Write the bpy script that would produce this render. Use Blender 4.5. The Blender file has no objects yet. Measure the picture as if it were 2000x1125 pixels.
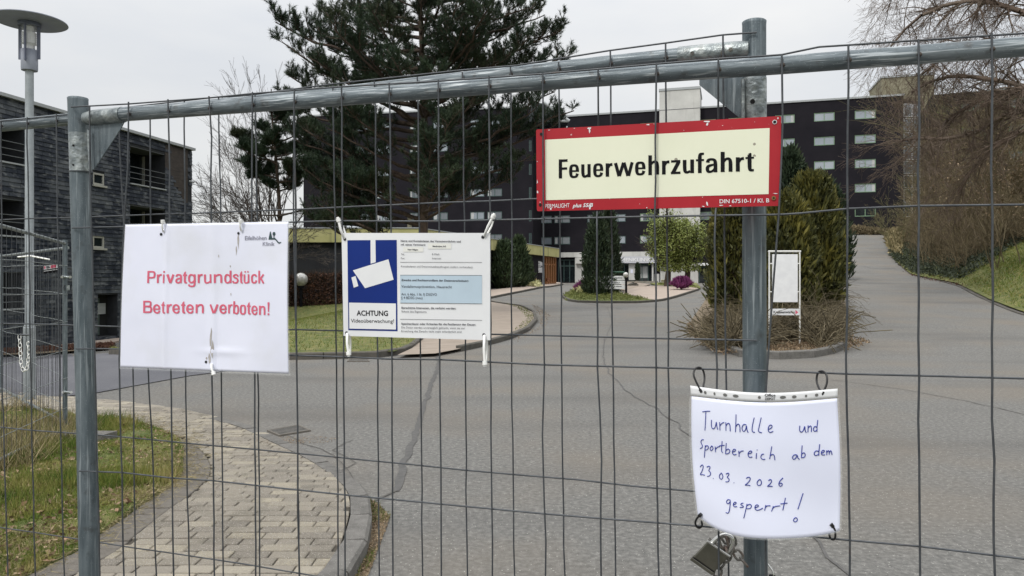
import bpy, math, random
import numpy as np
from mathutils import Vector, noise, geometry

random.seed(7); rng = np.random.default_rng(7)
C = bpy.context.scene.collection
SC = bpy.context.scene

# ---------------------------------------------------------------- camera
FX = 1450.0; EYE = 1.55; HOR = 547.0
cd = bpy.data.cameras.new('camera'); cam = bpy.data.objects.new('camera', cd); C.objects.link(cam)
cam.location = (0, 0, EYE); cam.rotation_euler = (math.radians(90), 0, 0)
cd.sensor_width = 36; cd.lens = FX/2000*36; cd.shift_y = -(562.5-HOR)/2000
cd.clip_start = 0.05; cd.clip_end = 2000
SC.camera = cam

# ---------------------------------------------------------------- sky, sun, exposure
SUN_EL = math.radians(48); SUN_AZ = math.radians(215)
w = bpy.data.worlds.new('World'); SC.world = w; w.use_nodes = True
nt = w.node_tree; nt.nodes.clear(); L = nt.links.new
def N(t, **k):
    n = nt.nodes.new(t)
    for a, v in k.items(): setattr(n, a, v)
    return n
out = N('ShaderNodeOutputWorld'); add = N('ShaderNodeAddShader')
b1 = N('ShaderNodeBackground'); b2 = N('ShaderNodeBackground')
sky = N('ShaderNodeTexSky', sky_type='NISHITA'); sky.sun_disc = False
sky.sun_elevation = SUN_EL; sky.sun_rotation = SUN_AZ
b1.inputs['Strength'].default_value = 0.05*0.25
L(sky.outputs[0], b1.inputs[0])
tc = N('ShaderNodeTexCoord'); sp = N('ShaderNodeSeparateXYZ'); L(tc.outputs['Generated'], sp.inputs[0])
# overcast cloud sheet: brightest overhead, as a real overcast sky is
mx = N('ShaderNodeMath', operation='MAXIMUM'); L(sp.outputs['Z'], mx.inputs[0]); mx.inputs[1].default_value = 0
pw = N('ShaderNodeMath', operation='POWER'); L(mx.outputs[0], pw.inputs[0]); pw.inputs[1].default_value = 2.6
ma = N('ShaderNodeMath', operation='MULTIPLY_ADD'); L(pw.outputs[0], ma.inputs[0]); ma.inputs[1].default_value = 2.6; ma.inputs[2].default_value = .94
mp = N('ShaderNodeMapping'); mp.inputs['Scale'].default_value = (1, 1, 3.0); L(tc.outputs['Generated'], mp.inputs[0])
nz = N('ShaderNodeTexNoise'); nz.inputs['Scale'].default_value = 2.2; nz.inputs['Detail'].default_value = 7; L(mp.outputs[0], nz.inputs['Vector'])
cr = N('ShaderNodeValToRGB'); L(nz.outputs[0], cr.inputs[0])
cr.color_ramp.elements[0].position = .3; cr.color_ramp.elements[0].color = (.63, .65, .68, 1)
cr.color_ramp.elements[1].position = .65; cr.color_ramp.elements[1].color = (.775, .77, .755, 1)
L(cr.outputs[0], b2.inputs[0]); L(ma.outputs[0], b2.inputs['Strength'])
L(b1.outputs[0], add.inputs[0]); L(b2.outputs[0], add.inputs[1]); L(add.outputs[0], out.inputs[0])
sd = bpy.data.lights.new('sun', 'SUN'); sd.energy = 1.5; sd.angle = math.radians(10); sd.color = (1, .96, .9)
so = bpy.data.objects.new('sun', sd); C.objects.link(so)
so.rotation_euler = Vector((math.sin(SUN_AZ)*math.cos(SUN_EL), math.cos(SUN_AZ)*math.cos(SUN_EL), math.sin(SUN_EL))).to_track_quat('Z', 'Y').to_euler()
SC.view_settings.view_transform = 'Standard'; SC.view_settings.look = 'None'
SC.view_settings.exposure = 0.08; SC.view_settings.gamma = 1; SC.view_settings.use_curve_mapping = False

# ---------------------------------------------------------------- helpers
def S(t):
    t = min(1, max(0, t)); return t*t*(3-2*t)
def interp(x, xs, ys): return float(np.interp(x, xs, ys))
HE = ([-99, 20, 45, 50, 64, 80, 92, 700], [0, 0, .08, .15, .85, 1.05, 1.17, 1.5])
HR = ([-99, 15, 24, 28, 40, 53, 62, 72, 82, 90, 700], [0, 0, .45, .75, 1.3, 1.95, 3.1, 4.7, 6.6, 7.1, 9])
XE = ([-99, 0, 12, 24, 28, 40, 50, 65, 78, 90, 700], [11, 11, 13, 16.5, 18, 24, 27.2, 33.2, 39.3, 46, 300])
def xedge(Y): return interp(Y, *XE)
def h(X, Y):
    lf = -1.3*S((-X-6)/10)*S((Y-9)/17)*(1-S((Y-42)/9))
    he = interp(Y, *HE); hr = interp(Y, *HR)
    r = X/max(Y, 1); wt = S((r-.31)/.14) if Y > 10 else 0
    z = (1-wt)*he + wt*hr + lf
    d = X-xedge(Y)
    if d > 0: z += 7*(1-math.exp(-d/13))*S(d/3+.3)
    return z
def ray(px, py): return ((px-1000)/FX, 1.0, (HOR-py)/FX)
def at(px, py, Y):
    return Vector(((px-1000)/FX*Y, Y, EYE+(HOR-py)/FX*Y))
def gp(px, py, zo=0.0):
    a, _, c = ray(px, py); Y = 2.5; st = .25; prev = None
    while Y < 160:
        f = EYE+c*Y-h(a*Y, Y)-zo
        if f <= 0:
            lo, hi = Y-st, Y
            for _ in range(25):
                m = (lo+hi)/2
                if EYE+c*m-h(a*m, m)-zo <= 0: hi = m
                else: lo = m
            return Vector((a*hi, hi, h(a*hi, hi)+zo))
        Y += st
    return Vector((a*110, 110, h(a*110, 110)+zo))

OFF = {}
def setp(o, label=None, cat=None, group=None, kind=None):
    if label: o['label'] = label
    if cat: o['category'] = cat
    if group: o['group'] = group
    if kind: o['kind'] = kind
    return o
def thing(name, loc, label=None, cat=None, group=None, kind=None):
    o = bpy.data.objects.new(name, None); C.objects.link(o); o.location = loc; o.empty_display_size = .1
    OFF[o.name] = Vector(loc); return setp(o, label, cat, group, kind)
def link_mesh(name, me, parent=None, loc=None):
    """mesh given in world coordinates"""
    o = bpy.data.objects.new(name, me)
    C.objects.link(o)
    if parent is not None:
        off = OFF[parent.name]; o.parent = parent
        me.transform(__import__('mathutils').Matrix.Translation(-off)); OFF[o.name] = off
    elif loc is not None:
        me.transform(__import__('mathutils').Matrix.Translation(-Vector(loc))); o.location = loc; OFF[o.name] = Vector(loc)
    else: OFF[o.name] = Vector((0, 0, 0))
    return o
def np_mesh(name, V, F, k, mats, smooth=False, mi=None):
    """V (n,3), F (m,k) ints"""
    me = bpy.data.meshes.new(name); V = np.asarray(V, dtype=np.float32); F = np.asarray(F, dtype=np.int32)
    me.vertices.add(len(V)); me.vertices.foreach_set('co', V.ravel())
    me.loops.add(F.size); me.loops.foreach_set('vertex_index', F.ravel())
    me.polygons.add(len(F)); me.polygons.foreach_set('loop_start', np.arange(0, F.size, k, dtype=np.int32))
    if smooth: me.polygons.foreach_set('use_smooth', np.ones(len(F), dtype=bool))
    if mi is not None: me.polygons.foreach_set('material_index', np.asarray(mi, dtype=np.int32))
    for m in (mats if isinstance(mats, (list, tuple)) else [mats]): me.materials.append(m)
    me.update(calc_edges=True); return me

class MB:
    def __init__(s): s.v = []; s.f = []; s.m = []; s.mats = []; s.sm = []
    def mi(s, m):
        if m not in s.mats: s.mats.append(m)
        return s.mats.index(m)
    def face(s, pts, m, smooth=False):
        n = len(s.v); s.v += [tuple(p) for p in pts]; s.f.append(list(range(n, n+len(pts)))); s.m.append(s.mi(m)); s.sm.append(smooth)
    def add(s, vs, fs, m, smooth=False):
        n = len(s.v); s.v += [tuple(p) for p in vs]
        for f in fs: s.f.append([i+n for i in f]); s.m.append(s.mi(m)); s.sm.append(smooth)
    def hexa(s, p, m):  # 8 pts: bottom 4 ccw, top 4
        s.add(p, [(3, 2, 1, 0), (4, 5, 6, 7), (0, 1, 5, 4), (1, 2, 6, 5), (2, 3, 7, 6), (3, 0, 4, 7)], m)
    def box(s, x0, x1, y0, y1, z0, z1, m):
        s.hexa([(x0, y0, z0), (x1, y0, z0), (x1, y1, z0), (x0, y1, z0), (x0, y0, z1), (x1, y0, z1), (x1, y1, z1), (x0, y1, z1)], m)
    def obox(s, F, a, b, c, m):
        """F(s,d,z) frame map; a,b,c ranges for s,d,z"""
        p = [F(a[0], b[0], c[0]), F(a[1], b[0], c[0]), F(a[1], b[1], c[0]), F(a[0], b[1], c[0]), F(a[0], b[0], c[1]), F(a[1], b[0], c[1]), F(a[1], b[1], c[1]), F(a[0], b[1], c[1])]
        s.hexa(p, m)
    def tube(s, pts, r, m, n=8, caps=True, flat=1.0):
        pts = [Vector(p) for p in pts]; rs = r if isinstance(r, (list, tuple)) else [r]*len(pts)
        up = None; rings = []
        for i, p in enumerate(pts):
            if i == 0: t = pts[1]-p
            elif i == len(pts)-1: t = p-pts[i-1]
            else: t = (pts[i+1]-p).normalized()+(p-pts[i-1]).normalized()
            if t.length < 1e-9: t = Vector((0, 0, 1))
            t.normalize()
            if up is None:
                up = Vector((0, 0, 1)) if abs(t.z) < .9 else Vector((0, -1, 0))
            up = (up-t*up.dot(t)); 
            if up.length < 1e-6: up = t.orthogonal()
            up.normalize(); sd_ = t.cross(up)
            rings.append([p+(up*math.cos(2*math.pi*k/n)+sd_*math.sin(2*math.pi*k/n)*flat)*rs[i] for k in range(n)])
        vs = [v for rg in rings for v in rg]; fs = []
        for i in range(len(rings)-1):
            for k in range(n):
                a = i*n+k; b = i*n+(k+1) % n; fs.append((a, b, b+n, a+n))
        s.add(vs, fs, m, True)
        if caps:
            s.face(rings[0][::-1], m); s.face(rings[-1], m)
    def lathe(s, c, prof, m, n=16, axis=Vector((0, 0, 1)), smooth=True):
        c = Vector(c); q = Vector((0, 0, 1)).rotation_difference(Vector(axis))
        vs = []; fs = []
        for (r, z) in prof:
            for k in range(n):
                a = 2*math.pi*k/n; vs.append(c+q@Vector((r*math.cos(a), r*math.sin(a), z)))
        for i in range(len(prof)-1):
            for k in range(n):
                a = i*n+k; b = i*n+(k+1) % n; fs.append((a, b, b+n, a+n))
        s.add(vs, fs, m, smooth)
        if prof[0][0] > 1e-4: s.face([vs[k] for k in range(n)][::-1], m)
        if prof[-1][0] > 1e-4: s.face([vs[(len(prof)-1)*n+k] for k in range(n)], m)
    def prism(s, poly, z0, z1, m, F=None):
        """poly list of 2D (x,y) -> extruded between z0 and z1"""
        F = F or (lambda x, y, z: (x, y, z))
        n = len(poly)
        s.face([F(x, y, z1) for x, y in poly], m); s.face([F(x, y, z0) for x, y in poly][::-1], m)
        for i in range(n):
            a, b = poly[i], poly[(i+1) % n]
            s.face([F(a[0], a[1], z0), F(b[0], b[1], z0), F(b[0], b[1], z1), F(a[0], a[1], z1)], m)
    def mesh(s, name):
        me = bpy.data.meshes.new(name); me.from_pydata(s.v, [], s.f)
        for m in s.mats: me.materials.append(m)
        me.polygons.foreach_set('material_index', s.m); me.polygons.foreach_set('use_smooth', s.sm); me.update()
        return me
    def build(s, name, parent=None, label=None, cat=None, group=None, kind=None, loc=None):
        return setp(link_mesh(name, s.mesh(name), parent, loc), label, cat, group, kind)

# ---------------------------------------------------------------- materials
def mat(name, cols, rough=.8, metal=0., scale=4., detail=5., stretch=None, bump=0., bscale=None, island=0., obj=0., nw=1.,
        spec=.5, speck=None, lo=.3, hi=.7, trans=0., coat=0., streak=None, blotch=None, rvar=0.):
    m = bpy.data.materials.new(name); m.use_nodes = True; t = m.node_tree; nd = t.nodes; lk = t.links.new
    p = nd['Principled BSDF']
    def mk(ty, **k):
        n = nd.new(ty)
        for a, v in k.items(): setattr(n, a, v)
        return n
    def math_(op, a, b=None, c=None):
        n = mk('ShaderNodeMath', operation=op)
        for i, v in enumerate((a, b, c)):
            if v is None: continue
            if isinstance(v, (int, float)): n.inputs[i].default_value = v
            else: lk(v, n.inputs[i])
        return n.outputs[0]
    geo = mk('ShaderNodeNewGeometry'); src = geo.outputs['Position']
    if stretch:
        mpn = mk('ShaderNodeMapping'); mpn.inputs['Scale'].default_value = stretch; lk(src, mpn.inputs[0]); src = mpn.outputs[0]
    nz_ = mk('ShaderNodeTexNoise'); nz_.inputs['Scale'].default_value = scale; nz_.inputs['Detail'].default_value = detail; nz_.inputs['Roughness'].default_value = .62
    lk(src, nz_.inputs['Vector'])
    rg = mk('ShaderNodeMapRange'); lk(nz_.outputs[0], rg.inputs[0]); rg.inputs[1].default_value = lo; rg.inputs[2].default_value = hi
    val = math_('MULTIPLY', rg.outputs[0], nw)
    if island: val = math_('MULTIPLY_ADD', geo.outputs['Random Per Island'], island, val)
    if obj:
        oi = mk('ShaderNodeObjectInfo'); val = math_('MULTIPLY_ADD', oi.outputs['Random'], obj, val)
    rp = mk('ShaderNodeValToRGB'); lk(val, rp.inputs[0]); e = rp.color_ramp.elements
    while len(e) < len(cols): e.new(.5)
    for i, c in enumerate(cols):
        e[i].position = i/(max(1, len(cols)-1)); e[i].color = (*c, 1)
    col = rp.outputs[0]
    def over(col, fac, c2):
        mxn = mk('ShaderNodeMix', data_type='RGBA'); lk(fac, mxn.inputs[0]); lk(col, mxn.inputs[6]); mxn.inputs[7].default_value = (*c2, 1); return mxn.outputs[2]
    if blotch:  # (scale, lo, hi, color, strength)
        n2 = mk('ShaderNodeTexNoise'); n2.inputs['Scale'].default_value = blotch[0]; n2.inputs['Detail'].default_value = 6; lk(geo.outputs['Position'], n2.inputs['Vector'])
        r2 = mk('ShaderNodeMapRange'); lk(n2.outputs[0], r2.inputs[0]); r2.inputs[1].default_value = blotch[1]; r2.inputs[2].default_value = blotch[2]; r2.inputs[4].default_value = blotch[4]
        col = over(col, r2.outputs[0], blotch[3])
    if streak:  # (scale vec, lo, hi, color, strength)
        mpn = mk('ShaderNodeMapping'); mpn.inputs['Scale'].default_value = streak[0]; lk(geo.outputs['Position'], mpn.inputs[0])
        n2 = mk('ShaderNodeTexNoise'); n2.inputs['Scale'].default_value = 1; n2.inputs['Detail'].default_value = 4; lk(mpn.outputs[0], n2.inputs['Vector'])
        r2 = mk('ShaderNodeMapRange'); lk(n2.outputs[0], r2.inputs[0]); r2.inputs[1].default_value = streak[1]; r2.inputs[2].default_value = streak[2]; r2.inputs[4].default_value = streak[4]
        col = over(col, r2.outputs[0], streak[3])
    if speck:  # (scale, threshold, color)
        vo = mk('ShaderNodeTexVoronoi'); vo.inputs['Scale'].default_value = speck[0]; lk(geo.outputs['Position'], vo.inputs['Vector'])
        sp_ = mk('ShaderNodeSeparateXYZ'); lk(vo.outputs['Color'], sp_.inputs[0])
        c1 = math_('LESS_THAN', sp_.outputs[0], speck[1]); c2 = math_('LESS_THAN', vo.outputs['Distance'], .40)
        col = over(col, math_('MULTIPLY', c1, c2), speck[2])
    lk(col, p.inputs['Base Color'])
    p.inputs['Roughness'].default_value = rough; p.inputs['Metallic'].default_value = metal
    if rvar: lk(math_('MULTIPLY_ADD', rg.outputs[0], rvar, rough), p.inputs['Roughness'])
    p.inputs['Specular IOR Level'].default_value = spec
    if trans: p.inputs['Transmission Weight'].default_value = trans
    if coat: p.inputs['Coat Weight'].default_value = coat; p.inputs['Coat Roughness'].default_value = .05
    if bump:
        nb = mk('ShaderNodeTexNoise'); nb.inputs['Scale'].default_value = bscale or scale*6; nb.inputs['Detail'].default_value = 6; lk(src, nb.inputs['Vector'])
        bn = mk('ShaderNodeBump'); bn.inputs['Strength'].default_value = min(1, bump); bn.inputs['Distance'].default_value = .01*max(1, bump); lk(nb.outputs[0], bn.inputs['Height'])
        lk(bn.outputs[0], p.inputs['Normal'])
    return m
def plain(name, c, rough=.6, metal=0, spec=.5, coat=0, trans=0): return mat(name, [tuple(x*.92 for x in c), tuple(min(1, x*1.06) for x in c)], rough, metal, scale=9, spec=spec, coat=coat, trans=trans)

G = dict(
 galv=mat('galvanized_steel', [(.070,.092,.105),(.115,.142,.157),(.175,.205,.22)], .40, .35, scale=55, detail=7, stretch=(1,1,.16), bump=.25, bscale=160, lo=.3, hi=.72, streak=((170,170,5), .58, .68, (.36,.40,.42), .6), rvar=.3, blotch=(38,.60,.74,(.055,.06,.06),.6), speck=(600,.05,(.20,.23,.25))),
 galv_h=mat('galvanized_tube', [(.085,.105,.12),(.14,.168,.185),(.24,.27,.285)], .38, .4, scale=70, detail=8, stretch=(.12,.12,1), bump=.2, bscale=120, lo=.3, hi=.72, streak=((14,14,330), .56, .66, (.50,.54,.56), .75), rvar=.3, blotch=(45,.60,.72,(.06,.055,.05),.6), speck=(600,.05,(.26,.29,.31))),
 galv_b=mat('galvanized_bright', [(.12,.14,.15),(.25,.28,.285),(.44,.47,.46)], .36, .5, scale=42, detail=8, bump=.35, bscale=90, blotch=(55,.55,.7,(.10,.10,.095),.6)),
 galv_l=mat('galvanized_lamp', [(.26,.29,.31),(.36,.39,.41)], .5, .3, scale=7, bump=.1, blotch=(12,.5,.7,(.2,.22,.23),.5)),
 wire=mat('wire_steel', [(.040,.045,.052),(.085,.092,.10)], .5, .3, scale=40, blotch=(30,.62,.75,(.07,.05,.04),.6)),
 lamp=plain('lamp_paint', (.23,.25,.30), .5),
 lampd=plain('lamp_paint_dark', (.13,.145,.20), .5),
 white=mat('white_plate', [(.68,.69,.71),(.78,.79,.80)], .35, scale=6, detail=7, spec=.4),
 paper=mat('paper_white', [(.70,.72,.84),(.78,.80,.92)], .4, scale=5, detail=3, spec=.45, blotch=(9,.5,.85,(.62,.63,.65),.6)),
 paper2=mat('paper_sheet', [(.72,.75,.90),(.78,.81,.95)], .35, scale=4, detail=3, spec=.5),
 red=mat('sign_red', [(.33,.010,.018),(.40,.016,.026)], .5, scale=8, spec=.3, blotch=(120,.72,.76,(.6,.5,.5),.7)),
 cream=mat('sign_cream', [(.73,.75,.58),(.79,.80,.64)], .42, scale=7, speck=(140,.012,(.30,.28,.22))),
 black=plain('print_black', (.006,.006,.008), .7, spec=.15),
 dgrey=plain('print_grey', (.06,.06,.075), .7, spec=.2),
 faded=plain('print_faded', (.22,.22,.28), .6),
 txtred=mat('print_red', [(.62,.09,.15),(.70,.14,.22)], .5, scale=40),
 logog=plain('print_logo_green', (.02,.05,.055), .5),
 blue=mat('sign_blue', [(.002,.018,.155),(.003,.024,.19)], .5, scale=6, spec=.25),
 lblue=plain('sign_light_blue', (.46,.57,.66), .45),
 ink=plain('ink_blue', (.02,.035,.28), .5),
 deadb=mat('dead_brush', [(.035,.028,.015),(.085,.068,.038),(.17,.14,.085)], .95, scale=.8, island=.6, nw=.5),
 litterb=mat('brown_leaves', [(.10,.05,.028),(.22,.13,.075),(.40,.27,.18)], .8, scale=30, nw=.3, island=.8),
 weld=mat('weld_blob', [(.035,.032,.03),(.10,.075,.06)], .7, .2, scale=200),
 rail=plain('dark_rail', (.09,.10,.105), .5),
 tie=plain('zip_tie_white', (.84,.84,.82), .35), tieb=plain('zip_tie_black', (.012,.012,.013), .35),
 dirt=mat('grime', [(.30,.27,.25),(.5,.48,.46)], .8, scale=60),
 steel=mat('padlock_steel', [(.10,.098,.08),(.16,.155,.13)], .3, .8, scale=25, bump=.05),
 chrome=plain('bright_steel', (.62,.62,.6), .22, .9),
 rust=mat('rusty_chain', [(.10,.095,.09),(.22,.21,.19),(.17,.07,.045)], .6, .5, scale=45, bump=.3),
 asphalt=mat('asphalt', [(.095,.094,.089),(.158,.155,.146),(.262,.256,.240)], .88, scale=26, detail=14, nw=1, lo=.27, hi=.73, bump=1.6, bscale=110, speck=(95,.028,(.40,.39,.36)), blotch=(.45,.45,.68,(.195,.168,.135),.6), streak=((.22,.8,1), .50,.74,(.112,.109,.104),.7), spec=.3),
 asphd=mat('asphalt_dark', [(.080,.082,.095),(.112,.113,.124)], .85, scale=.8, detail=10, bump=.8, bscale=160, speck=(70,.02,(.22,.22,.22))),
 crack=mat('asphalt_crack', [(.06,.057,.052),(.11,.105,.095)], .95, scale=20),
 tar=mat('tar_seam', [(.055,.054,.052),(.095,.092,.088)], .75, scale=14),
 brick=mat('paving_brick', [(.10,.088,.072),(.22,.197,.165),(.29,.26,.215),(.34,.305,.245),(.52,.455,.33)], .92, scale=150, detail=9, nw=.62, obj=.50, bump=1.6, bscale=240, lo=.30, hi=.70, speck=(170,.12,(.55,.53,.48)), blotch=(5,.52,.74,(.13,.118,.09),.55)),
 brick2=mat('paving_brick_far', [(.15,.133,.11),(.25,.225,.187),(.31,.28,.23),(.46,.41,.30)], .92, scale=110, detail=8, nw=.5, island=.55, bump=.9, bscale=220, lo=.25, hi=.75),
 edge=mat('edging_stone', [(.10,.09,.078),(.16,.145,.125)], .95, scale=25, nw=.7, obj=.4, bump=1, bscale=120),
 kerb=mat('kerb_concrete', [(.085,.082,.075),(.18,.172,.16)], .95, scale=12, detail=10, nw=.8, obj=.25, bump=1, bscale=150, speck=(200,.08,(.34,.33,.31))),
 kerbd=mat('kerb_dark', [(.05,.048,.042),(.11,.10,.085)], .95, scale=6, detail=8, bump=.8, bscale=60, nw=.8, obj=.3),
 sand=mat('joint_sand', [(.030,.026,.02),(.065,.056,.042)], .98, scale=20, bump=.6),
 soil=mat('soil', [(.07,.055,.035),(.15,.115,.075),(.21,.17,.11)], .98, scale=5, detail=10, bump=1.2, bscale=60, speck=(60,.08,(.30,.22,.13))),
 lawn=mat('lawn_ground', [(.045,.07,.015),(.11,.125,.03),(.21,.18,.07)], .98, scale=3.4, detail=14, bump=1.5, bscale=70, blotch=(3.5,.52,.75,(.13,.11,.055),.6)),
 earth=mat('field', [(.05,.07,.025),(.09,.10,.04)], .98, scale=.1, bump=.5),
 paver=mat('pinkish_paving', [(.25,.205,.165),(.31,.26,.215)], .9, scale=2.5, detail=8, bump=.5, streak=((1.2,14,1),.50,.62,(.15,.13,.105),.55)),
 paver_p=mat('plaza_paving', [(.33,.27,.225),(.39,.325,.275)], .9, scale=2.5, detail=8, bump=.3, streak=((.6,7,1),.52,.66,(.25,.20,.16),.5)),
 grass=mat('grass_blades', [(.030,.070,.010),(.085,.14,.018),(.17,.175,.035),(.33,.28,.12)], .75, scale=2.6, detail=4, nw=.78, island=.42, spec=.3, lo=.35, hi=.7),
 drygrass=mat('dry_grass_blades', [(.10,.085,.035),(.22,.18,.085),(.36,.30,.17)], .8, scale=5, nw=.3, island=.8),
 litter=mat('leaf_litter', [(.07,.04,.022),(.17,.115,.065),(.36,.27,.17)], .85, scale=30, nw=.3, island=.8),
 litterd=mat('leaf_litter_dark', [(.05,.02,.014),(.13,.06,.035)], .9, scale=3, nw=.5, island=.6),
 slate=mat('slate', [(.007,.010,.016),(.012,.016,.024),(.022,.028,.040),(.085,.094,.105)], .6, scale=.9, detail=8, nw=.62, island=.28, obj=.40, lo=.3, hi=.72, spec=.2, streak=((2.6,2.6,7), .54,.70,(.20,.21,.215),.6), bump=.4, bscale=20),
 slateb=mat('slate_backing', [(.012,.014,.017),(.03,.033,.038)], .9, scale=2),
 brownp=mat('brown_panel', [(.035,.028,.024),(.06,.048,.04)], .8, scale=4, streak=((2,2,14),.5,.6,(.025,.02,.018),.5)),
 coping=plain('coping_metal', (.34,.36,.37), .5),
 fascia_y=mat('yellow_fascia', [(.38,.37,.15),(.49,.47,.23)], .8, scale=1.2, detail=8, streak=((3,3,.4),.55,.75,(.16,.16,.07),.8)),
 darkw=mat('dark_cladding', [(.008,.0075,.011),(.017,.015,.020)], .8, scale=.5, detail=10, streak=((.15,.15,9),.5,.58,(.012,.011,.015),.6), bump=.4, bscale=4, spec=.15),
 darkwall=mat('dark_wall_panel', [(.010,.011,.014),(.018,.020,.023)], .8, scale=1.5, streak=((6,6,.05),.5,.56,(.012,.013,.015),.7)),
 conc=mat('white_render', [(.46,.46,.44),(.58,.58,.555)], .85, scale=.6, detail=8, streak=((2,2,.25),.56,.78,(.30,.30,.28),.6)),
 conc2=mat('beige_render', [(.19,.175,.12),(.25,.23,.16)], .9, scale=.5, detail=8),
 glass=mat('window_glass', [(.045,.055,.065),(.11,.13,.15)], .04, scale=.35, detail=3, spec=1.0, coat=1),
 glassd=mat('dark_glass', [(.006,.010,.012),(.018,.024,.026)], .08, scale=.3, spec=.6),
 glassl=mat('sky_reflect_blind_glass', [(.20,.235,.27),(.34,.38,.42)], .12, scale=.25, detail=2, spec=.8, coat=1),  # pale base colour stands in for reflected sky and curtains behind panes
 curtain=mat('curtain', [(.42,.43,.43),(.56,.57,.56)], .9, scale=1, streak=((9,9,.3),.48,.56,(.3,.31,.32),.6)),
 frame_t=plain('teal_frame', (.045,.085,.08), .6), frame_g=plain('green_frame', (.17,.27,.17), .6), frame_w=plain('pale_frame', (.36,.36,.32), .6),
 dark=plain('dark_interior', (.008,.009,.010), .9),
 wood=mat('orange_wood', [(.20,.085,.03),(.32,.14,.05)], .7, scale=3, stretch=(6,6,.6)),
 terra=plain('terracotta', (.33,.15,.08), .8), pot=plain('stone_pot', (.46,.42,.36), .85),
 needle=mat('pine_needles', [(.010,.020,.013),(.024,.044,.024),(.058,.088,.044)], .6, scale=1.1, detail=3, nw=.55, island=.5, spec=.3, blotch=(.5,.5,.7,(.05,.052,.018),.5)),
 bark=mat('pine_bark', [(.035,.026,.020),(.10,.07,.05)], .95, scale=8, stretch=(1,1,.3), bump=1.2, bscale=20),
 twig=mat('bare_twigs', [(.028,.023,.020),(.07,.056,.045)], .9, scale=2, island=.6, nw=.4),
 twigr=mat('reddish_twigs', [(.055,.036,.028),(.12,.085,.062),(.17,.135,.105)], .9, scale=.7, island=.5, nw=.5),
 brush=mat('brown_brush', [(.055,.042,.022),(.13,.10,.055),(.22,.18,.105)], .95, scale=.5, island=.6, nw=.45),
 olive=mat('olive_brush', [(.075,.065,.03),(.13,.12,.055),(.20,.19,.09)], .95, scale=.4, island=.5, nw=.5),
 golden=mat('golden_cypress', [(.012,.019,.006),(.055,.058,.009),(.18,.155,.022)], .7, scale=1.3, detail=4, island=.4, nw=.65),
 cypress=mat('dark_cypress', [(.008,.018,.009),(.020,.038,.015),(.045,.062,.024)], .7, scale=1.5, detail=4, island=.4, nw=.6),
 juniper=mat('juniper', [(.010,.022,.010),(.030,.052,.018),(.055,.085,.028)], .7, scale=1.5, detail=4, island=.4, nw=.6),
 cover=mat('creeping_juniper', [(.012,.020,.011),(.032,.044,.022),(.062,.072,.036)], .75, scale=.9, detail=4, island=.4, nw=.6),
 spring=mat('spring_leaves', [(.085,.11,.02),(.16,.20,.04),(.29,.31,.10)], .65, scale=1.2, island=.5, nw=.5),
 hedge=mat('beech_hedge', [(.018,.010,.008),(.065,.030,.018),(.17,.08,.045)], .85, scale=1.2, island=.5, nw=.5),
 azalea=mat('purple_azalea', [(.07,.012,.05),(.16,.025,.11),(.26,.06,.20)], .7, scale=2, island=.6, nw=.4),
 cream_fl=mat('pale_flowers', [(.30,.30,.10),(.62,.60,.36)], .8, scale=3, island=.6, nw=.4),
 mossy=mat('mossy_cover', [(.055,.075,.018),(.12,.14,.035),(.22,.21,.07)], .9, scale=1, island=.5, nw=.5),
 rock=mat('rock', [(.16,.15,.12),(.28,.26,.22)], .9, scale=3, bump=1),
 plastic=mat('clear_sleeve', [(.80,.82,.84),(.86,.88,.9)], .25, scale=4, spec=.5),
 green_p=plain('green_paint', (.015,.07,.04), .5),
 whitep=mat('white_paint', [(.60,.60,.57),(.72,.72,.69)], .5, scale=9, blotch=(14,.6,.75,(.32,.29,.24),.6)),
 globe=mat('globe_glass', [(.16,.155,.15),(.62,.61,.58)], .1, scale=3, spec=.8, coat=1),
)
def glassmat():
    m = bpy.data.materials.new('clear_glass'); m.use_nodes = True; p = m.node_tree.nodes['Principled BSDF']
    nzc = m.node_tree.nodes.new('ShaderNodeTexNoise'); nzc.inputs['Scale'].default_value = 6
    rr = m.node_tree.nodes.new('ShaderNodeMapRange'); rr.inputs[3].default_value = .03; rr.inputs[4].default_value = .15
    m.node_tree.links.new(nzc.outputs[0], rr.inputs[0]); m.node_tree.links.new(rr.outputs[0], p.inputs['Roughness'])
    p.inputs['Base Color'].default_value = (.93, .95, .96, 1); p.inputs['Alpha'].default_value = .16; return m
G['clear'] = glassmat()

# ---------------------------------------------------------------- cloud builders
def leaf_quads(P, D, Ln, Wd, r=rng):
    n = len(P); D = D/np.linalg.norm(D, axis=1, keepdims=True); R = r.normal(size=(n, 3)); sdv = np.cross(D, R); sdv /= np.linalg.norm(sdv, axis=1, keepdims=True)
    Ln = np.broadcast_to(np.asarray(Ln).reshape(-1, 1), (n, 1)); Wd = np.broadcast_to(np.asarray(Wd).reshape(-1, 1), (n, 1))
    V = np.stack([P, P+D*Ln*.5+sdv*Wd*.5, P+D*Ln, P+D*Ln*.5-sdv*Wd*.5], 1).reshape(-1, 3)
    return V, np.arange(4*n).reshape(n, 4)
def blades(P, D, Ln, Wd, r=rng):
    n = len(P); D = D/np.linalg.norm(D, axis=1, keepdims=True); R = r.normal(size=(n, 3)); sdv = np.cross(D, R); sdv /= np.linalg.norm(sdv, axis=1, keepdims=True)
    Ln = np.broadcast_to(np.asarray(Ln).reshape(-1, 1), (n, 1)); Wd = np.broadcast_to(np.asarray(Wd).reshape(-1, 1), (n, 1))
    V = np.stack([P-sdv*Wd*.5, P+sdv*Wd*.5, P+D*Ln], 1).reshape(-1, 3)
    return V, np.arange(3*n).reshape(n, 3)
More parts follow.
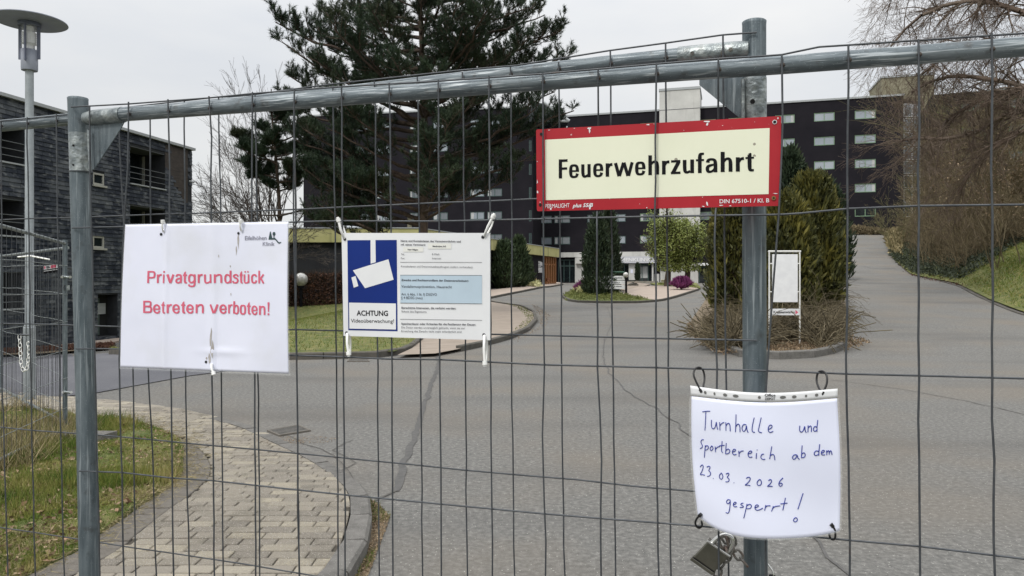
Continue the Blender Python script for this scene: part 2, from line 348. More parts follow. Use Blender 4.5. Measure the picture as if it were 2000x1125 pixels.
def seg_mesh(name, segs, m):
    """segs rows: x0 y0 z0 x1 y1 z1 r0 r1"""
    A = np.array(segs, dtype=float); n = len(A); P0 = A[:, :3]; P1 = A[:, 3:6]; D = P1-P0; D /= (np.linalg.norm(D, axis=1, keepdims=True)+1e-9)
    R = np.where(np.abs(D[:, 2:3]) < .9, np.array([[0, 0, 1.]]), np.array([[1., 0, 0]])); U = np.cross(D, R); U /= np.linalg.norm(U, axis=1, keepdims=True); W = np.cross(D, U)
    V = []
    for k in range(3):
        a = 2*math.pi*k/3; o = U*math.cos(a)+W*math.sin(a); V += [P0+o*A[:, 6:7], P1+o*A[:, 7:8]]
    V = np.stack(V, 1).reshape(-1, 3); b = np.arange(n)[:, None]*6
    F = np.concatenate([b+np.array([[2*k, 2*((k+1) % 3), 2*((k+1) % 3)+1, 2*k+1]]) for k in range(3)], 0)
    return np_mesh(name, V, F, 4, m, True)
def grow(segs, tips, p, d, length, r, depth, droop=0., wig=.25, kids=3, rf=.6, lf=.62, spread=.8, nseg=4, rmin=.003, R=random):
    p = Vector(p); d = Vector(d).normalized(); sl = length/nseg; pts = [(p.copy(), d.copy(), r)]
    for i in range(nseg):
        d = (d+Vector((R.gauss(0, wig), R.gauss(0, wig), R.gauss(0, wig)-droop))*.5).normalized()
        r1 = max(rmin, r*(1-(i+1)/nseg*.55)); r0 = max(rmin, r*(1-i/nseg*.55)); q = p+d*sl
        segs.append((*p, *q, r0, r1)); p = q; pts.append((p.copy(), d.copy(), r1))
    if depth <= 0: tips.append((p.copy(), d.copy())); return
    for k in range(kids):
        t = R.uniform(.25, 1) if k < kids-1 else 1.
        f = t*nseg; i = min(nseg-1, int(f)); fr = f-i; pp = pts[i][0].lerp(pts[i+1][0], fr); dd = pts[i+1][1]
        ax = Vector((R.gauss(0, 1), R.gauss(0, 1), R.gauss(0, 1))); nd = (dd+ax.normalized()*spread*(R.uniform(.6, 1.2) if k < kids-1 else .35)).normalized()
        grow(segs, tips, pp, nd, length*lf*R.uniform(.75, 1.2), max(rmin, pts[i+1][2]*rf*1.1), depth-1, droop, wig, kids, rf, lf, spread, max(2, nseg-1), rmin, R)
def in_poly(x, y, poly):
    c = False; n = len(poly); j = n-1
    for i in range(n):
        if (poly[i][1] > y) != (poly[j][1] > y) and x < (poly[j][0]-poly[i][0])*(y-poly[i][1])/(poly[j][1]-poly[i][1])+poly[i][0]: c = not c
        j = i
    return c
def in_poly_np(x, y, poly):
    c = np.zeros(len(x), bool); n = len(poly); j = n-1
    for i in range(n):
        xi, yi = poly[i][:2]; xj, yj = poly[j][:2]
        with np.errstate(divide='ignore', invalid='ignore'):
            t = ((yi > y) != (yj > y)) & (x < (xj-xi)*(y-yi)/((yj-yi) or 1e-9)+xi)
        c ^= t; j = i
    return c
def clip_convex(subject, clip):
    out_ = subject
    for i in range(len(clip)):
        a = clip[i]; b = clip[(i+1) % len(clip)]; inp = out_; out_ = []
        if not inp: return []
        ins = lambda p: (b[0]-a[0])*(p[1]-a[1])-(b[1]-a[1])*(p[0]-a[0]) >= 0
        s = inp[-1]
        for e in inp:
            def inter():
                x1, y1, x2, y2 = s[0], s[1], e[0], e[1]; dx, dy = x2-x1, y2-y1; ex, ey = b[0]-a[0], b[1]-a[1]
                den = ex*dy-ey*dx; t = (ey*(x1-a[0])-ex*(y1-a[1]))/den if abs(den) > 1e-12 else 0
                return (x1+dx*t, y1+dy*t)
            if ins(e):
                if not ins(s): out_.append(inter())
                out_.append(e)
            elif ins(s): out_.append(inter())
            s = e
    return out_
def parea(p): return abs(sum(p[i][0]*p[(i+1) % len(p)][1]-p[(i+1) % len(p)][0]*p[i][1] for i in range(len(p))))/2
def dens(poly, step, closed=True):
    o = []; n = len(poly)
    for i in range(n if closed else n-1):
        a = Vector(poly[i][:2]); b = Vector(poly[(i+1) % n][:2]); k = max(1, int((b-a).length/step))
        for j in range(k): o.append(tuple(a.lerp(b, j/k)))
    if not closed: o.append(tuple(poly[-1][:2]))
    return o
def drape(name, poly, step, zf, m, skirt=0., jit=0.):
    """triangulated sheet over the terrain: poly world xy, zf(x,y) height"""
    bd = dens(poly, step); xs = [p[0] for p in bd]; ys = [p[1] for p in bd]; pts = [Vector(p) for p in bd]; nb = len(bd)
    X = np.arange(min(xs), max(xs), step); Y = np.arange(min(ys), max(ys), step)
    gx, gy = np.meshgrid(X, Y); gx = gx.ravel()+.013; gy = gy.ravel()+.017; ok = in_poly_np(gx, gy, bd)
    for x, y in zip(gx[ok], gy[ok]): pts.append(Vector((x, y)))
    r = geometry.delaunay_2d_cdt(pts, [(i, (i+1) % nb) for i in range(nb)], [], 1, 1e-5)
    V = [(v.x, v.y, zf(v.x, v.y)+(random.uniform(-jit, jit) if jit else 0)) for v in r[0]]
    mb = MB(); mb.add(V, [tuple(f) for f in r[2]], m, True)
    if skirt:
        for i in range(nb):
            a, b = bd[i], bd[(i+1) % nb]; za, zb = zf(*a), zf(*b)
            mb.face([(a[0], a[1], za-skirt), (b[0], b[1], zb-skirt), (b[0], b[1], zb), (a[0], a[1], za)], m)
    return mb
def gpoly(pxs, zo=0.): return [tuple(gp(x, y, zo))[:2] for x, y in pxs]

def text_mesh(s, mat_, F, x0, x1, y0, y1, bold=0., parent=None, name='lettering', shear=0., fit=True, res=3):
    """text filling the rectangle (x0..x1, y0..y1 = cap height) of a sign; F(u,v,d) -> world"""
    cu = bpy.data.curves.new('t', 'FONT'); cu.body = s; cu.size = 1; cu.offset = bold; cu.resolution_u = res; cu.shear = shear
    o = bpy.data.objects.new('t', cu); C.objects.link(o); dg = bpy.context.evaluated_depsgraph_get(); dg.update()
    me = bpy.data.meshes.new_from_object(o.evaluated_get(dg)); C.objects.unlink(o); bpy.data.objects.remove(o)
    xs = [v.co.x for v in me.vertices]; cap = .729
    a, b = min(xs), max(xs)
    for v in me.vertices:
        u = x0+(v.co.x-a)/(b-a)*(x1-x0); vv = y0+v.co.y/cap*(y1-y0); v.co = F(u, vv, .0009)
    me.materials.clear(); me.materials.append(mat_)
    # face the camera side
    ob = link_mesh(name, me, parent); return ob
# ================================================================= terrain and road
def grid_sheet(name, xs_fn, ys, zf, m, kind='structure', nx=40, **k):
    V = []; F = []
    for j, y in enumerate(ys):
        xa, xb = xs_fn(y)
        for i in range(nx+1):
            x = xa+(xb-xa)*i/nx; V.append((x, y, zf(x, y)))
    for j in range(len(ys)-1):
        for i in range(nx):
            a = j*(nx+1)+i; F.append((a, a+1, a+nx+2, a+nx+1))
    me = np_mesh(name, V, F, 4, m, True); o = bpy.data.objects.new(name, me); C.objects.link(o); OFF[o.name] = Vector((0, 0, 0)); return setp(o, kind=kind, **k)
ysr = list(np.arange(-4, 30, .75))+list(np.arange(30, 112, 1.5))
grid_sheet('ground', lambda y: (-300, 300), [-200, -60, -20]+list(range(-4, 130, 3))+[150, 200, 300, 500, 800, 1200], lambda x, y: h(x, y)-1.3-(.0 if y < 120 else .01*(y-120)), G['earth'], nx=120)
road = grid_sheet('road', lambda y: (-45, xedge(y)+.1), ysr, h, G['asphalt'], nx=110, label='worn grey asphalt road forking around the planted islands')
grid_sheet('grass_bank', lambda y: (xedge(y), xedge(y)+70), ysr, lambda x, y: h(x, y)+.09, G['lawn'], nx=90, label='grassy bank rising to the right of the road')
def sheet(name, pxs, step, zo, m, kind='structure', skirt=0., label=None, jit=0.):
    p = gpoly(pxs, 0); return drape(name, p, step, lambda x, y: h(x, y)+zo, m, skirt, jit).build(name, kind=kind, label=label), p
sheet('dark_road', [(-160,702),(60,694),(140,692),(222,693),(330,703),(440,714),(470,722),(370,735),(190,768),(120,776),(-120,768)], .9, .012, G['asphd'], label='newer darker asphalt in front of the slate building')

# cracks and seams
def ribbon(name, pxs, w0, m, zo=.006, wob=.02, label=None):
    P = [gp(x, y) for x, y in pxs]; Q = []
    for a, b in zip(P[:-1], P[1:]):
        n = max(1, int((b-a).length/.12))
        for j in range(n):
            q = a.lerp(b, j/n); q.x += wob*3*noise.noise(Vector((q.y*2.3, w0*40, 0)))+random.gauss(0, wob*.25); Q.append(q)
    Q.append(P[-1]); mb = MB(); prev = None
    for i, q in enumerate(Q):
        t = (Q[min(i+1, len(Q)-1)]-Q[max(0, i-1)]).normalized(); s_ = Vector((t.y, -t.x, 0)); ww = w0*(.8+.5*noise.noise(Vector((q.y*5, 3, w0))))
        a = q+s_*ww/2; b = q-s_*ww/2; a.z = h(a.x, a.y)+zo; b.z = h(b.x, b.y)+zo
        if prev: mb.face([prev[0], prev[1], b, a], m)
        prev = (a, b)
    o = mb.build(name, parent=road); 
    if label: o['label'] = label
ribbon('crack', [(852,694),(858,708),(845,745),(825,800),(812,850),(800,880),(772,960)], .075, G['tar'], label='wide tar filled seam running towards the kerb')
ribbon('crack', [(1186,600),(1196,628),(1180,668),(1178,700),(1190,728),(1225,765),(1275,795),(1305,815),(1345,850),(1420,905),(1510,985),(1600,1060),(1660,1125)], .022, G['tar'])
ribbon('crack', [(1130,590),(1190,600),(1215,604)], .05, G['crack'])
ribbon('crack', [(1650,668),(1760,668),(1900,672),(2010,672)], .018, G['crack'], wob=.01)
ribbon('crack', [(1620,742),(1760,760),(1880,782),(2010,812)], .02, G['crack'])
ribbon('crack', [(1660,596),(1780,600),(1900,606)], .015, G['crack'])
ribbon('crack', [(1686,520),(1700,524),(1742,524),(1764,523)], .12, G['tar'])
ribbon('crack', [(1660,508),(1672,510)], .08, G['crack']); ribbon('crack', [(1686,571),(1703,572)], .04, G['crack'])
ribbon('crack', [(770,960),(740,975),(712,990)], .03, G['crack']); ribbon('crack', [(560,850),(600,868),(640,878),(690,940)], .012, G['crack'])
ribbon('crack', [(690,860),(660,880),(690,905),(640,930)], .012, G['crack'])

# lawn peninsula, pavings, islands
LAWN = [(212,691),(330,703),(565,701),(700,699),(770,696),(805,684),(826,666),(835,650),(850,620),(800,596),(680,588),(560,588),(420,592),(330,620),(240,670)]
lawn, lawn_p = sheet('lawn', LAWN, .8, .11, G['lawn'], label='rough lawn peninsula between the road and the beech hedge', jit=.01)
PAV = [(776,700),(850,697),(900,687),(950,676),(1000,662),(1035,646),(1050,628),(1045,612),(1020,600),(960,591),(900,590),(860,600),(850,620),(835,650),(826,668),(805,686)]
pav, pav_p = sheet('pavement', PAV, .8, .07, G['paver'], label='pinkish block paved pavement tip where the road forks')
sheet('pavement', [(830,586),(957,583),(1000,574),(1040,566),(1078,560),(1100,556),(1088,552),(1040,556),(1000,564),(957,568),(830,570)], 1.5, .1, G['paver_p'], skirt=.1, label='narrow paved strip along the low building')
sheet('pavement', [(-160,690),(60,686),(222,671),(236,668),(236,655),(180,657),(60,668),(-160,672)], .9, .09, G['paver_p'], skirt=.1, label='paved strip at the foot of the slate building')
sheet('leaf_strip', [(-160,702),(60,697),(222,684),(222,674),(60,688),(-160,694)], .9, .10, G['soil'], label='strip of soil and dead leaves along the slate building')
ISL = [(1098,581),(1105,587),(1130,591),(1180,592),(1240,592),(1276,589),(1215,577),(1200,565),(1158,556),(1125,564)]
isl, isl_p = sheet('planting_bed', ISL, .8, .12, G['mossy'], skirt=.14, label='planted tip of the round island in the forecourt')
plz, plz_p = sheet('plaza', [(1215,577),(1280,589),(1320,581),(1365,567),(1352,562),(1290,560),(1255,562),(1222,570)], .9, .13, G['paver_p'], skirt=.14, label='pale pink paved plaza on the island')
sheet('planting_bed', [(1285,560),(1368,566),(1360,555),(1300,553),(1270,556)], .9, .16, G['mossy'], skirt=.1, label='planting bed under the pale green trees')
sheet('plaza', [(1158,556),(1200,565),(1222,570),(1255,562),(1270,557),(1240,553),(1200,553)], 1.2, .115, G['paver'], skirt=.1, label='grey brown paving at the clinic entrance')
RISL = [(1350,630),(1362,655),(1400,680),(1445,696),(1500,701),(1570,700),(1625,692),(1650,680),(1655,655),(1652,610),(1645,560),(1632,520),(1560,505),(1440,540),(1380,580)]
risl, risl_p = sheet('planting_bed', RISL, .8, .10, G['soil'], label='soil bed of the traffic island under the cypresses', jit=.015)
print('ground done')

def kerb_line(pxs, wd, ht, step, m, label, zo=0., world=None, stone=True, lean=0.):
    P = world or [gp(x, y) for x, y in pxs]; Q = [P[0]]; acc = 0
    # resample by arc length
    cum = [0]
    for a, b in zip(P[:-1], P[1:]): cum.append(cum[-1]+(b-a).length)
    n = max(2, int(cum[-1]/step)); pts = []
    for k in range(n+1):
        s_ = cum[-1]*k/n; i = max(j for j in range(len(cum)) if cum[j] <= s_+1e-9); i = min(i, len(P)-2)
        pts.append(P[i].lerp(P[i+1], (s_-cum[i])/max(1e-6, cum[i+1]-cum[i])))
    root = thing('kerb', tuple(pts[0]), label, None, None, 'structure')
    for i in range(n):
        a, b = pts[i].copy(), pts[i+1].copy(); t = (b-a); t.z = 0; t.normalize(); s_ = Vector((-t.y, t.x, 0))
        a = a+t*.009; b = b-t*.009; mb = MB(); hv = ht(a) if callable(ht) else ht; hv2 = ht(b) if callable(ht) else ht; j = random.uniform(-.004, .004)
        za = h(a.x, a.y); zb = h(b.x, b.y); ch = .018
        prof = [(0, -.1, -.1), (0, hv-ch, hv2-ch), (ch, hv, hv2), (wd, hv, hv2), (wd, -.1, -.1)]
        va = [a+s_*q[0]+Vector((0, 0, za+q[1]+j-a.z)) for q in prof]; vb = [b+s_*q[0]+Vector((0, 0, zb+q[2]+j-b.z)) for q in prof]
        mb.add(va+vb, [(0, 1, 6, 5), (1, 2, 7, 6), (2, 3, 8, 7), (3, 4, 9, 8), (4, 3, 2, 1, 0), (5, 6, 7, 8, 9)], m)
        mb.build('kerbstone', root)
    return root
kerb_line([(212,693),(330,705),(450,705),(565,703),(700,701),(770,698),(805,686),(826,668),(836,650),(851,620)], .12, .13, 1.0, G['kerbd'], 'dark weathered kerb along the lawn peninsula')
kerb_line([(900,687),(950,676),(1000,662),(1035,646),(1050,628),(1045,612),(1020,600),(960,591)], .12, .13, 1.0, G['kerbd'], 'curved kerb around the pinkish pavement tip')
kerb_line([(957,584),(1000,575),(1040,567),(1078,561),(1100,557)], .14, .15, 2.0, G['kerbd'], 'kerb between drive and low building')
kerb_line([(1097,580),(1104,587),(1130,591.5),(1180,592.5),(1240,592.5),(1280,590),(1320,582),(1366,567)], .14, .15, 2.0, G['kerbd'], 'kerb around the round forecourt island')
kerb_line([(1400,681),(1445,698),(1500,702.5),(1570,701.5),(1625,693.5),(1652,681)], .14, .15, .9, G['kerb'], 'chipped kerb at the tip of the cypress island')
kerb_line(None, .14, lambda p: .05+.03*noise.noise(p*.7), 1.0, G['kerbd'], 'broken mossy kerb along the right hand grass bank', world=[Vector((xedge(y)-.16, y, h(xedge(y)-.16, y))) for y in (12,16,20,22,24,27,30,34,38,42,47)][::-1])

# ================================================================= brick footpath at the left
def zp(y): return .012+.078*S((6.3-y)/1.6)
INN = [(150,1125),(185,1085),(300,1000),(430,925),(455,905),(525,860),(580,800),(588,748),(560,690),(470,640),(395,625),(330,610),(200,596),(0,588)]
def zz(c): return c  # path outline taken from measured picture points, laid on the ground plane
in_px = [(130,1150),(200,1100),(300,1015),(375,965),(396,945),(410,930),(412,905),(398,882),(372,862),(340,848),(300,832),(255,822),(190,815),(130,805),(40,800),(-120,796)]
out_px = [(640,1160),(655,1090),(672,1040),(683,1000),(684,975),(672,948),(640,915),(600,885),(560,865),(528,848),(500,835),(480,828),(420,812),(340,795),(260,785),(190,778),(120,772),(0,764),(-120,758)]
def flatp(px, py):
    Y = (EYE-.02)*FX/(py-HOR)
    for _ in range(5): Y = (EYE-zp(Y)-h((px-1000)/FX*Y, Y))*FX/(py-HOR)
    return ((px-1000)/FX*Y, Y)
inner = [flatp(*p) for p in in_px]; outer = [flatp(*p) for p in out_px]
def chk(P):
    for _ in range(2):
        Q_ = [P[0]]
        for a, b in zip(P[:-1], P[1:]): Q_ += [(a[0]*.75+b[0]*.25, a[1]*.75+b[1]*.25), (a[0]*.25+b[0]*.75, a[1]*.25+b[1]*.75)]
        Q_.append(P[-1]); P = Q_
    return P
inner[0] = (inner[1][0]-.35, 2.6); inner.insert(0, (inner[0][0]-.05, 2.4)); outer[0] = (outer[1][0]-.12, 3.2); outer.insert(0, (outer[0][0]-.25, 2.4))
inner = chk(inner); outer = chk(outer); pathpoly = inner+outer[::-1]
NI = max(i for i, p in enumerate(inner) if p[1] < 8.2); NO = max(i for i, p in enumerate(outer) if p[1] < 8.6)
path = thing('footpath', (-1.6, 5, 0), 'curved footpath of grey and sandy concrete block paving', None, None, 'structure')
drape('path_bed', pathpoly, .35, lambda x, y: h(x, y)+zp(y)-.012, G['sand'], skirt=.03).build('sand_bed', path)
cand = []
bl, bw, gap = .2, .1, .008
j = 0; y = 2.4
while y < 12.5:
    x = -11.0+(.1 if j % 2 else 0)+(.03*math.sin(j*1.7))
    while x < 0:
        cand.append((x, y)); x += bl
    y += bw; j += 1
full = None; placed = []
for (x, y) in cand:
    q = [(x+gap/2, y+gap/2), (x+bl-gap/2, y+gap/2), (x+bl-gap/2, y+bw-gap/2), (x+gap/2, y+bw-gap/2)]
    k = sum(in_poly(a, b, pathpoly) for a, b in q)
    if k == 4: placed.append((x, y, None))
    elif k > 0:
        c = clip_convex(pathpoly, q)
        if c and len(c) >= 3 and parea(c) > .003: placed.append((x, y, c))
placed.sort(key=lambda t: math.hypot(t[0]+bl/2, t[1]))
vis = [t for t in placed if 3.75 < t[1] and (t[0]+.1)/t[1] > -.72]; visset = set(id(t) for t in vis[:300])
me_full = None; rest = MB()
def brick_prism(mb, poly, z, m):
    cx = sum(p[0] for p in poly)/len(poly); cy = sum(p[1] for p in poly)/len(poly); tp = [(cx+(p[0]-cx)*(1-.008/ max(.02, math.hypot(p[0]-cx, p[1]-cy))), cy+(p[1]-cy)*(1-.008/max(.02, math.hypot(p[0]-cx, p[1]-cy)))) for p in poly]
    n = len(poly); vs = [(p[0], p[1], z-.03) for p in poly]+[(p[0], p[1], z-.004) for p in poly]+[(p[0], p[1], z) for p in tp]
    fs = [tuple(range(2*n, 3*n))]
    for i in range(n):
        k = (i+1) % n; fs += [(i, k, n+k, n+i), (n+i, n+k, 2*n+k, 2*n+i)]
    mb.add(vs, fs, m)
for t in placed:
    x, y, c = t; z = h(x, y)+zp(y+.05)+random.uniform(-.0025, .0025)
    if id(t) in visset:
        if c is None:
            if me_full is None:
                mb = MB(); brick_prism(mb, [(0, 0), (bl-gap, 0), (bl-gap, bw-gap), (0, bw-gap)], 0, G['brick']); me_full = mb.mesh('brick')
            o = bpy.data.objects.new('brick', me_full); C.objects.link(o); o.parent = path
            o.location = Vector((x+gap/2, y+gap/2, z))-OFF[path.name]; o.rotation_euler = (random.gauss(0, .008), random.gauss(0, .006), random.gauss(0, .004))
        else:
            mb = MB(); brick_prism(mb, c, z, G['brick']); mb.build('brick', path)
    else:
        q = c or [(x+gap/2, y+gap/2), (x+bl-gap/2, y+gap/2), (x+bl-gap/2, y+bw-gap/2), (x+gap/2, y+bw-gap/2)]
        brick_prism(rest, q, z, G['brick2'])
rest.build('brick', path, kind='stuff')
# edging stones on the grass side
Pi = [Vector((*p, 0)) for p in inner[:NI]]
edg = thing('edging', (-2.4, 5, 0), 'row of worn grey edging blocks between footpath and grass', None, None, 'structure')
cum = [0]
for a, b in zip(Pi[:-1], Pi[1:]): cum.append(cum[-1]+(b-a).length)
def along(P, cum, s_):
    i = min(max(j for j in range(len(cum)) if cum[j] <= s_+1e-9), len(P)-2); return P[i].lerp(P[i+1], (s_-cum[i])/max(1e-6, cum[i+1]-cum[i]))
n = int(cum[-1]/.12)
for i in range(n):
    a = along(Pi, cum, cum[-1]*i/n); b = along(Pi, cum, cum[-1]*(i+1)/n); t = (b-a).normalized(); s_ = Vector((-t.y, t.x, 0)); wd = .21*(1-.75*S((a.y-6.2)/1.2))
    if wd < .07: continue
    z = zp(a.y)+h(a.x, a.y)+random.uniform(-.004, .003); a2 = a+t*.003; b2 = b-t*.003
    ti = along(Pi, cum, cum[-1]*max(0, i-.5)/n); tn = (along(Pi, cum, cum[-1]*min(n, i+1.5)/n)-ti).normalized(); s2 = Vector((-tn.y, tn.x, 0))
    mb = MB(); brick_prism(mb, [(a2+s2*.003)[:2], (b2+s2*.003)[:2], (b2+s2*wd)[:2], (a2+s2*wd)[:2]][::-1], z, G['edge']); mb.build('edging_block', edg)
# raised kerb on the road side
Po = [Vector((*p, 0)) for p in outer[:NO]]
kerb_line(None, .13, lambda p: zp(p.y)+.006, .45, G['kerb'], 'raised concrete kerb curving round the footpath, worn grey', world=[p+Vector((.13, -.02, 0)) for p in Po][::-1] and [Vector((p.x+.125*S((7.5-p.y)/2)+.02, p.y, 0)) for p in Po])
# gutter strip of soil and weeds beside the kerb
gut = [(655,1150),(662,1100),(690,1040),(702,1000),(706,965),(700,950),(740,965),(762,985),(740,1040),(716,1100),(705,1150)]
gpw = [flatp(x, y) for x, y in gut]
drape('gutter_soil', gpw, .12, lambda x, y: .006+.006*noise.noise(Vector((x*9, y*9, 0))), G['soil']).build('gutter_soil', kind='structure', label='soil and weeds washed into the gutter beside the kerb')

# ================================================================= grass at the left foreground
GR = [(x, y) for x, y in [(-11, 12.2)]]
lawn2 = [(p[0]-.0, p[1]) for p in inner]+[(-14, inner[-1][1]), (-14, 2.2), (-3, 2.2)]
def gz(x, y): return h(x, y)+zp(y)+.02+.035*noise.noise(Vector((x*1.3, y*1.3, 3)))+.02*noise.noise(Vector((x*5, y*5, 1)))
wid = lambda y: .21*(1-.75*S((y-6.2)/1.2))
lawn2 = []
for i, p in enumerate(Pi):
    tn = (Pi[min(i+1, len(Pi)-1)]-Pi[max(0, i-1)]).normalized(); s2 = Vector((-tn.y, tn.x, 0)); q = p+s2*wid(p.y); lawn2.append((q.x, q.y))
lawn2 += [p for p in inner[NI:]]+[(-15, inner[-1][1]), (-15, 2.0), (lawn2[0][0], 2.0)]
drape('verge', lawn2, .3, gz, G['lawn'], skirt=.05).build('verge', kind='structure', label='uneven grass verge beside the footpath')
def scatter(poly, n, y0=None, y1=None, pw=1.0):
    xs = [p[0] for p in poly]; ys = [p[1] for p in poly]; y0 = y0 or min(ys); y1 = y1 or max(ys)
    out_ = []
    while sum(len(o) for o in out_) < n:
        u = rng.random(n); y = y0+(y1-y0)*u**pw; x = rng.uniform(max(min(xs), -.78*y1), max(xs), n); ok = in_poly_np(x, y, poly) & (x > -.78*y) & (x < .8*y); out_.append(np.stack([x[ok], y[ok]], 1))
        if len(out_) > 60: break
    return np.concatenate(out_)[:n]
P = scatter(lawn2, 70000, 3.4, 12, 1.6)
tall = np.array([noise.noise(Vector((x*1.1, y*1.1, 7))) for x, y in P]); n = len(P)
Z = np.array([gz(x, y) for x, y in P])
D = rng.normal(size=(n, 3))*[.55, .55, 0]+[0, 0, 1]; Ln = (.020+.025*rng.random(n)+.06*np.clip(tall, 0, 1)*rng.random(n)*2)
D[:, 2] *= (.35+.9*rng.random(n)+.8*np.clip(tall, 0, 1))
V, F = blades(np.column_stack([P, Z-.004]), D, Ln, .0035+.003*rng.random(n)); 
o = link_mesh('grass', np_mesh('grass', V, F, 3, G['grass'])); setp(o, 'patchy green and yellow grass of the verge', 'grass', kind='stuff')
# tall tuft of grass and dry stalks around the far fence
def ell(cx, cy, rx, ry, n):
    a = rng.random(n)*2*math.pi; r = np.sqrt(rng.random(n)); return np.stack([cx+rx*r*np.cos(a), cy+ry*r*np.sin(a)], 1)
P = np.concatenate([ell(-4.6, 6.6, .75, .8, 5000), ell(-4.7, 7.6, .9, .6, 3000), ell(-3.1, 5.35, .5, .3, 2400), ell(-2.75, 5.5, .35, .3, 1500)]); P = P[in_poly_np(P[:, 0], P[:, 1], lawn2)]; n = len(P); Z = np.array([gz(x, y) for x, y in P])
D = rng.normal(size=(n, 3))*[.4, .4, 0]+[0, 0, 1]; V, F = blades(np.column_stack([P, Z]), D, .06+.11*rng.random(n), .005)
o = link_mesh('grass', np_mesh('grass', V, F, 3, G['grass'])); setp(o, 'longer green grass tufts at the foot of the far fence', 'grass', kind='stuff')
P = np.concatenate([ell(-4.75, 7.0, .7, .8, 3000), ell(-4.3, 6.1, .4, .5, 1100), ell(-6.1, 9.2, .9, .8, 2500)]); P = P[in_poly_np(P[:, 0], P[:, 1], lawn2)]; n = len(P); Z = np.array([gz(x, y) for x, y in P])
D = rng.normal(size=(n, 3))*[.6, .6, 0]+[0, 0, 1]; V, F = blades(np.column_stack([P, Z]), D, .10+.22*rng.random(n), .006)
o = link_mesh('dry_grass', np_mesh('dry_grass', V, F, 3, G['drygrass'])); setp(o, 'tall dry straw coloured grass around the far fence', 'dry grass', kind='stuff')
P = scatter(lawn2, 16000, 3.4, 6.5, 1.3); P = P[[noise.noise(Vector((x*1.7, y*1.7, 11))) > -.05 for x, y in P]]; n = len(P); Z = np.array([gz(x, y) for x, y in P])
D = rng.normal(size=(n, 3))*[1, 1, .4]+[0, 0, .35]; V, F = blades(np.column_stack([P, Z+.01]), D, .03+.05*rng.random(n), .003)
setp(link_mesh('dry_grass', np_mesh('dry_grass', V, F, 3, G['drygrass'])), 'dead yellow grass blades lying over the near verge', 'dry grass', kind='stuff')
def leaves(P, zf, size, m, name, label, cat='leaves', k=1., lift=.01):
    n = len(P); Z = np.array([zf(x, y) for x, y in P])+lift*rng.random(n)
    D = rng.normal(size=(n, 3))*[1, 1, .3*k]; V, F = leaf_quads(np.column_stack([P, Z]), D, size*(.5+rng.random(n)), size*.55*(.5+rng.random(n)))
    return setp(link_mesh(name, np_mesh(name, V, F, 4, m)), label, cat, kind='stuff')
leaves(scatter(lawn2, 130, 3.6, 6, 1.2), lambda x, y: gz(x, y)+.012, .055, G['litterb'], 'dead_leaves', 'larger brown dead leaves lying on the near grass', k=1.2)
leaves(scatter(lawn2, 3000, 3.4, 9, 1.5), lambda x, y: gz(x, y)+.016, .03, G['litter'], 'dead_leaves', 'brown dead leaves scattered over the near grass', k=1.5)
# straw and crumbs along the edging and in the gutter
ed = []
for q in lawn2[:NI]:
    k = 110; ed.append(np.stack([q[0]+rng.normal(0, .10, k), q[1]+rng.normal(0, .16, k)], 1))
ed = np.concatenate(ed); Z = np.array([gz(x, y) for x, y in ed]); n = len(ed)
D = rng.normal(size=(n, 3))*[1, 1, .25]; V, F = blades(np.column_stack([ed, Z+.008]), D, .03+.05*rng.random(n), .003)
setp(link_mesh('straw', np_mesh('straw', V, F, 3, G['drygrass'])), 'dry straw and moss along the edging blocks', 'straw', kind='stuff')
ge = scatter(gpw, 3500); leaves(ge, lambda x, y: .010, .012, G['litter'], 'gutter_litter', 'bits of leaf and twig in the gutter by the kerb', 'litter')
n = 1500; gg = scatter(gpw, n); gg = gg[np.array([noise.noise(Vector((a*4, b*4, 0))) > -.1 for a, b in gg])]; D = rng.normal(size=(len(gg), 3))*[.5, .5, 0]+[0, 0, .8]; V, F = blades(np.column_stack([gg, np.full(len(gg), .005)]), D, .02+.04*rng.random(len(gg)), .003)
setp(link_mesh('weeds', np_mesh('weeds', V, F, 3, G['grass'])), 'small green weeds growing in the gutter', 'weeds', kind='stuff')
leaves(np.concatenate([ell(*flatp(590, 858), .35, .18, 500), ell(*flatp(545, 862), .25, .12, 300)]), lambda x, y: .005, .011, G['litter'], 'gutter_litter', 'dirt and leaf crumbs around the drain grate', 'litter')
# rough blades on mid lawn, lawn bank
P = scatter(lawn_p, 26000); n = len(P); Z = np.array([h(x, y) for x, y in P])+.1; D = rng.normal(size=(n, 3))*[.6, .6, 0]+[0, 0, 1]
V, F = blades(np.column_stack([P, Z]), D, .05+.06*rng.random(n), .018); setp(link_mesh('grass', np_mesh('grass', V, F, 3, G['grass'])), 'short grass covering the lawn peninsula', 'grass', kind='stuff')
P = np.stack([rng.uniform(12, 31, 80000), rng.uniform(13, 47, 80000)], 1); P = P[[x > xedge(y)+.15 for x, y in P]]; n = len(P); Z = np.array([h(x, y) for x, y in P])+.08; D = rng.normal(size=(n, 3))*[.6, .6, 0]+[0, 0, 1]
V, F = blades(np.column_stack([P, Z]), D, .08+.12*rng.random(n), .03); setp(link_mesh('grass', np_mesh('grass', V, F, 3, G['grass'])), 'rough grass growing on the right hand bank', 'grass', kind='stuff')

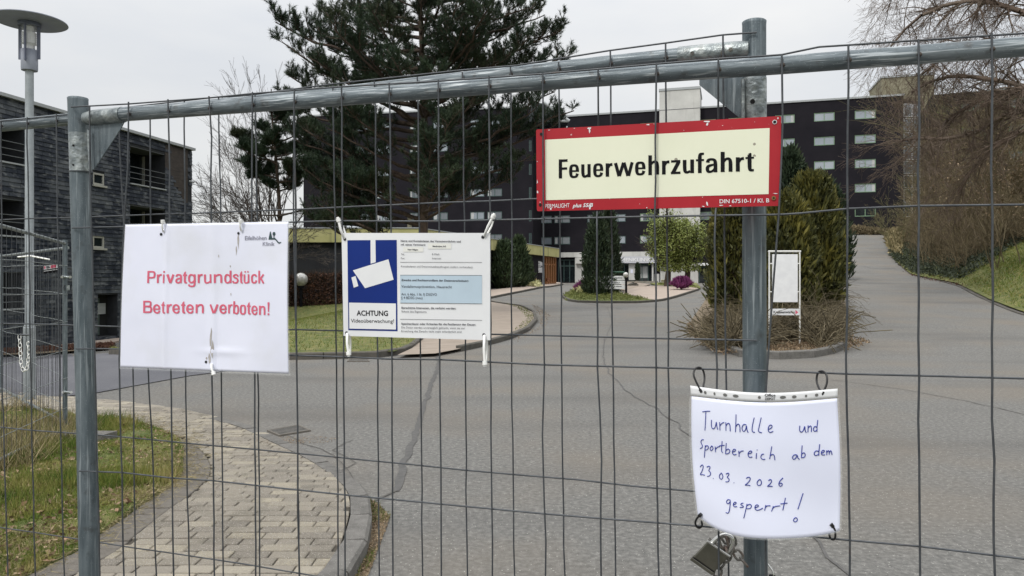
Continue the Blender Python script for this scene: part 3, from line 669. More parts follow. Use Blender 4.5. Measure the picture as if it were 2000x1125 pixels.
# drain grates
def drain(pxs, label, nb=6):
    q = [gp(x, y) for x, y in pxs]; c = sum(q, Vector())/4; root = thing('drain_grate', tuple(c), label, 'drain grate')
    B = lambda u, v, z: (q[0].lerp(q[1], u)).lerp(q[3].lerp(q[2], u), v)+Vector((0, 0, .006+z))
    mb = MB(); e = .08; z1 = .012
    for (u0, u1, v0, v1) in ((0, 1, 0, e), (0, 1, 1-e, 1), (0, e*.7, e, 1-e), (1-e*.7, 1, e, 1-e)): mb.hexa([B(u0, v0, -.03), B(u1, v0, -.03), B(u1, v1, -.03), B(u0, v1, -.03), B(u0, v0, z1), B(u1, v0, z1), B(u1, v1, z1), B(u0, v1, z1)], G['edge'])
    mb.build('frame', root); mb = MB(); mb.face([B(.04, .04, -.004), B(.96, .04, -.004), B(.96, .96, -.004), B(.04, .96, -.004)], G['dark']); mb.build('pit', root)
    for i in range(nb):
        v0 = e+(1-2*e)*(i+.35)/nb; v1 = e+(1-2*e)*(i+.8)/nb; u0, u1 = .06, .94; mb = MB()
        mb.hexa([B(u0, v0, -.01), B(u1, v0, -.01), B(u1, v1, -.01), B(u0, v1, -.01), B(u0, v0, z1-.002), B(u1, v0, z1-.002), B(u1, v1, z1-.002), B(u0, v1, z1-.002)], G['kerb']); mb.build('grate_bar', root)
drain([(545,853),(607,843),(583,832),(521,843)], 'slotted rusty drain grate in the road beside the footpath')
drain([(678,707),(722,707),(720,702),(680,702)], 'small rusty drain grate below the lawn kerb', 4)
# ================================================================= near mesh fences
class Plane:
    def __init__(s, X0, Y0, dx, dy):
        L_ = math.hypot(dx, dy); s.p = (X0, Y0); s.d = (dx/L_, dy/L_); s.n = (s.d[1], -s.d[0])   # n points to the camera
    def hit(s, px, py, off=0.):
        q, _, c = ray(px, py); Y = (s.n[0]*s.p[0]+s.n[1]*s.p[1]+off)/(s.n[0]*q+s.n[1]); return Vector((q*Y, Y, EYE+c*Y))
    def pt(s, u, z, off=0.): return Vector((s.p[0]+s.d[0]*u+s.n[0]*off, s.p[1]+s.d[1]*u+s.n[1]*off, z))
    def u(s, px): q = (px-1000)/FX; return (s.p[0]-q*s.p[1])/(q*s.d[1]-s.d[0])
PA = Plane(-.90624, 1.59552, .096127, -.027561)
PB = Plane(-1.32228, 1.91802, .094117, -.033793)
def wires(root, P, verts, hors, r=.00165, extra=(), uend=None, ztop=1.915):
    for k, pts in enumerate(verts):
        off = .0021
        Q = [P.hit(q[0], q[1], q[2] if len(q) > 2 else off) for q in pts]
        if Q[-1].z < 1.2: Q.append(Vector((Q[-1].x, Q[-1].y, .10)))
        # smooth polyline
        R = [Q[0]]
        for a, b in zip(Q[:-1], Q[1:]):
            n = max(1, int((b-a).length/.06))
            for j in range(1, n+1):
                q = a.lerp(b, j/n); 
                R.append(q+Vector((random.gauss(0, .0006), random.gauss(0, .0005), 0)))
        mb = MB(); mb.tube(R, r, G['wire'], 6); mb.build('wire', root)
    for u in extra:
        mb = MB(); mb.tube([P.pt(u, .10, .0021), P.pt(u+random.gauss(0, .004), 1, .0021), P.pt(u, ztop+.005, .0021)], r, G['wire'], 6); mb.build('wire', root)
    zb_ = .14; mb = MB(); mb.tube([P.pt(uend[0], .12, -.0175), P.pt(uend[1], .12, -.0175)], .015, G['galv_h'], 14); mb.build('bottom_tube', root)
    for pts in hors:
        Q = [P.hit(x, y, -.0017) for x, y in pts]
        if uend[2]: Q.append(P.pt(uend[1], Q[-1].z, -.0017))
        else: Q.insert(0, P.pt(uend[0], Q[0].z, -.0017))
        R = [Q[0]]
        for a, b in zip(Q[:-1], Q[1:]):
            n = max(1, int((b-a).length/.1))
            for j in range(1, n+1): R.append(a.lerp(b, j/n)+Vector((0, 0, random.gauss(0, .0007))))
        mb = MB(); mb.tube(R, r, G['wire'], 6); mb.build('wire', root)
fa = thing('mesh_fence_panel', (-.93, 1.62, 0), 'nearest galvanized construction fence panel, its post at left, carrying the white signs', 'fence', 'galvanized construction fence panels across the road')
# post with ring
def tubeP(P, px_pts, r, m, name, root, off, n=20, caps=True):
    mb = MB(); mb.tube([P.hit(x, y, off) for x, y in px_pts], r, m, n, caps); return mb.build(name, root)
pst = tubeP(PA, [(152, 192), (158, 400), (168, 760), (175, 1125), (177, 1240)], .0205, G['galv'], 'post', fa, -.0265, 28)
mb = MB(); c = PA.hit(152, 192, -.0265); mb.lathe(c-Vector((0, 0, .0005)), [(.0205, -.006), (.021, 0), (.019, .0015), (.0185, -.004), (0, -.006)], G['galv'], 28); mb.build('post_rim', fa)
c1 = PA.hit(155, 261, -.0265); c2 = PA.hit(157, 337, -.0265); mb = MB(); mb.tube([c1, c2], .0214, G['galv_b'], 28); mb.tube([c2, c2+Vector((0, 0, .0022))], .0222, G['wire'], 28)
for a in (270, 300):
    pass
mb.build('post_sleeve', fa)
mb = MB()
for py in (302, 340): mb.tube([PA.hit(143, py-18, -.010), PA.hit(143, py-18, -.004)], .0022, G['dark'], 10)
mb.build('rivet', fa)
tubeP(PA, [(232, 224), (575, 199), (1060, 160), (1527, 127), (2000, 91), (2150, 80)], .0150, G['galv_h'], 'top_tube', fa, -.0175, 22)
tubeP(PA, [(168, 232), (184, 230), (240, 224)], [.0135, .0168, .0168], G['galv_b'], 'tube_socket', fa, -.0175, 22)
mb = MB()
g = [PA.hit(176, 238, -.018), PA.hit(244, 236, -.018), PA.hit(236, 252, -.018), PA.hit(184, 331, -.018), PA.hit(178, 332, -.018)]
nn = Vector((PA.n[0], PA.n[1], 0))*.0012
mb.add([p+nn for p in g]+[p-nn for p in g], [(0, 1, 2, 3, 4), (9, 8, 7, 6, 5)]+[(i, (i+1) % 5, (i+1) % 5+5, i+5) for i in range(5)], G['galv'])
mb.build('gusset_plate', fa)
mb = MB(); mb.tube([PA.hit(173, 254, -.008), PA.hit(176, 331, -.008)], .0032, G['galv_b'], 10); mb.build('weld_seam', fa)
TW = .0
va = {
 0: [(175,206),(176,330),(180,500),(185,700),(190,900),(196,1135)],
 1: [(251,199),(249,330),(240,480),(233,700),(236,860),(242,1135)],
 2: [(328,194),(331,330),(333,500),(333,720),(336,900),(339,1135)],
 3: [(408,188),(412,270),(412,430),(414,740),(417,900),(419,1135)],
 4: [(493,180),(491,430),(497,730),(500,1135)],
 5: [(575,173),(577,430),(579,720),(584,1135)],
 6: [(667,168),(669,430),(671,720),(675,1135)],
 7: [(760,162),(764,430),(766,720),(767,1135)],
 8: [(856,156),(858,430),(859,700),(862,1135)],
 9: [(955,149),(957,430),(958,700),(962,1135)],
 10: [(1060,143),(1061,430),(1063,720),(1059,850),(1063,980),(1067,1135)],
 11: [(1168,136),(1168,222,.0005),(1168,238,-.0125),(1167,408,-.0125),(1166,425,0),(1166,470),(1167,720),(1175,900),(1173,990),(1174,1135)],
 12: [(1282,124),(1279,430),(1282,720),(1286,1135)],
 13: [(1403,115),(1402,212,.0005),(1402,228,-.0125),(1398,402,-.0125),(1397,416,0),(1397,470),(1399,720),(1404,1000),(1405,1135)],
 14: [(1527,106),(1528,240),(1522,420),(1511,560),(1500,700),(1494,790),(1494,1000),(1496,1135)],
 15: [(1657,89),(1655,420),(1653,700),(1658,900),(1659,1135)],
 16: [(1794,77),(1794,420),(1794,740),(1797,1135)],
 17: [(1937,64),(1937,420),(1939,740),(1942,1135)],
 18: [(2090,52),(2090,420),(2093,740),(2096,1135)]}
ha = [[(139,209),(251,203),(493,183),(667,171),(856,158),(1060,145),(1282,126),(1403,114),(1480,110),(1527,107),(1600,92),(1657,87),(1794,79),(2000,65),(2150,54)],
 [(141,445),(250,443),(575,433),(860,431),(1060,429),(1280,422),(1400,420),(1524,420),(1560,416),(1657,407),(1794,403),(2000,399),(2150,397)],
 [(148,681),(240,682),(575,694),(860,703),(1060,711),(1280,717),(1400,722),(1524,725),(1657,731),(2000,741),(2150,745)],
 [(155,920),(240,925),(420,940),(671,966),(860,984),(1060,1003),(1285,1020),(1404,1032),(1657,1055),(1800,1068),(2000,1092),(2150,1106)],
 [(160,1155),(700,1235),(1400,1330),(2100,1450)]]
wires(fa, PA, list(va.values()), ha, extra=[i*.1 for i in range(19, 35)], uend=(0, 3.46, True))
mb = MB(); mb.tube([PA.hit(2150, 80, -.0175), PA.pt(3.46, 1.895, -.0175)], .0150, G['galv_h'], 22); mb.build('top_tube', fa)
mb = MB(); mb.tube([PA.pt(3.47, -.06, -.0265), PA.pt(3.47, 1.945, -.0265)], .0205, G['galv'], 28); mb.build('post', fa)

def welds(root, P, xs, ypx):
    for x in xs:
        y = float(np.interp(x, [a for a, b in ypx], [b for a, b in ypx])); mb = MB(); c = P.hit(x+1.5, y, -.0035); mb.lathe(c, [(.0005, -.004), (.0036, -.002), (.0042, .0), (.003, .003), (.0005, .0042)], G['weld'], 8); mb.build('weld', root)
welds(fa, PA, [q[0][0]-.0 for q in list(va.values())[1:18]], [(232,224),(575,199),(1060,160),(1527,127),(2000,91)])
fb = thing('mesh_fence_panel', (.42, 1.29, 0), 'construction fence panel behind the nearest one, ending in the padlocked post at right', 'fence', 'galvanized construction fence panels across the road')
tubeP(PB, [(1473, 43), (1473, 400), (1474, 760), (1476, 1135), (1476, 1260)], .0205, G['galv'], 'post', fb, -.0265, 28)
mb = MB(); mb.lathe(PB.hit(1473, 43, -.0265), [(.0205, -.006), (.021, 0), (.019, .0015), (.0185, -.004), (0, -.006)], G['galv'], 28); mb.build('post_rim', fb)
mb = MB(); mb.tube([PB.hit(1473, 154, -.0265), PB.hit(1473, 402, -.0265)], .0213, G['galv_b'], 28); mb.build('post_sleeve', fb)
mb = MB(); mb.tube([PB.hit(1470, 198, -.010), PB.hit(1470, 198, -.0035)], .0042, G['dark'], 14); mb.build('bolt_hole', fb)
tubeP(PB, [(-160, 262), (0, 246), (360, 212), (650, 184), (903, 155), (1192, 124), (1335, 109)], .0150, G['galv_h'], 'top_tube', fb, -.0175, 22)
tubeP(PB, [(1325, 110), (1433, 100), (1450, 98.5), (1462, 97)], [.0170, .0170, .0162, .0150], G['galv_b'], 'tube_socket', fb, -.0175, 22)
mb = MB()
for x, y in ((1352, 104), (1427, 97), (1411, 103)): mb.tube([PB.hit(x, y, -.008), PB.hit(x, y, .0008)], .0036, G['rust'], 12)
mb.build('rivet', fb)
mb = MB(); g = [PB.hit(1366, 150, -.018), PB.hit(1456, 140, -.018), PB.hit(1456, 229, -.018), PB.hit(1443, 229, -.018), PB.hit(1366, 166, -.018)]
nn = Vector((PB.n[0], PB.n[1], 0))*.0012
mb.add([p+nn for p in g]+[p-nn for p in g], [(0, 1, 2, 3, 4), (9, 8, 7, 6, 5)]+[(i, (i+1) % 5, (i+1) % 5+5, i+5) for i in range(5)], G['galv']); mb.build('gusset_plate', fb)
mb = MB(); mb.tube([PB.hit(1451, 155, -.008), PB.hit(1452, 236, -.008)], .0034, G['galv_b'], 10); mb.build('weld_seam', fb)
vb = [[(-50,243),(-48,720),(-36,1135)], [(2,236),(3,720),(16,1135)], [(53,229),(60,720),(69,1135)], [(110,222),(116,720),(125,1135)], [(172,217),(176,720),(182,1135)],
 [(231,212),(244,500),(260,720),(265,1135)], [(293,204),(294,430),(289,700),(291,760),(299,900),(305,1135)], [(360,198),(362,720),(370,1135)], [(427,190),(431,430),(432,720),(436,1135)],
 [(498,183),(502,430),(504,720),(508,1135)], [(575,176),(573,430),(580,720),(584,1135)], [(650,166),(654,430),(657,720),(661,1135)], [(731,158),(736,430),(738,720),(740,1135)],
 [(815,150),(819,430),(822,720),(826,1135)], [(903,141),(907,430),(909,720),(913,1135)], [(997,131),(1000,430),(1000,720),(1005,1135)], [(1091,121),(1094,430),(1097,720),(1103,1135)],
 [(1192,100),(1194,430),(1197,720),(1203,1135)], [(1300,85),(1303,430),(1305,720),(1311,1135)], [(1412,69),(1414,300),(1416,540),(1418,720),(1424,1135)]]
hb = [[(-160,254),(0,236),(150,222),(230,212),(420,190),(480,186),(650,165),(900,138),(1010,128),(1190,99),(1300,84),(1412,69),(1478,63)],
 [(-160,437),(0,430),(530,411),(1048,388),(1478,372)], [(-160,628),(0,632),(740,648),(1478,665)], [(-160,818),(0,834),(400,868),(800,907),(1130,938),(1478,972)], [(-160,1006),(0,1030),(400,1090),(640,1128),(1000,1190)]]
wires(fb, PB, vb, hb, extra=[-i*.1 for i in range(2, 16)], uend=(-1.6, 1.86, False), ztop=1.945)
mb = MB(); mb.tube([PB.hit(-160, 262, -.0175), PB.pt(-1.6, 1.95, -.0175)], .0150, G['galv_h'], 22); mb.build('top_tube', fb)
mb = MB(); mb.tube([PB.pt(-1.62, -.06, -.0265), PB.pt(-1.62, 1.99, -.0265)], .0205, G['galv'], 28); mb.build('post', fb)

welds(fb, PB, [q[0][0] for q in vb if 0 < q[0][0] < 1320], [(0,246),(360,212),(650,184),(903,155),(1192,124),(1335,109)])
# ================================================================= far mesh fence on the verge
def far_panel(A, B, zA, zB, label, z0=.05, n=35, post_ends=(1, 0), lean=0.):
    """A,B top tube ends (world xy)"""
    A = Vector(A); B = Vector(B); root = thing('mesh_fence_panel', (A.x, A.y, gz(A.x, A.y)), label, 'fence', 'thin mesh fence panels standing on the verge')
    d = (B-A).normalized(); 
    def P(t, z, o=0.): q = A.lerp(B, t)+Vector((-d.y, d.x))*o; return Vector((q.x, q.y, z))
    top = lambda t: zA+(zB-zA)*t; bot = lambda t: z0+gz(*A.lerp(B, t))
    mb = MB(); mb.tube([P(0, top(0)), P(1, top(1))], .016, G['galv_b'], 10); mb.build('top_tube', root)
    mb = MB(); mb.tube([P(0, bot(0)), P(1, bot(1))], .016, G['galv_b'], 10); mb.build('bottom_tube', root)
    for t in (0, 1):
        if post_ends[t]: mb = MB(); mb.tube([P(t, bot(t)-.1), P(t, top(t)+.035)], .022, G['galv'], 14); mb.build('post', root)
    for i in range(1, n):
        t = i/n; mb = MB(); mb.tube([P(t, bot(t)-.0, .018), P(t+random.gauss(0, .001), (bot(t)+top(t))/2, .018+random.gauss(0, .006)), P(t, top(t)+.01, .018)], .0022, G['wire'], 4); mb.build('wire', root)
    for z in (.28, .57, .84, 1.12, 1.40, 1.68):
        mb = MB(); mb.tube([P(k/6, z*(1 if k == 0 else 1+.03*k/6)+gz(*A)*.3+random.gauss(0, .006), .022) for k in range(7)], .003, G['galv_b'], 4); mb.build('wire', root)
    return root
c1_ = far_panel((-4.455, 7.4), (-4.455+.22*3.4, 7.4-.975*3.4), 1.915, 2.10, 'thin mesh fence panel running from the far corner post towards the near left', .03)
c2_ = far_panel((-4.47, 7.47), (-6.95, 10.1), 1.875, 1.875, 'thin mesh fence panel behind the corner post, slanting away to the back left', .05, post_ends=(0, 1))
mb = MB(); mb.tube([at(35, 502, 7.2), at(60, 500, 7.2), at(97, 507, 7.2)], .008, G['tie'], 8); mb.build('white_rod', loc=at(60, 500, 7.2), label='white plastic rod stuck through the far mesh fence', cat='rod')
ct = thing('fence_clamp', at(128, 541, 7.35), 'upper clamp with bolt on the corner post of the far fence', 'clamp', 'clamps on the far corner post')
def clamp(root, px, py, Y):
    mb = MB(); mb.tube([at(px-6, py-1, Y), at(px+9, py+1, Y)], .012, G['galv_b'], 8); mb.build('strap', root)
    for dx in (-7, 9): mb = MB(); mb.tube([at(px+dx, py, Y-.02), at(px+dx, py, Y+.02)], .014, G['chrome'], 6); mb.build('bolt', root)
clamp(ct, 128, 541, 7.36)
mb = MB(); mb.tube([at(127, 556, 7.36), at(124, 562, 7.36), at(127, 568, 7.36)], .006, G['wire'], 6); mb.obox(lambda s, d, z: at(133+s, 562-z, 7.36+d), (-3, 3), (-.02, .02), (-5, 5), G['galv_b']); mb.build('catch', ct)
ct2 = thing('fence_clamp', at(130, 766, 7.35), 'lower clamp with bolt on the corner post of the far fence, just above the grass', 'clamp', 'clamps on the far corner post'); clamp(ct2, 130, 766, 7.36)
# info plate on the far fence
def plate(name, label, cat, q, thick, m, parent=None):
    """q four world corners TL TR BR BL"""
    n_ = (q[1]-q[0]).cross(q[3]-q[0]).normalized()
    if n_.y > 0: n_ = -n_
    mb = MB(); f = [p for p in q]; b = [p-n_*thick for p in q]
    mb.add(f+b, [(3, 2, 1, 0), (4, 5, 6, 7)]+[(i, (i+1) % 4, (i+1) % 4+4, i+4) for i in range(4)], m); o = mb.build(name, parent); return o, n_
def Fq(q, n_, d0=0.):
    def F(u, v, d=0.): return q[3].lerp(q[2], u).lerp(q[0].lerp(q[1], u), v)+n_*(d+d0)
    return F
def quadF(mb, F, u0, u1, v0, v1, m, d=.0006): mb.face([F(u0, v0, d), F(u1, v0, d), F(u1, v1, d), F(u0, v1, d)], m)
Yp = 6.9
q = [at(84, 519, 6.95), at(113, 515, 7.15), at(113, 531, 7.15), at(84, 535, 6.95)]
r_ = thing('warning_plate', q[0], 'small black and white warning plate with a red field on the far mesh fence', 'sign')
o, n_ = plate('plate', None, None, q, .004, G['black'], r_); F = Fq(q, n_)
mb = MB(); quadF(mb, F, .03, .97, .50, .96, G['white']); mb.build('print', r_); mb = MB(); quadF(mb, F, .5, .88, .56, .92, G['txtred'], .0012); quadF(mb, F, .06, .16, .6, .9, G['txtred'], .0012); mb.build('print', r_)
mb = MB(); quadF(mb, F, .2, .46, .6, .74, G['dgrey'], .0012); quadF(mb, F, .2, .42, .78, .88, G['dgrey'], .0012); quadF(mb, F, .05, .95, .28, .36, G['white'], .0012); mb.build('print', r_)
# plastic link chain
mb0 = thing('link_chain', at(44, 655, 6.3), 'bright link chain looped from the far mesh fence before the lamp pole', 'chain')
Yc = 6.25; pts = [(38, 655), (40, 690), (41, 710), (44, 722), (48, 727), (53, 720), (55, 705), (57, 690), (55, 668)]
def link_at(a, b, m, root, w, r, name='link', alt=0, n=6, view=Vector((0, 1, 0))):
    d = (b-a); ln = d.length; d.normalize(); s_ = d.cross(view).normalized(); v2 = d.cross(s_).normalized(); s_ = v2 if alt else s_
    c = (a+b)/2; hl = ln/2*1.12; R = []
    for k in range(12):
        t = 2*math.pi*k/12; x = math.cos(t); y_ = math.sin(t); R.append(c+d*(x*w*.5+(hl-w*.5)*(1 if x > 0.01 else -1 if x < -.01 else 0))+s_*y_*w*.5)
    R.append(R[0]); mb = MB(); mb.tube(R, r, m, n, False); mb.build(name, root)
P = [at(x, y, Yc) for x, y in pts]; cum = [0]
for a, b in zip(P[:-1], P[1:]): cum.append(cum[-1]+(b-a).length)
n = 17
for i in range(n): link_at(along(P, cum, cum[-1]*i/n), along(P, cum, cum[-1]*(i+1)/n), G['tie'], mb0, .026, .0035, alt=i % 2)
mb = MB(); mb.tube([at(37, 654, Yc), at(60, 654, Yc)], .008, G['wire'], 8); mb.build('hook', mb0)
# concrete foot of the far fence
ft = gp(196, 852, .06); mb = MB(); mb.prism([(ft.x-.42, ft.y-.08), (ft.x+.08, ft.y-.12), (ft.x+.12, ft.y+.08), (ft.x-.40, ft.y+.12)], ft.z-.06, ft.z+.035, G['kerb']); mb.build('foot_block', c1_)

# ================================================================= signs on the near fence
def tie(root_label, P, a, b, off, m, w=.0028, knot=True, tail=None, front=.006):
    """zip tie: loop from hole a (on the sign) over wire b"""
    A = P.hit(*a, off); B = P.hit(*b, off+.003); C_ = P.hit(*b, -.006); root = thing('zip_tie', A, root_label, 'zip tie')
    mb = MB(); mb.tube([A+Vector((0, .004, 0)), A, A.lerp(B, .5)+Vector((-.001, -.002, 0)), B], w*.72, m, 8); mb.build('strap', root)
    mb = MB(); mb.tube([A+Vector((.004, .005, 0)), A.lerp(C_, .5)+Vector((.005, 0, 0)), C_+Vector((.003, 0, 0)), B], w*.55, m, 8); mb.build('strap', root)
    if knot:
        d = (B-A).normalized(); mb = MB(); mb.tube([B-d*.003, B+d*.0035], w*1.35, m, 6); mb.build('buckle', root)
        if tail: mb = MB(); mb.tube([B, B+d*tail], w*.8, m, 6); mb.build('tail', root)
    return root

def ribbon_text(root, Q, F, glyphs, ox, oy, sc, m, name='lettering', d0=.0008):
    """bold letters drawn as broad strokes; points (x,y,width) measured on an enlargement with origin ox,oy and scale sc"""
    mb = MB(); k = 0
    for st in glyphs:
        st = list(st)
        if len(st) > 2:
            for _ in range(2):
                o_ = [st[0]]
                for a, b in zip(st[:-1], st[1:]): o_ += [tuple(a[i]*.75+b[i]*.25 for i in range(3)), tuple(a[i]*.25+b[i]*.75 for i in range(3))]
                o_.append(st[-1]); st = o_
        k += 1; d = d0+k*.000006; Lp = []; Rp = []
        for i, (x, y, w_) in enumerate(st):
            a = st[max(0, i-1)]; b = st[min(len(st)-1, i+1)]; tx, ty = b[0]-a[0], b[1]-a[1]; n_ = math.hypot(tx, ty) or 1; nx, ny = -ty/n_*w_/2, tx/n_*w_/2
            Lp.append((x+nx, y+ny)); Rp.append((x-nx, y-ny))
        P_ = [[F(*uv(Q, ox+x/sc, oy+y/sc), d) for x, y in S_] for S_ in (Lp, Rp)]
        for i in range(len(st)-1): mb.face([P_[0][i], P_[0][i+1], P_[1][i+1], P_[1][i]], m)
    return mb.build(name, root)
def sh_(g, dx, dy, sx=1., x0=0): return [[(x0+(x-x0)*sx+dx, y+dy, w_) for x, y, w_ in st] for st in g]
ge_ = [[(372,440,34),(520,438,34)], [(490,455,66),(490,400,66),(478,340,58),(420,326,42),(362,342,58),(351,400,68),(350,480,68),(362,545,58),(418,560,42),(474,545,50),(490,488,64)]]
GA = [[(136,212,70),(136,585,70)], [(168,238,50),(286,232,50)], [(168,393,46),(278,388,46)]]+ge_+sh_(ge_, 497, -20)+sh_(ge_, 1340, -55)+[
 [(602,308,68),(602,480,68),(613,535,62),(655,550,46),(705,520,50)], [(730,302,66),(730,560,66)], [(1103,288,70),(1103,548,70)], [(1120,370,50),(1145,315,52),(1205,308,58)],
 [(1267,281,66),(1338,539,66)], [(1345,538,62),(1428,273,62)], [(1436,272,64),(1515,532,64)], [(1528,531,60),(1600,265,62)], [(1955,130,70),(1955,518,70)],
 [(1975,300,44),(2010,262,46),(2070,250,52),(2096,300,70),(2096,505,70)]]
GB = [[(222,338,72),(222,605,72)], [(240,420,50),(270,362,52),(330,358,60)], [(362,350,46),(541,343,46)], [(512,352,72),(392,586,72)], [(358,577,46),(543,570,46)],
 [(623,320,70),(623,500,70),(634,553,62),(676,568,46),(728,540,50)], [(766,312,72),(766,578,72)], [(911,260,72),(911,578,72)], [(911,290,72),(915,215,66),(945,202,48),(990,200,44)], [(838,328,40),(990,322,40)],
 [(1060,374,70),(1066,325,60),(1125,306,44),(1190,320,58),(1206,375,70),(1206,562,70)], [(1195,405,34),(1120,425,48),(1062,448,62),(1052,500,70),(1062,548,58),(1115,556,42),(1165,530,44),(1188,480,30)],
 [(1340,163,76),(1340,558,76)], [(1365,350,44),(1400,300,48),(1462,294,54),(1486,350,72),(1486,552,72)], [(1620,270,74),(1620,550,74)], [(1640,360,48),(1672,302,52),(1733,292,60)], [(1835,225,74),(1835,470,74),(1845,525,58),(1914,522,42)], [(1835,228,74),(1862,190,26)], [(1760,285,38),(1916,278,38)]]
# --- 1: private property notice (laminated sheet)
OFFS = .009
s1 = thing('notice_sign', PA.hit(400, 580, OFFS), 'large white laminated notice reading Privatgrundstück Betreten verboten in red', 'sign')
q1 = [PA.hit(245, 439, OFFS), PA.hit(563, 433, OFFS), PA.hit(563.5, 730, OFFS), PA.hit(235, 717, OFFS)]
n1 = Vector((PA.n[0], PA.n[1], 0))
def bend1(u, v):   # slight waves and the crease at the bottom tie
    return .0035*math.sin(u*7+.8)*math.sin(v*3.1)+.0025*math.exp(-((u-.56)/.03)**2)*(1-v*.3)-.004*math.exp(-((u-.585)/.012)**2)*math.exp(-(v/.35)**2)+.002*math.exp(-((v-.13)/.02)**2)*math.exp(-((u-.62)/.12)**2)+.003*math.exp(-((u-.275)/.012)**2)*.6
def F1(u, v, d=0.): return q1[3].lerp(q1[2], u).lerp(q1[0].lerp(q1[1], u), v)+n1*(d+bend1(u, v))
def sheet_obj(name, F, nu, nv, m, parent, u0=0, u1=1, v0=0, v1=1, th=.0008):
    V = []; Fc = []
    for j in range(nv+1):
        for i in range(nu+1): V.append(F(u0+(u1-u0)*i/nu, v0+(v1-v0)*j/nv, 0))
    nf = len(V)
    for j in range(nv+1):
        for i in range(nu+1): V.append(F(u0+(u1-u0)*i/nu, v0+(v1-v0)*j/nv, -th))
    for j in range(nv):
        for i in range(nu):
            a = j*(nu+1)+i; Fc.append((a, a+1, a+nu+2, a+nu+1)); Fc.append((nf+a+nu+1, nf+a+nu+2, nf+a+1, nf+a))
    for i in range(nu):
        a = i; Fc.append((nf+a, nf+a+1, a+1, a)); a = nv*(nu+1)+i; Fc.append((a, a+1, nf+a+1, nf+a))
    for j in range(nv):
        a = j*(nu+1); Fc.append((a, a+nu+1, nf+a+nu+1, nf+a)); a = j*(nu+1)+nu; Fc.append((nf+a, nf+a+nu+1, a+nu+1, a))
    me = np_mesh(name, V, Fc, 4, m, True); return link_mesh(name, me, parent)
sheet_obj('sheet', F1, 110, 60, G['paper'], s1)
mb = MB()
for (u0, v0, u1, v1) in ((-.004, -.012, 1.006, -.001), (1.0005, -.012, 1.008, 1.004), (-.006, 1.0005, 1.006, 1.006), (-.006, -.012, -.0005, 1.004)):
    nn_ = 24
    for i in range(nn_):
        if u1-u0 > v1-v0: a, b = u0+(u1-u0)*i/nn_, u0+(u1-u0)*(i+1)/nn_; mb.face([F1(a, v0, -.0004), F1(b, v0, -.0004), F1(b, v1, -.0004), F1(a, v1, -.0004)], G['clear'], True)
        else: a, b = v0+(v1-v0)*i/nn_, v0+(v1-v0)*(i+1)/nn_; mb.face([F1(u0, a, -.0004), F1(u1, a, -.0004), F1(u1, b, -.0004), F1(u0, b, -.0004)], G['clear'], True)
mb.build('laminate_edge', s1)
def uv(q, px, py, w=(0, 0, 1, 1)):
    """approximate inverse of the bilinear picture quad (pixel corners q TL TR BR BL)"""
    u, v = .5, .5
    for _ in range(30):
        x = (1-v)*((1-u)*q[3][0]+u*q[2][0])+v*((1-u)*q[0][0]+u*q[1][0]); y = (1-v)*((1-u)*q[3][1]+u*q[2][1])+v*((1-u)*q[0][1]+u*q[1][1])
        u += (px-x)/(q[1][0]-q[0][0]); v -= (py-y)/(q[3][1]-q[0][1])
    return u, v
Q1 = [(245, 439), (563, 433), (563.5, 730), (235, 717)]
def txt(root, Q, F, s, x0, x1, ybase, cap, m, bold=0., d=None, **k):
    """lettering between picture x0..x1, baseline ybase (at x0; second value at x1), cap height in px"""
    yb0, yb1 = ybase if isinstance(ybase, tuple) else (ybase, ybase)
    u0, v0 = uv(Q, x0, yb0); u1, v1 = uv(Q, x1, yb1); _, vt = uv(Q, x0, yb0-cap)
    def FF(u, v, dd):
        t = (u-u0)/(u1-u0); return F(u, v+(v1-v0)*t, dd if d is None else d)
    return text_mesh(s, m, FF, u0, u1, v0, vt, bold, root, **k)

def e_(x0, x1, y0, y1, w_=42): 
    fx = lambda v: x0+v*(x1-x0); fy = lambda v: y0+v*(y1-y0)
    return [[(fx(.2), fy(.53), w_*.7), (fx(.98), fy(.53), w_*.7)], [(fx(.86), fy(.55), w_*.95), (fx(.86), fy(.25), w_*.95), (fx(.5), fy(.05), w_*.82), (fx(.12), fy(.25), w_), (fx(.12), fy(.75), w_), (fx(.5), fy(.97), w_*.82), (fx(.82), fy(.88), w_*.9), (fx(.88), fy(.68), w_*.85)]]
GC = [[(174,100,42),(168,368,42)], [(190,118,36),(260,118,36),(308,128,40),(314,183,42),(304,242,40),(255,250,36),(188,250,36)], [(385,178,42),(385,368,42)], [(398,235,34),(420,190,36),(470,186,40)], [(522,178,42),(515,368,42)], [(529,102,46),(528,142,46)],
 [(602,178,44),(657,368,44)], [(723,178,44),(660,368,44)], [(787,228,40),(795,190,36),(845,183,34),(888,198,40),(886,260,42),(880,368,42)], [(882,258,28),(825,272,36),(784,295,40),(784,348,40),(825,366,34),(868,345,34),(884,305,28)],
 [(968,150,44),(966,330,44),(975,362,38),(1014,360,30)], [(968,155,44),(985,115,14)], [(930,195,36),(1014,195,36)], [(1178,175,42),(1178,390,42),(1165,436,38),(1110,442,34),(1058,430,36),(1052,395,34)], [(1170,235,30),(1145,192,34),(1085,182,36),(1058,225,42),(1058,310,42),(1085,362,36),(1140,352,34),(1170,310,28)],
 [(1265,175,42),(1265,368,42)], [(1278,235,34),(1300,190,36),(1352,186,40)], [(82,755,42),(80,1022,42)], [(100,772,36),(180,772,36),(224,780,38),(232,825,40),(218,872,38),(180,877,34),(100,877,34)], [(100,880,34),(180,882,34),(235,895,40),(244,950,42),(230,1000,40),(180,1006,36),(100,1006,36)]]
GC += e_(283,440,828,1036)+e_(703,860,828,1036)+e_(1000,1158,830,1038)
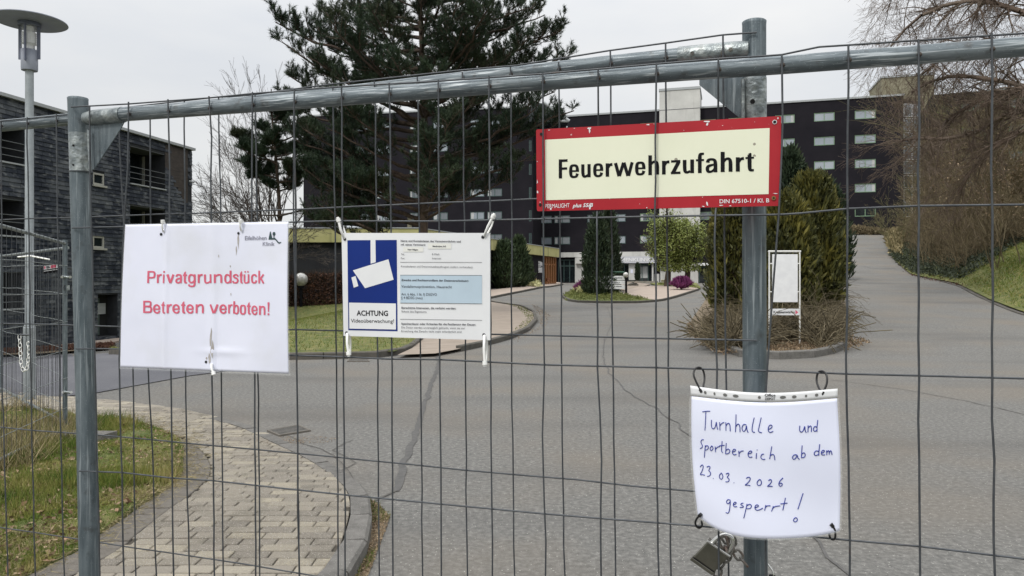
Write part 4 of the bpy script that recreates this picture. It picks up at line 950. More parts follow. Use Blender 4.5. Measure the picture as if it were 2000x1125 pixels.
for dx in (0, 425): GC += [[(510+dx,810,44),(508+dx,990,44),(517+dx,1020,38),(553+dx,1020,30)], [(510+dx,815,44),(526+dx,775,14)], [(465+dx,852,34),(553+dx,852,34)]]
GC += [[(605,836,42),(605,1030,42)], [(618,895,34),(640,850,36),(692,846,40)], [(1222,836,42),(1222,1032,42)], [(1235,890,32),(1275,848,36),(1345,848,38),(1357,905,42),(1357,1032,42)]]
GD = [[(-4,178,42),(-4,320,42),(6,362,38),(60,368,34),(110,335,32)], [(126,175,42),(126,368,42)], [(222,175,42),(222,368,42)], [(235,225,32),(275,186,36),(342,186,38),(353,240,42),(353,368,42)],
 [(556,95,42),(556,370,42)], [(545,235,30),(520,192,34),(465,184,36),(437,225,42),(437,320,42),(465,366,36),(520,358,34),(545,315,30)], [(722,228,34),(708,190,34),(660,183,32),(622,205,38),(632,245,36),(700,268,36),(718,305,38),(706,355,36),(660,366,32),(612,358,34),(610,318,32)],
 [(790,150,42),(790,335,42),(797,362,36),(824,360,30)], [(790,155,42),(802,110,14)], [(757,192,34),(824,192,34)], [(863,178,36),(863,320,36),(870,362,34),(920,368,32),(950,335,28)], [(954,175,36),(954,368,36)], [(880,103,30),(880,138,30)], [(941,103,30),(941,138,30)],
 [(1125,232,36),(1112,192,36),(1065,184,34),(1030,215,38),(1028,280,38),(1034,350,36),(1078,368,34),(1116,350,36),(1126,306,36)], [(1187,95,36),(1187,375,36)], [(1282,178,36),(1200,290,34)], [(1218,250,36),(1282,375,38)],
 [(124,838,42),(196,1032,42)], [(272,838,42),(210,1032,42)], [(522,841,38),(522,1037,38)], [(535,900,32),(552,856,34),(598,852,38)], [(638,768,38),(632,1040,38)], [(648,900,28),(670,862,32),(715,862,34),(730,950,36),(718,1035,34),(672,1045,32),(646,1005,28)],
 [(830,860,34),(788,868,38),(780,950,38),(788,1040,38),(832,1050,34),(874,1040,38),(882,950,38),(874,868,38),(830,860,34)], [(958,835,40),(958,1015,40),(966,1045,36),(1002,1045,30)], [(958,838,40),(974,790,12)], [(920,877,34),(1002,877,34)],
 [(1205,866,40),(1205,1067,40)], [(1218,920,30),(1245,884,34),(1296,888,36),(1304,940,36),(1304,1069,36)], [(1390,790,42),(1388,1000,20)], [(1388,1030,38),(1388,1072,38)]]
GD += e_(313,470,833,1043)+e_(1020,1152,856,1068,38)
ribbon_text(s1, Q1, F1, GC, 280, 520, 11.246, G['txtred']); ribbon_text(s1, Q1, F1, GD, 405, 520, 11.25, G['txtred'])
txt(s1, Q1, F1, 'Eifelhöhen', 483, 524, (469, 468.5), 8.5, G['faded'], .005); txt(s1, Q1, F1, 'Klinik', 517, 539, (480, 480), 8, G['faded'], .005)
lg = MB()
def poly_on(mb, Q, F, pts, m, d=.0008): mb.face([F(*uv(Q, x, y), d) for x, y in pts][::-1], m)
lx = lambda x: 470+x/22.22; ly = lambda y: 450+y/22.22
poly_on(lg, Q1, F1, [(lx(x), ly(y)) for x, y in ((1280, 400), (1340, 50), (1370, 50), (1430, 330), (1560, 330), (1700, 510), (1760, 515), (1800, 490), (1800, 540), (1720, 580), (1670, 550), (1550, 400))], G['logog'])
poly_on(lg, Q1, F1, [(lx(1505+60*math.cos(a)), ly(150+85*math.sin(a))) for a in np.linspace(0, 2*math.pi, 14)[:-1]], G['logog'])
poly_on(lg, Q1, F1, [(lx(1488), ly(220)), (lx(1522), ly(220)), (lx(1522), ly(340)), (lx(1488), ly(340))], G['logog'], .001)
lg.build('logo_print', s1)
mb = MB()
for (x, y, r) in ((319.5, 457.5, .0030), (470.5, 455.5, .0026), (409, 707, .0028)):
    c = F1(*uv(Q1, x, y), .0004); mb.tube([c, c+n1*.0008], r, G['dark'], 12)
mb.build('tie_hole', s1)
mb = MB(); rs = random.Random(4)
for (x, y, w_, h_) in ((418, 660, 3, 22), (421, 682, 3.5, 20), (416, 700, 3, 14), (454, 520, 1.6, 3), (455, 575, 1.5, 3), (432, 500, 1.3, 5), (470, 470, 2, 18), (466, 490, 1.5, 12), (410, 700, 2.5, 3)):
    pl = []
    for k in range(9): a = 2*math.pi*k/9; pl.append((x+w_*math.cos(a)*rs.uniform(.4, 1), y+h_*math.sin(a)*rs.uniform(.5, 1)))
    poly_on(mb, Q1, F1, pl, G['dirt'], .0005)
mb.build('stain', s1)
tie('white zip tie at the upper left hole of the large white notice', PA, (319, 452), (318, 433), .012, G['tie'], .003)
tie('white zip tie at the upper right hole of the large white notice', PA, (471, 450), (470, 433), .012, G['tie'], .003)
tie('white zip tie at the bottom hole of the large white notice', PA, (413, 712), (417, 729), .013, G['tie'], .0033)

# --- 2: CCTV notice
s2 = thing('cctv_sign', PA.hit(812, 560, OFFS), 'white and blue video surveillance board with a camera symbol, headed ACHTUNG', 'sign')
Q2 = [(667, 455), (957, 455), (957, 664.5), (671, 656)]
q2 = [PA.hit(x, y, OFFS) for x, y in Q2]; F2 = Fq(q2, n1)
plate('board', None, None, q2, .003, G['white'], s2)
def px2(mb, x0, y0, x1, y1, m, d=.0004): mb.face([F2(*uv(Q2, x, y), d) for x, y in ((x0, y1), (x1, y1), (x1, y0), (x0, y0))], m)
zx = lambda x: 640+x/3.308; zy = lambda y: 400+y/3.308
mb = MB(); poly_on(mb, Q2, F2, [(zx(x), zy(y)) for x, y in ((130, 229), (460, 227), (465, 817), (136, 810))], G['blue'], .0004); mb.build('blue_field', s2)
mb = MB(); W_ = G['white']
poly_on(mb, Q2, F2, [(zx(x), zy(y)) for x, y in ((287, 228), (320, 228), (322, 371), (288, 381))], W_, .0008)
poly_on(mb, Q2, F2, [(zx(x), zy(y)) for x, y in ((168, 424), (406, 352), (440, 484), (250, 539))], W_, .0008)
poly_on(mb, Q2, F2, [(zx(x), zy(y)) for x, y in ((158, 470), (186, 460), (205, 525), (174, 536))], W_, .0008); mb.build('camera_symbol', s2)
mb = MB(); poly_on(mb, Q2, F2, [(zx(x), zy(y)) for x, y in ((142, 632), (455, 638), (455, 806), (144, 800))], W_, .0008); mb.build('caption_field', s2)
T2 = lambda s, x0, x1, y, cap, bold=0., m=G['dgrey']: txt(s2, Q2, F2, s, zx(x0), zx(x1), (zy(y), zy(y)+(zx(x1)-zx(x0))*.012), cap/3.308, m, bold, d=.0013)
T2('ACHTUNG', 194, 404, 715, 34, .02, G['black']); T2('Videoüberwachung!', 155, 443, 760, 25, .0, G['black'])
mb = MB(); poly_on(mb, Q2, F2, [(zx(x), zy(y)) for x, y in ((483, 453), (1000, 455), (1000, 638), (484, 633))], G['lblue'], .0006); mb.build('light_blue_field', s2)
mb = MB()
for y0, y1 in ((370, 371), (453, 455), (634, 638), (738, 745)): poly_on(mb, Q2, F2, [(zx(483), zy(y0)), (zx(1000), zy(y1)), (zx(1000), zy(y1)+.7), (zx(483), zy(y0)+.7)], G['dgrey'], .0009)
mb.build('ruled_line', s2)
T2('Name und Kontaktdaten des Verantwortlichen und', 487, 870, 238, 12, .02); T2('ggf. seines Vertreters:', 487, 648, 262, 12, .02)
T2('Tel.:', 489, 514, 325, 12); T2('E-Mail:', 690, 737, 325, 12); T2('Fax:', 489, 514, 351, 12); T2('Internet:', 690, 748, 351, 12)
T2('Kontaktdaten und Datenschutzbeauftragten (sofern vorhanden):', 489, 945, 403, 12)
T2('Zwecke und Rechtsgrundlage der Datenverarbeitung:', 491, 918, 492, 13, .02); T2('Vandalismusprävention, Hausrecht', 491, 815, 535, 17)
T2('Art. 6 Abs. 1 lit. f) DSGVO', 491, 720, 585, 17); T2('§ 4 BDSG (neu)', 491, 628, 608, 17)
T2('Berechtigte Interessen, die verfolgt werden:', 492, 840, 671, 13, .02); T2('Schutz des Eigentums', 492, 654, 695, 13)
T2('Speicherdauer oder Kriterien für die Festlegung der Dauer:', 491, 963, 774, 13, .02); T2('Die Daten werden unverzüglich gelöscht, wenn sie zur', 491, 896, 798, 13); T2('Erreichung des Zwecks nicht mehr erforderlich sind.', 491, 878, 822, 13)
for i, (x0, y0, x1, y1, s) in enumerate(((503, 273, 633, 304, 'Herr Hilgers'), (663, 249, 810, 285, 'Medication AG'))):
    mb = MB(); poly_on(mb, Q2, F2, [(zx(x0), zy(y0)), (zx(x1), zy(y0)), (zx(x1), zy(y1)), (zx(x0), zy(y1))], G['cream'] if 0 else plain('label_strip', (.74, .74, .70), .5), .0007); mb.build('paper_strip', s2)
    T2(s, x0+30, x1-33, (y0+y1)/2+5, 9, .03)
mb = MB()
for x, y in ((674, 467), (944, 463), (677.5, 650), (946, 654)):
    c = F2(*uv(Q2, x, y), .0003); mb.tube([c, c+n1*.0006], .0030, G['dgrey'], 14); mb.tube([c+n1*.0002, c+n1*.0009], .0021, G['dark'], 12)
mb.build('tie_hole', s2)
tie('white zip tie at the top left corner of the surveillance board', PA, (672, 465), (661, 430), .012, G['tie'], .0034, tail=.006)
tie('long white zip tie at the top right corner of the surveillance board', PA, (946, 460), (963, 423), .012, G['tie'], .0034, tail=.006)
tie('white zip tie hanging from the bottom left corner of the surveillance board', PA, (678, 652), (681, 690), .012, G['tie'], .0036, tail=.006)
tie('white zip tie hanging from the bottom right corner of the surveillance board', PA, (946, 656), (947, 709), .012, G['tie'], .0036, tail=.006)

# --- 3: fire brigade access plate, between the two panels
O3 = -.006
s3 = thing('fire_access_sign', PA.hit(1287, 320, O3), 'red and cream metal plate reading Feuerwehrzufahrt with chipped edges', 'sign')
Q3 = [(1047, 253), (1526, 226.5), (1523, 402), (1048.5, 412.5)]
q3 = [PA.hit(x, y, O3) for x, y in Q3]; F3 = Fq(q3, n1)
mb = MB(); nseg = 5; rc = .02; out3 = []
for (cu_, cv, a0) in ((1-rc*.37, 1-rc, 0), (rc*.37, 1-rc, 90), (rc*.37, rc, 180), (1-rc*.37, rc, 270)):
    for k in range(nseg+1): a = math.radians(a0+90*k/nseg); out3.append((cu_+rc*.37*math.cos(a), cv+rc*math.sin(a)))
fr = [F3(u, v, 0) for u, v in out3]; bk = [F3(u, v, -.002) for u, v in out3]; no = len(out3)
mb.add(fr+bk, [tuple(range(no)), tuple(range(2*no-1, no-1, -1))]+[(i, i+no, (i+1) % no+no, (i+1) % no) for i in range(no)], G['red']); mb.build('plate', s3)
mb = MB(); poly_on(mb, Q3, F3, [(1066, 273), (1505, 250), (1503, 379), (1067.5, 391)], G['cream'], .0004); mb.build('cream_field', s3)
z6 = lambda x: 1000+x/3.3333; z7 = lambda y: 150+y/3.3333
def T3(s, x0, x1, y0, y1, cap, bold, m, **k): return txt(s3, Q3, F3, s, x0, x1, (y0, y1), cap, m, bold, d=.0008, **k)
ribbon_text(s3, Q3, F3, GA, 1085, 290, 10, G['black']); ribbon_text(s3, Q3, F3, GB, 1285, 280, 10, G['black'])
T3('PERMALIGHT', z6(223), z6(392), z7(856), z7(850), 8.5, .0, G['white']); T3('plus 55/B', z6(413), z6(553), z7(850), z7(846), 7.5, .02, G['white'], shear=.25)
T3('DIN 67510-1 / Kl. B', z6(1377), z6(1680), z7(823), z7(817), 8, .01, G['white'])
mb = MB(); rs = random.Random(11)
def chip(x, y, w_, h_, m=G['white'], k=9):
    pl = [(x+w_*math.cos(2*math.pi*i/k)*rs.uniform(.35, 1), y+h_*math.sin(2*math.pi*i/k)*rs.uniform(.35, 1)) for i in range(k)]
    pl = [(min(max(a, 1049), 1521), min(max(b, 254.5-(a-1047)*.055), 411-(a-1047)*.021)) for a, b in pl]; poly_on(mb, Q3, F3, pl, m, .0007)
for x, y, w_, h_ in ((1158, 250, 6, 3), (1159, 256, 2.5, 9), (1389, 237, 6.5, 3), (1390, 242, 2.5, 6), (1277, 243, 5, 2), (1288, 241, 3, 1.5), (1128, 250, 2, 1.2), (1075, 254, 3, 1), (1078, 408, 3, 2.5), (1160, 405, 2.6, 6), (1135, 411, 4, 1.5), (1147, 411, 3, 1.2), (1390, 398, 2.6, 6), (1383, 403, 4, 1.4), (1274, 406, 1.4, 3.5), (1416, 401, 5, 1.2), (1433, 402, 3, 1), (1049.5, 355, 2, 5), (1050, 375, 2.5, 4), (1049, 316, 1.2, 2), (1515, 378, 6, 1), (1520, 231, 3, 3), (1056, 395, 1.3, 1.3), (1122, 262, .9, .9), (1200, 388, .8, .8), (1346, 254, 1, .8), (1419, 245, 1.2, .8), (1381, 385, .9, 1.2), (1260, 398, .8, .8), (1478, 238, .9, .7)): chip(x, y, w_, h_)
mb.build('paint_chip', s3)
mb = MB(); c = F3(*uv(Q3, 1514, 238.5), .0003); mb.tube([c, c+n1*.001], .0036, G['white'], 14); mb.tube([c, c+n1*.0014], .0026, G['dark'], 14)
c = F3(*uv(Q3, 1512, 387), .0003); mb.tube([c, c+n1*.0016], .0034, plain('brass_rivet', (.22, .16, .06), .4, .6), 14); mb.tube([c, c+n1*.002], .0016, G['dark'], 12)
for x, y in ((1058, 262), (1056, 400)): c = F3(*uv(Q3, x, y), .0003); mb.tube([c, c+n1*.0009], .0026, G['dark'], 12)
mb.build('screw_hole', s3)

# --- 4: handwritten sheet in a punched sleeve
s4 = thing('handwritten_sign', PA.hit(1495, 900, .03), 'white sheet in a clear punched sleeve with handwriting in blue ink, bulging over the post', 'sign')
def off4(u): return .014+.030*math.sin(math.pi*min(1, max(0, u)))**1.2
TOP4 = [(1348, 753), (1385, 758), (1430, 764), (1490, 767), (1550, 766), (1600, 762), (1636, 759)]
T4B = [(1349.5, 774), (1385, 778), (1430, 783), (1490, 786), (1550, 785), (1600, 781), (1636, 778)]
BOT4 = [(1362, 1006), (1385, 1024), (1410, 1038), (1445, 1047), (1490, 1051.5), (1540, 1052), (1590, 1047), (1641, 1036)]
def curve(C_, t):
    xs = np.linspace(0, 1, len(C_)); return float(np.interp(t, xs, [c[0] for c in C_])), float(np.interp(t, xs, [c[1] for c in C_]))
from functools import lru_cache
def smooth_curve(C_):
    xs = np.linspace(0, 1, len(C_)); deg = 4; a = np.polyfit(xs, [c[0] for c in C_], deg); b = np.polyfit(xs, [c[1] for c in C_], deg); xx = [c[0] for c in C_]; pb = np.polyfit(np.array(xx)-xx[0], [c[1] for c in C_], 4); return lambda t: (xx[0]+(xx[-1]-xx[0])*t, float(np.polyval(pb, (xx[-1]-xx[0])*t)))
cT, cTB, cB = smooth_curve(TOP4), smooth_curve(T4B), smooth_curve(BOT4)
def bulgeL(v): return -4*math.sin(math.pi*v)*0-3*(v)
def F4px(u, v):
    a = cTB(u); b = cB(u); return a[0]*v+b[0]*(1-v)+(1-u)*(-5*math.sin(math.pi*v))+u*(4*math.sin(math.pi*v)), a[1]*v+b[1]*(1-v)
def F4inv(x, y):
    u, v = .5, .5
    for _ in range(40):
        a, b = F4px(u, v); u += (x-a)/285; v -= (y-b)/255
    return u, v
def F4(u, v, d=0.):
    """v 0 bottom .. 1 top of the paper"""
    px, py = F4px(u, v)
    return PA.hit(px, py, off4(u)+d+.0012*math.sin(v*9+u*3))
def F4t(u, v, d=0.):
    a = cT(u); b = cTB(u); return PA.hit(a[0]*v+b[0]*(1-v), a[1]*v+b[1]*(1-v), off4(u)+d+.0012*math.sin(9+u*3))
sheet_obj('sheet', F4, 48, 36, G['paper2'], s4, .004, .996)
sheet_obj('punched_strip', F4t, 48, 3, G['white'], s4, 0, 1, .08, 1)
mb = MB()
for i in range(30):
    a, b = i/30, (i+1)/30; mb.face([F4(a, -.012, .0006), F4(b, -.012, .0006), F4(b, .0, .0006), F4(a, .0, .0006)], G['clear'], True); mb.face([F4(-.01, a, .0006), F4(.004, a, .0006), F4(.004, b, .0006), F4(-.01, b, .0006)], G['clear'], True)
    mb.face([F4(.996, a, .0006), F4(1.008, a, .0006), F4(1.008, b, .0006), F4(.996, b, .0006)], G['clear'], True)
mb.build('sleeve_edge', s4)
mb = MB()
for zx_, wv, hv in ((203, 7, 8), (251, 5, 8), (306, 11, 8), (361, 15, 8), (484, 8, 8), (606, 16, 8), (665, 12, 8), (726, 6, 7), (781, 9, 8), (181, 5, 4)):
    px = 1300+zx_/2.6475; u = (px-1348)/288
    pts_ = []
    for k in range(14):
        a = 2*math.pi*k/14; pts_.append(F4t(u+wv/2.6475*math.cos(a)/288, .52+hv/2.6475*math.sin(a)/20, .0008))
    mb.face(pts_, plain('punch_hole', (.14, .14, .135), .8))
mb.build('punch_hole', s4)
txa = lambda s, u0, u1, v, hh: text_mesh(s, G['black'], lambda u, vv, d: F4t(u, vv, .0012), u0, u1, v, v+hh, .02, s4)
txa('Office', .505, .578, .62, .30); txa('DEPOT', .507, .575, .26, .26)
ST = {'T': [[(208,277),(206,330),(203,372)], [(190,276),(210,273),(230,273)]], 'u1': [[(237,318),(236,350),(242,366),(256,360),(263,322),(264,350),(270,368)]], 'r1': [[(279,330),(281,372)], [(281,348),(291,334),(303,331)]],
 'n1': [[(311,330),(312,374)], [(312,348),(324,332),(333,342),(334,376)]], 'h1': [[(364,290),(363,340),(361,380)], [(361,356),(374,336),(384,346),(385,381)]], 'a1': [[(417,343),(402,340),(393,360),(402,381),(414,370),(418,342),(420,370),(427,384)]],
 'l1': [[(458,306),(448,350),(446,380),(462,382)]], 'l2': [[(494,306),(484,350),(478,380),(498,384)]], 'e1': [[(529,368),(548,360),(552,347),(541,342),(530,356),(531,378),(543,384),(556,376)]],
 'u2': [[(694,348),(692,372),(700,383),(713,374),(720,345),(721,372),(727,384)]], 'n2': [[(737,346),(736,382)], [(737,360),(749,346),(755,356),(754,380)]], 'd2': [[(787,318),(783,350),(783,379)], [(783,356),(770,350),(763,366),(770,380),(783,370)]],
 'S': [[(197,420),(186,420),(181,434),(190,448),(190,461),(178,466)]], 'p': [[(205,450),(200,512)], [(203,460),(214,448),(223,458),(216,472),(203,474)]], 'o': [[(238,452),(228,466),(235,479),(246,468),(243,455),(237,452)]], 'r2': [[(256,456),(258,484)], [(258,470),(268,457),(280,456)]],
 't': [[(292,428),(288,480),(295,487)], [(277,452),(304,449)]], 'b': [[(313,438),(310,494)], [(311,478),(322,466),(334,476),(328,491),(311,494)]], 'e2': [[(344,484),(361,480),(362,470),(350,469),(343,486),(352,500),(366,496)]], 'r3': [[(378,478),(380,508)], [(380,492),(390,479),(403,478)]],
 'e3': [[(424,494),(444,490),(447,480),(435,477),(424,494),(432,513),(448,509)]], 'i': [[(470,490),(468,518)], [(473,472),(473,475)]], 'c': [[(509,495),(497,495),(491,511),(500,523),(515,521)]], 'h2': [[(549,455),(543,490),(538,520)], [(540,505),(552,494),(563,502),(565,526)]],
 'a3': [[(679,499),(664,497),(654,512),(663,525),(676,512),(681,497),(684,516),(693,522)]], 'b3': [[(706,450),(702,513)], [(703,496),(715,485),(724,497),(718,512),(702,513)]],
 'd3': [[(797,444),(793,480),(792,502)], [(792,481),(778,476),(766,490),(774,504),(792,496)]], 'e4': [[(804,491),(820,484),(822,476),(812,474),(804,487),(808,500),(824,498)]], 'm': [[(832,476),(834,500)], [(834,488),(840,475),(846,480),(846,498)], [(846,488),(853,475),(858,482),(861,498)]],
 '2a': [[(179,562),(187,548),(196,556),(190,580),(177,603),(190,600),(203,604)]], '3a': [[(213,562),(224,556),(232,563),(221,580),(234,590),(230,607),(215,610)]], 'd1': [[(246,619),(247,621)]], '0a': [[(289,592),(277,604),(279,620),(290,627),(298,610),(289,592)]], '3b': [[(312,598),(326,591),(328,603),(316,614),(330,624),(326,638),(310,638)]], 'd4': [[(353,642),(354,644)]],
 '2b': [[(417,620),(429,612),(440,620),(430,640),(407,657),(424,654),(438,658)]], '0b': [[(484,626),(472,640),(475,656),(489,658),(498,643),(491,627),(484,626)]], '2c': [[(532,632),(543,624),(550,634),(540,650),(523,663),(540,660),(553,662)]], '6': [[(607,618),(592,632),(584,650),(591,663),(604,656),(602,644),(589,647)]],
 'g': [[(335,733),(322,728),(313,742),(321,754),(334,742),(335,733),(332,780),(324,803),(311,796)]], 'e5': [[(348,757),(364,752),(366,744),(355,742),(349,756),(354,768),(369,766)]], 's': [[(402,748),(390,750),(388,758),(402,762),(402,770),(384,771)]], 'p2': [[(421,752),(413,790),(404,826)], [(420,762),(435,752),(446,762),(438,777),(419,777)]],
 'e6': [[(460,773),(480,766),(480,758),(468,756),(459,772),(470,787),(488,782),(503,774)]], 'r4': [[(518,758),(512,787)], [(516,770),(526,761),(542,762)]], 'r5': [[(557,764),(548,791)], [(554,776),(564,765),(592,762)]], 't2': [[(620,721),(606,785)], [(594,752),(630,748)]],
 '!': [[(711,697),(697,740),(684,780)]], 'oo': [[(672,823),(662,830),(662,843),(672,846),(682,838),(681,826),(672,823)]]}
def chaikin(P):
    for _ in range(2):
        Q_ = [P[0]]
        for a, b in zip(P[:-1], P[1:]): Q_ += [(a[0]*.75+b[0]*.25, a[1]*.75+b[1]*.25), (a[0]*.25+b[0]*.75, a[1]*.25+b[1]*.75)]
        Q_.append(P[-1]); P = Q_
    return P
WORDS = ('T u1 r1 n1 h1 a1 l1 l2 e1', 'u2 n2 d2', 'S p o r2 t b e2 r3 e3 i c h2', 'a3 b3', 'd3 e4 m', '2a 3a d1 0a 3b d4', '2b 0b 2c 6', 'g e5 s p2 e6 r4 r5 t2', '! oo')
for wd_ in WORDS:
    mb = MB()
    for key in wd_.split():
        for st in ST[key]:
            st = chaikin(st) if len(st) > 2 else st; mb.tube([F4(*F4inv(1300+x/2.6475, 700+y/2.6475), .0006) for x, y in st], .00072, G['ink'], 5)
    mb.build('handwritten_word', s4)
# black cable ties of the sleeve
def loop(label, pxs, offs, m=G['tieb'], r=.0017, tail=None):
    P_ = [PA.hit(x, y, o) for (x, y), o in zip(pxs, offs)]; root = thing('cable_tie', P_[0], label, 'cable tie'); Pc = []
    pp = chaikin([(p.x, p.z) for p in P_]); py_ = chaikin([(p.y, 0) for p in P_]); mb = MB(); mb.tube([Vector((a[0], b[0], a[1])) for a, b in zip(pp, py_)], r, m, 8); mb.build('strap', root)
    d = (P_[0]-P_[1]).normalized(); mb = MB(); mb.tube([P_[0]-d*.003, P_[0]+d*.003], r*1.8, m, 6); mb.build('buckle', root)
loop('black cable tie looping from the upper left of the handwritten sheet to the wire', [(1369, 763), (1359, 745), (1353, 728), (1361, 716), (1373, 720), (1377, 738), (1373, 756), (1376, 763)], [.018, .016, .012, .004, -.004, -.004, .006, .014])
loop('black cable tie looping from the upper right of the handwritten sheet to the wire', [(1606, 768), (1615, 752), (1616, 735), (1609, 724), (1597, 726), (1594, 744), (1600, 760), (1606, 766)], [.018, .016, .012, .004, -.004, -.004, .006, .014])
loop('short black cable tie at the lower left corner of the handwritten sheet', [(1367.5, 1006), (1361, 1012), (1357, 1022), (1362, 1031), (1368, 1031), (1372, 1026), (1370, 1018)], [.018, .014, .008, .0, -.004, .004, .012])
loop('short black cable tie at the lower right corner of the handwritten sheet', [(1625, 1026), (1631, 1034), (1632, 1050), (1628, 1055), (1621, 1051), (1619, 1040)], [.018, .016, .010, .002, -.004, .006])

# --- padlock and chain
OL = -.022
pl_ = thing('padlock', PA.hit(1386, 1086, OL), 'heavy grey steel padlock hanging tilted on the chain left of the right post', 'padlock')
e0 = PA.hit(1352, 1089, OL); e1 = PA.hit(1384, 1055, OL); e2 = PA.hit(1426, 1084, OL); e3 = e0+(e2-e1)
ax = (e1-e0); bx = (e2-e1); nl = Vector((PA.n[0], PA.n[1], 0)); nl = (nl+Vector((-.15, 0, .1))).normalized()
def FL(a, b, c): return e0+ax*a+bx*b+nl*(c*.020-.010)
def rbox(name, a, b, c, m, be=.05):
    mb = MB(); a0, a1 = a; b0, b1 = b; c0, c1 = c
    lv = [(c0, be), (c0+be*1.2, 0), (c1-be*1.2, 0), (c1, be)]; rings = []
    for cc, ins in lv: rings.append([FL(a0+ins, b0+ins, cc), FL(a1-ins, b0+ins, cc), FL(a1-ins, b1-ins, cc), FL(a0+ins, b1-ins, cc)])
    vs = [p for r in rings for p in r]; fs = [(3, 2, 1, 0), (12, 13, 14, 15)]
    for i in range(3):
        for k in range(4): fs.append((i*4+k, i*4+(k+1) % 4, i*4+4+(k+1) % 4, i*4+4+k))
    mb.add(vs, fs, m); return mb.build(name, pl_)
rbox('body', (.10, 1), (0, 1), (0, 1), G['steel']); rbox('base_plate', (-.06, .075), (-.02, 1.02), (-.04, 1.04), G['steel'], .02); rbox('seam', (.07, .11), (.03, .97), (.03, .97), G['black'], .01)
rbox('top_flange', (.97, 1.05), (-.03, 1.03), (-.05, 1.05), G['chrome'], .02)
mb = MB(); R = []
for k in range(13):
    t = math.pi*k/12; R.append(FL(1.0+.55*math.sin(t)+.1, .5-.33*math.cos(t), .5))
R = [FL(.9, .17, .5)]+R+[FL(.9, .83, .5)]; mb.tube(R, .0042, G['chrome'], 12); mb.build('shackle', pl_)
ch = thing('rusty_chain', PA.hit(1420, 1060, -.03), 'short rusty steel chain round the right post, held by the padlock', 'chain')
def chain_px(pts, offs, n, w, r):
    P_ = [PA.hit(x, y, o) for (x, y), o in zip(pts, offs)]; cum = [0]
    for a, b in zip(P_[:-1], P_[1:]): cum.append(cum[-1]+(b-a).length)
    for i in range(n): link_at(along(P_, cum, cum[-1]*i/n), along(P_, cum, cum[-1]*(i+1)/n), G['rust'], ch, w, r, alt=i % 2, n=8)
chain_px([(1412, 1042), (1424, 1062), (1436, 1076), (1452, 1098), (1458, 1104)], [-.035, -.03, -.03, -.035, -.04], 4, .013, .0022)
chain_px([(1428, 1048), (1433, 1064), (1424, 1082), (1417, 1094), (1402, 1112), (1398, 1145)], [-.03, -.03, -.028, -.03, -.03, -.03], 6, .013, .0022)
chain_px([(1410, 1048), (1417, 1070), (1420, 1090)], [-.012, -.018, -.024], 2, .013, .0022)
mb = MB(); mb.tube([PB.hit(1500, 1102, -.02), PB.hit(1509, 1114, -.015), PB.hit(1511, 1128, -.015)], .0016, G['chrome'], 8); mb.tube([PB.hit(1508, 1124, -.015), PB.hit(1508, 1150, -.015)], .006, G['black'], 8)
mb.build('wire_clip', loc=PB.hit(1505, 1110, -.02), label='small wire clip with black end sticking out right of the right post', cat='clip')
print('fence done')
# ================================================================= buildings
class Facade:
    """vertical wall from A to B (world xy) ; s metres along, z up, d metres outwards (towards the camera side)"""
    def __init__(s, A, B):
        s.A = Vector(A); s.B = Vector(B); s.L = (s.B-s.A).length; s.dr = (s.B-s.A)/s.L; s.n = Vector((s.dr.y, -s.dr.x))
    def __call__(s, t, d, z): q = s.A+s.dr*t+s.n*d; return Vector((q.x, q.y, z))
    def hit(s, px, py, off=0.):
        q, _, c = ray(px, py); A = s.A+s.n*off; den = s.n.x*q+s.n.y; Y = (s.n.dot(A))/den; P = Vector((q*Y, Y)); return (P-A).dot(s.dr), EYE+c*Y
    def s(s_, px): return s_.hit(px, 547)[0]
def wall_holes(mb, F, s0, s1, z0, z1, holes, m, dep=.2, mr=None):
    ss = sorted(set([s0, s1]+[min(max(v, s0), s1) for h_ in holes for v in h_[:2]])); zs = sorted(set([z0, z1]+[min(max(v, z0), z1) for h_ in holes for v in h_[2:4]]))
    for i in range(len(ss)-1):
        for j in range(len(zs)-1):
            cs, cz = (ss[i]+ss[i+1])/2, (zs[j]+zs[j+1])/2
            if any(h_[0] < cs < h_[1] and h_[2] < cz < h_[3] for h_ in holes): continue
            mb.face([F(ss[i], 0, zs[j]), F(ss[i+1], 0, zs[j]), F(ss[i+1], 0, zs[j+1]), F(ss[i], 0, zs[j+1])], m)
    for a, b, c, d in [h_[:4] for h_ in holes]:
        for p in ([(a, c), (b, c)], [(b, c), (b, d)], [(b, d), (a, d)], [(a, d), (a, c)]):
            mb.face([F(p[0][0], 0, p[0][1]), F(p[1][0], 0, p[1][1]), F(p[1][0], -dep, p[1][1]), F(p[0][0], -dep, p[0][1])], mr or m)
def window(root, F, a, b, c, d, dep, mf, mg, muls=(.5,), fw=.07, curt=None, name='window'):
    mb = MB()
    for (x0, x1, z0, z1) in ((a, b, c, c+fw), (a, b, d-fw, d), (a, a+fw, c+fw, d-fw), (b-fw, b, c+fw, d-fw)): mb.obox(F, (x0, x1), (-dep-.02, -dep+.06), (z0, z1), mf)
    for u in muls: x = a+(b-a)*u; mb.obox(F, (x-fw*.5, x+fw*.5), (-dep-.02, -dep+.055), (c+fw, d-fw), mf)
    w_ = mb.build(name, root); mb = MB(); mb.obox(F, (a+fw*.5, b-fw*.5), (-dep-.01, -dep+.012), (c+fw*.5, d-fw*.5), mg); mb.build('pane', w_)
    if curt:
        mb = MB()
        for u0, u1 in curt: mb.obox(F, (a+(b-a)*u0+fw, a+(b-a)*u1-fw*.4), (-dep+.014, -dep+.02), (c+fw, d-fw), G['curtain'])
        mb.build('curtain', w_)
    return w_
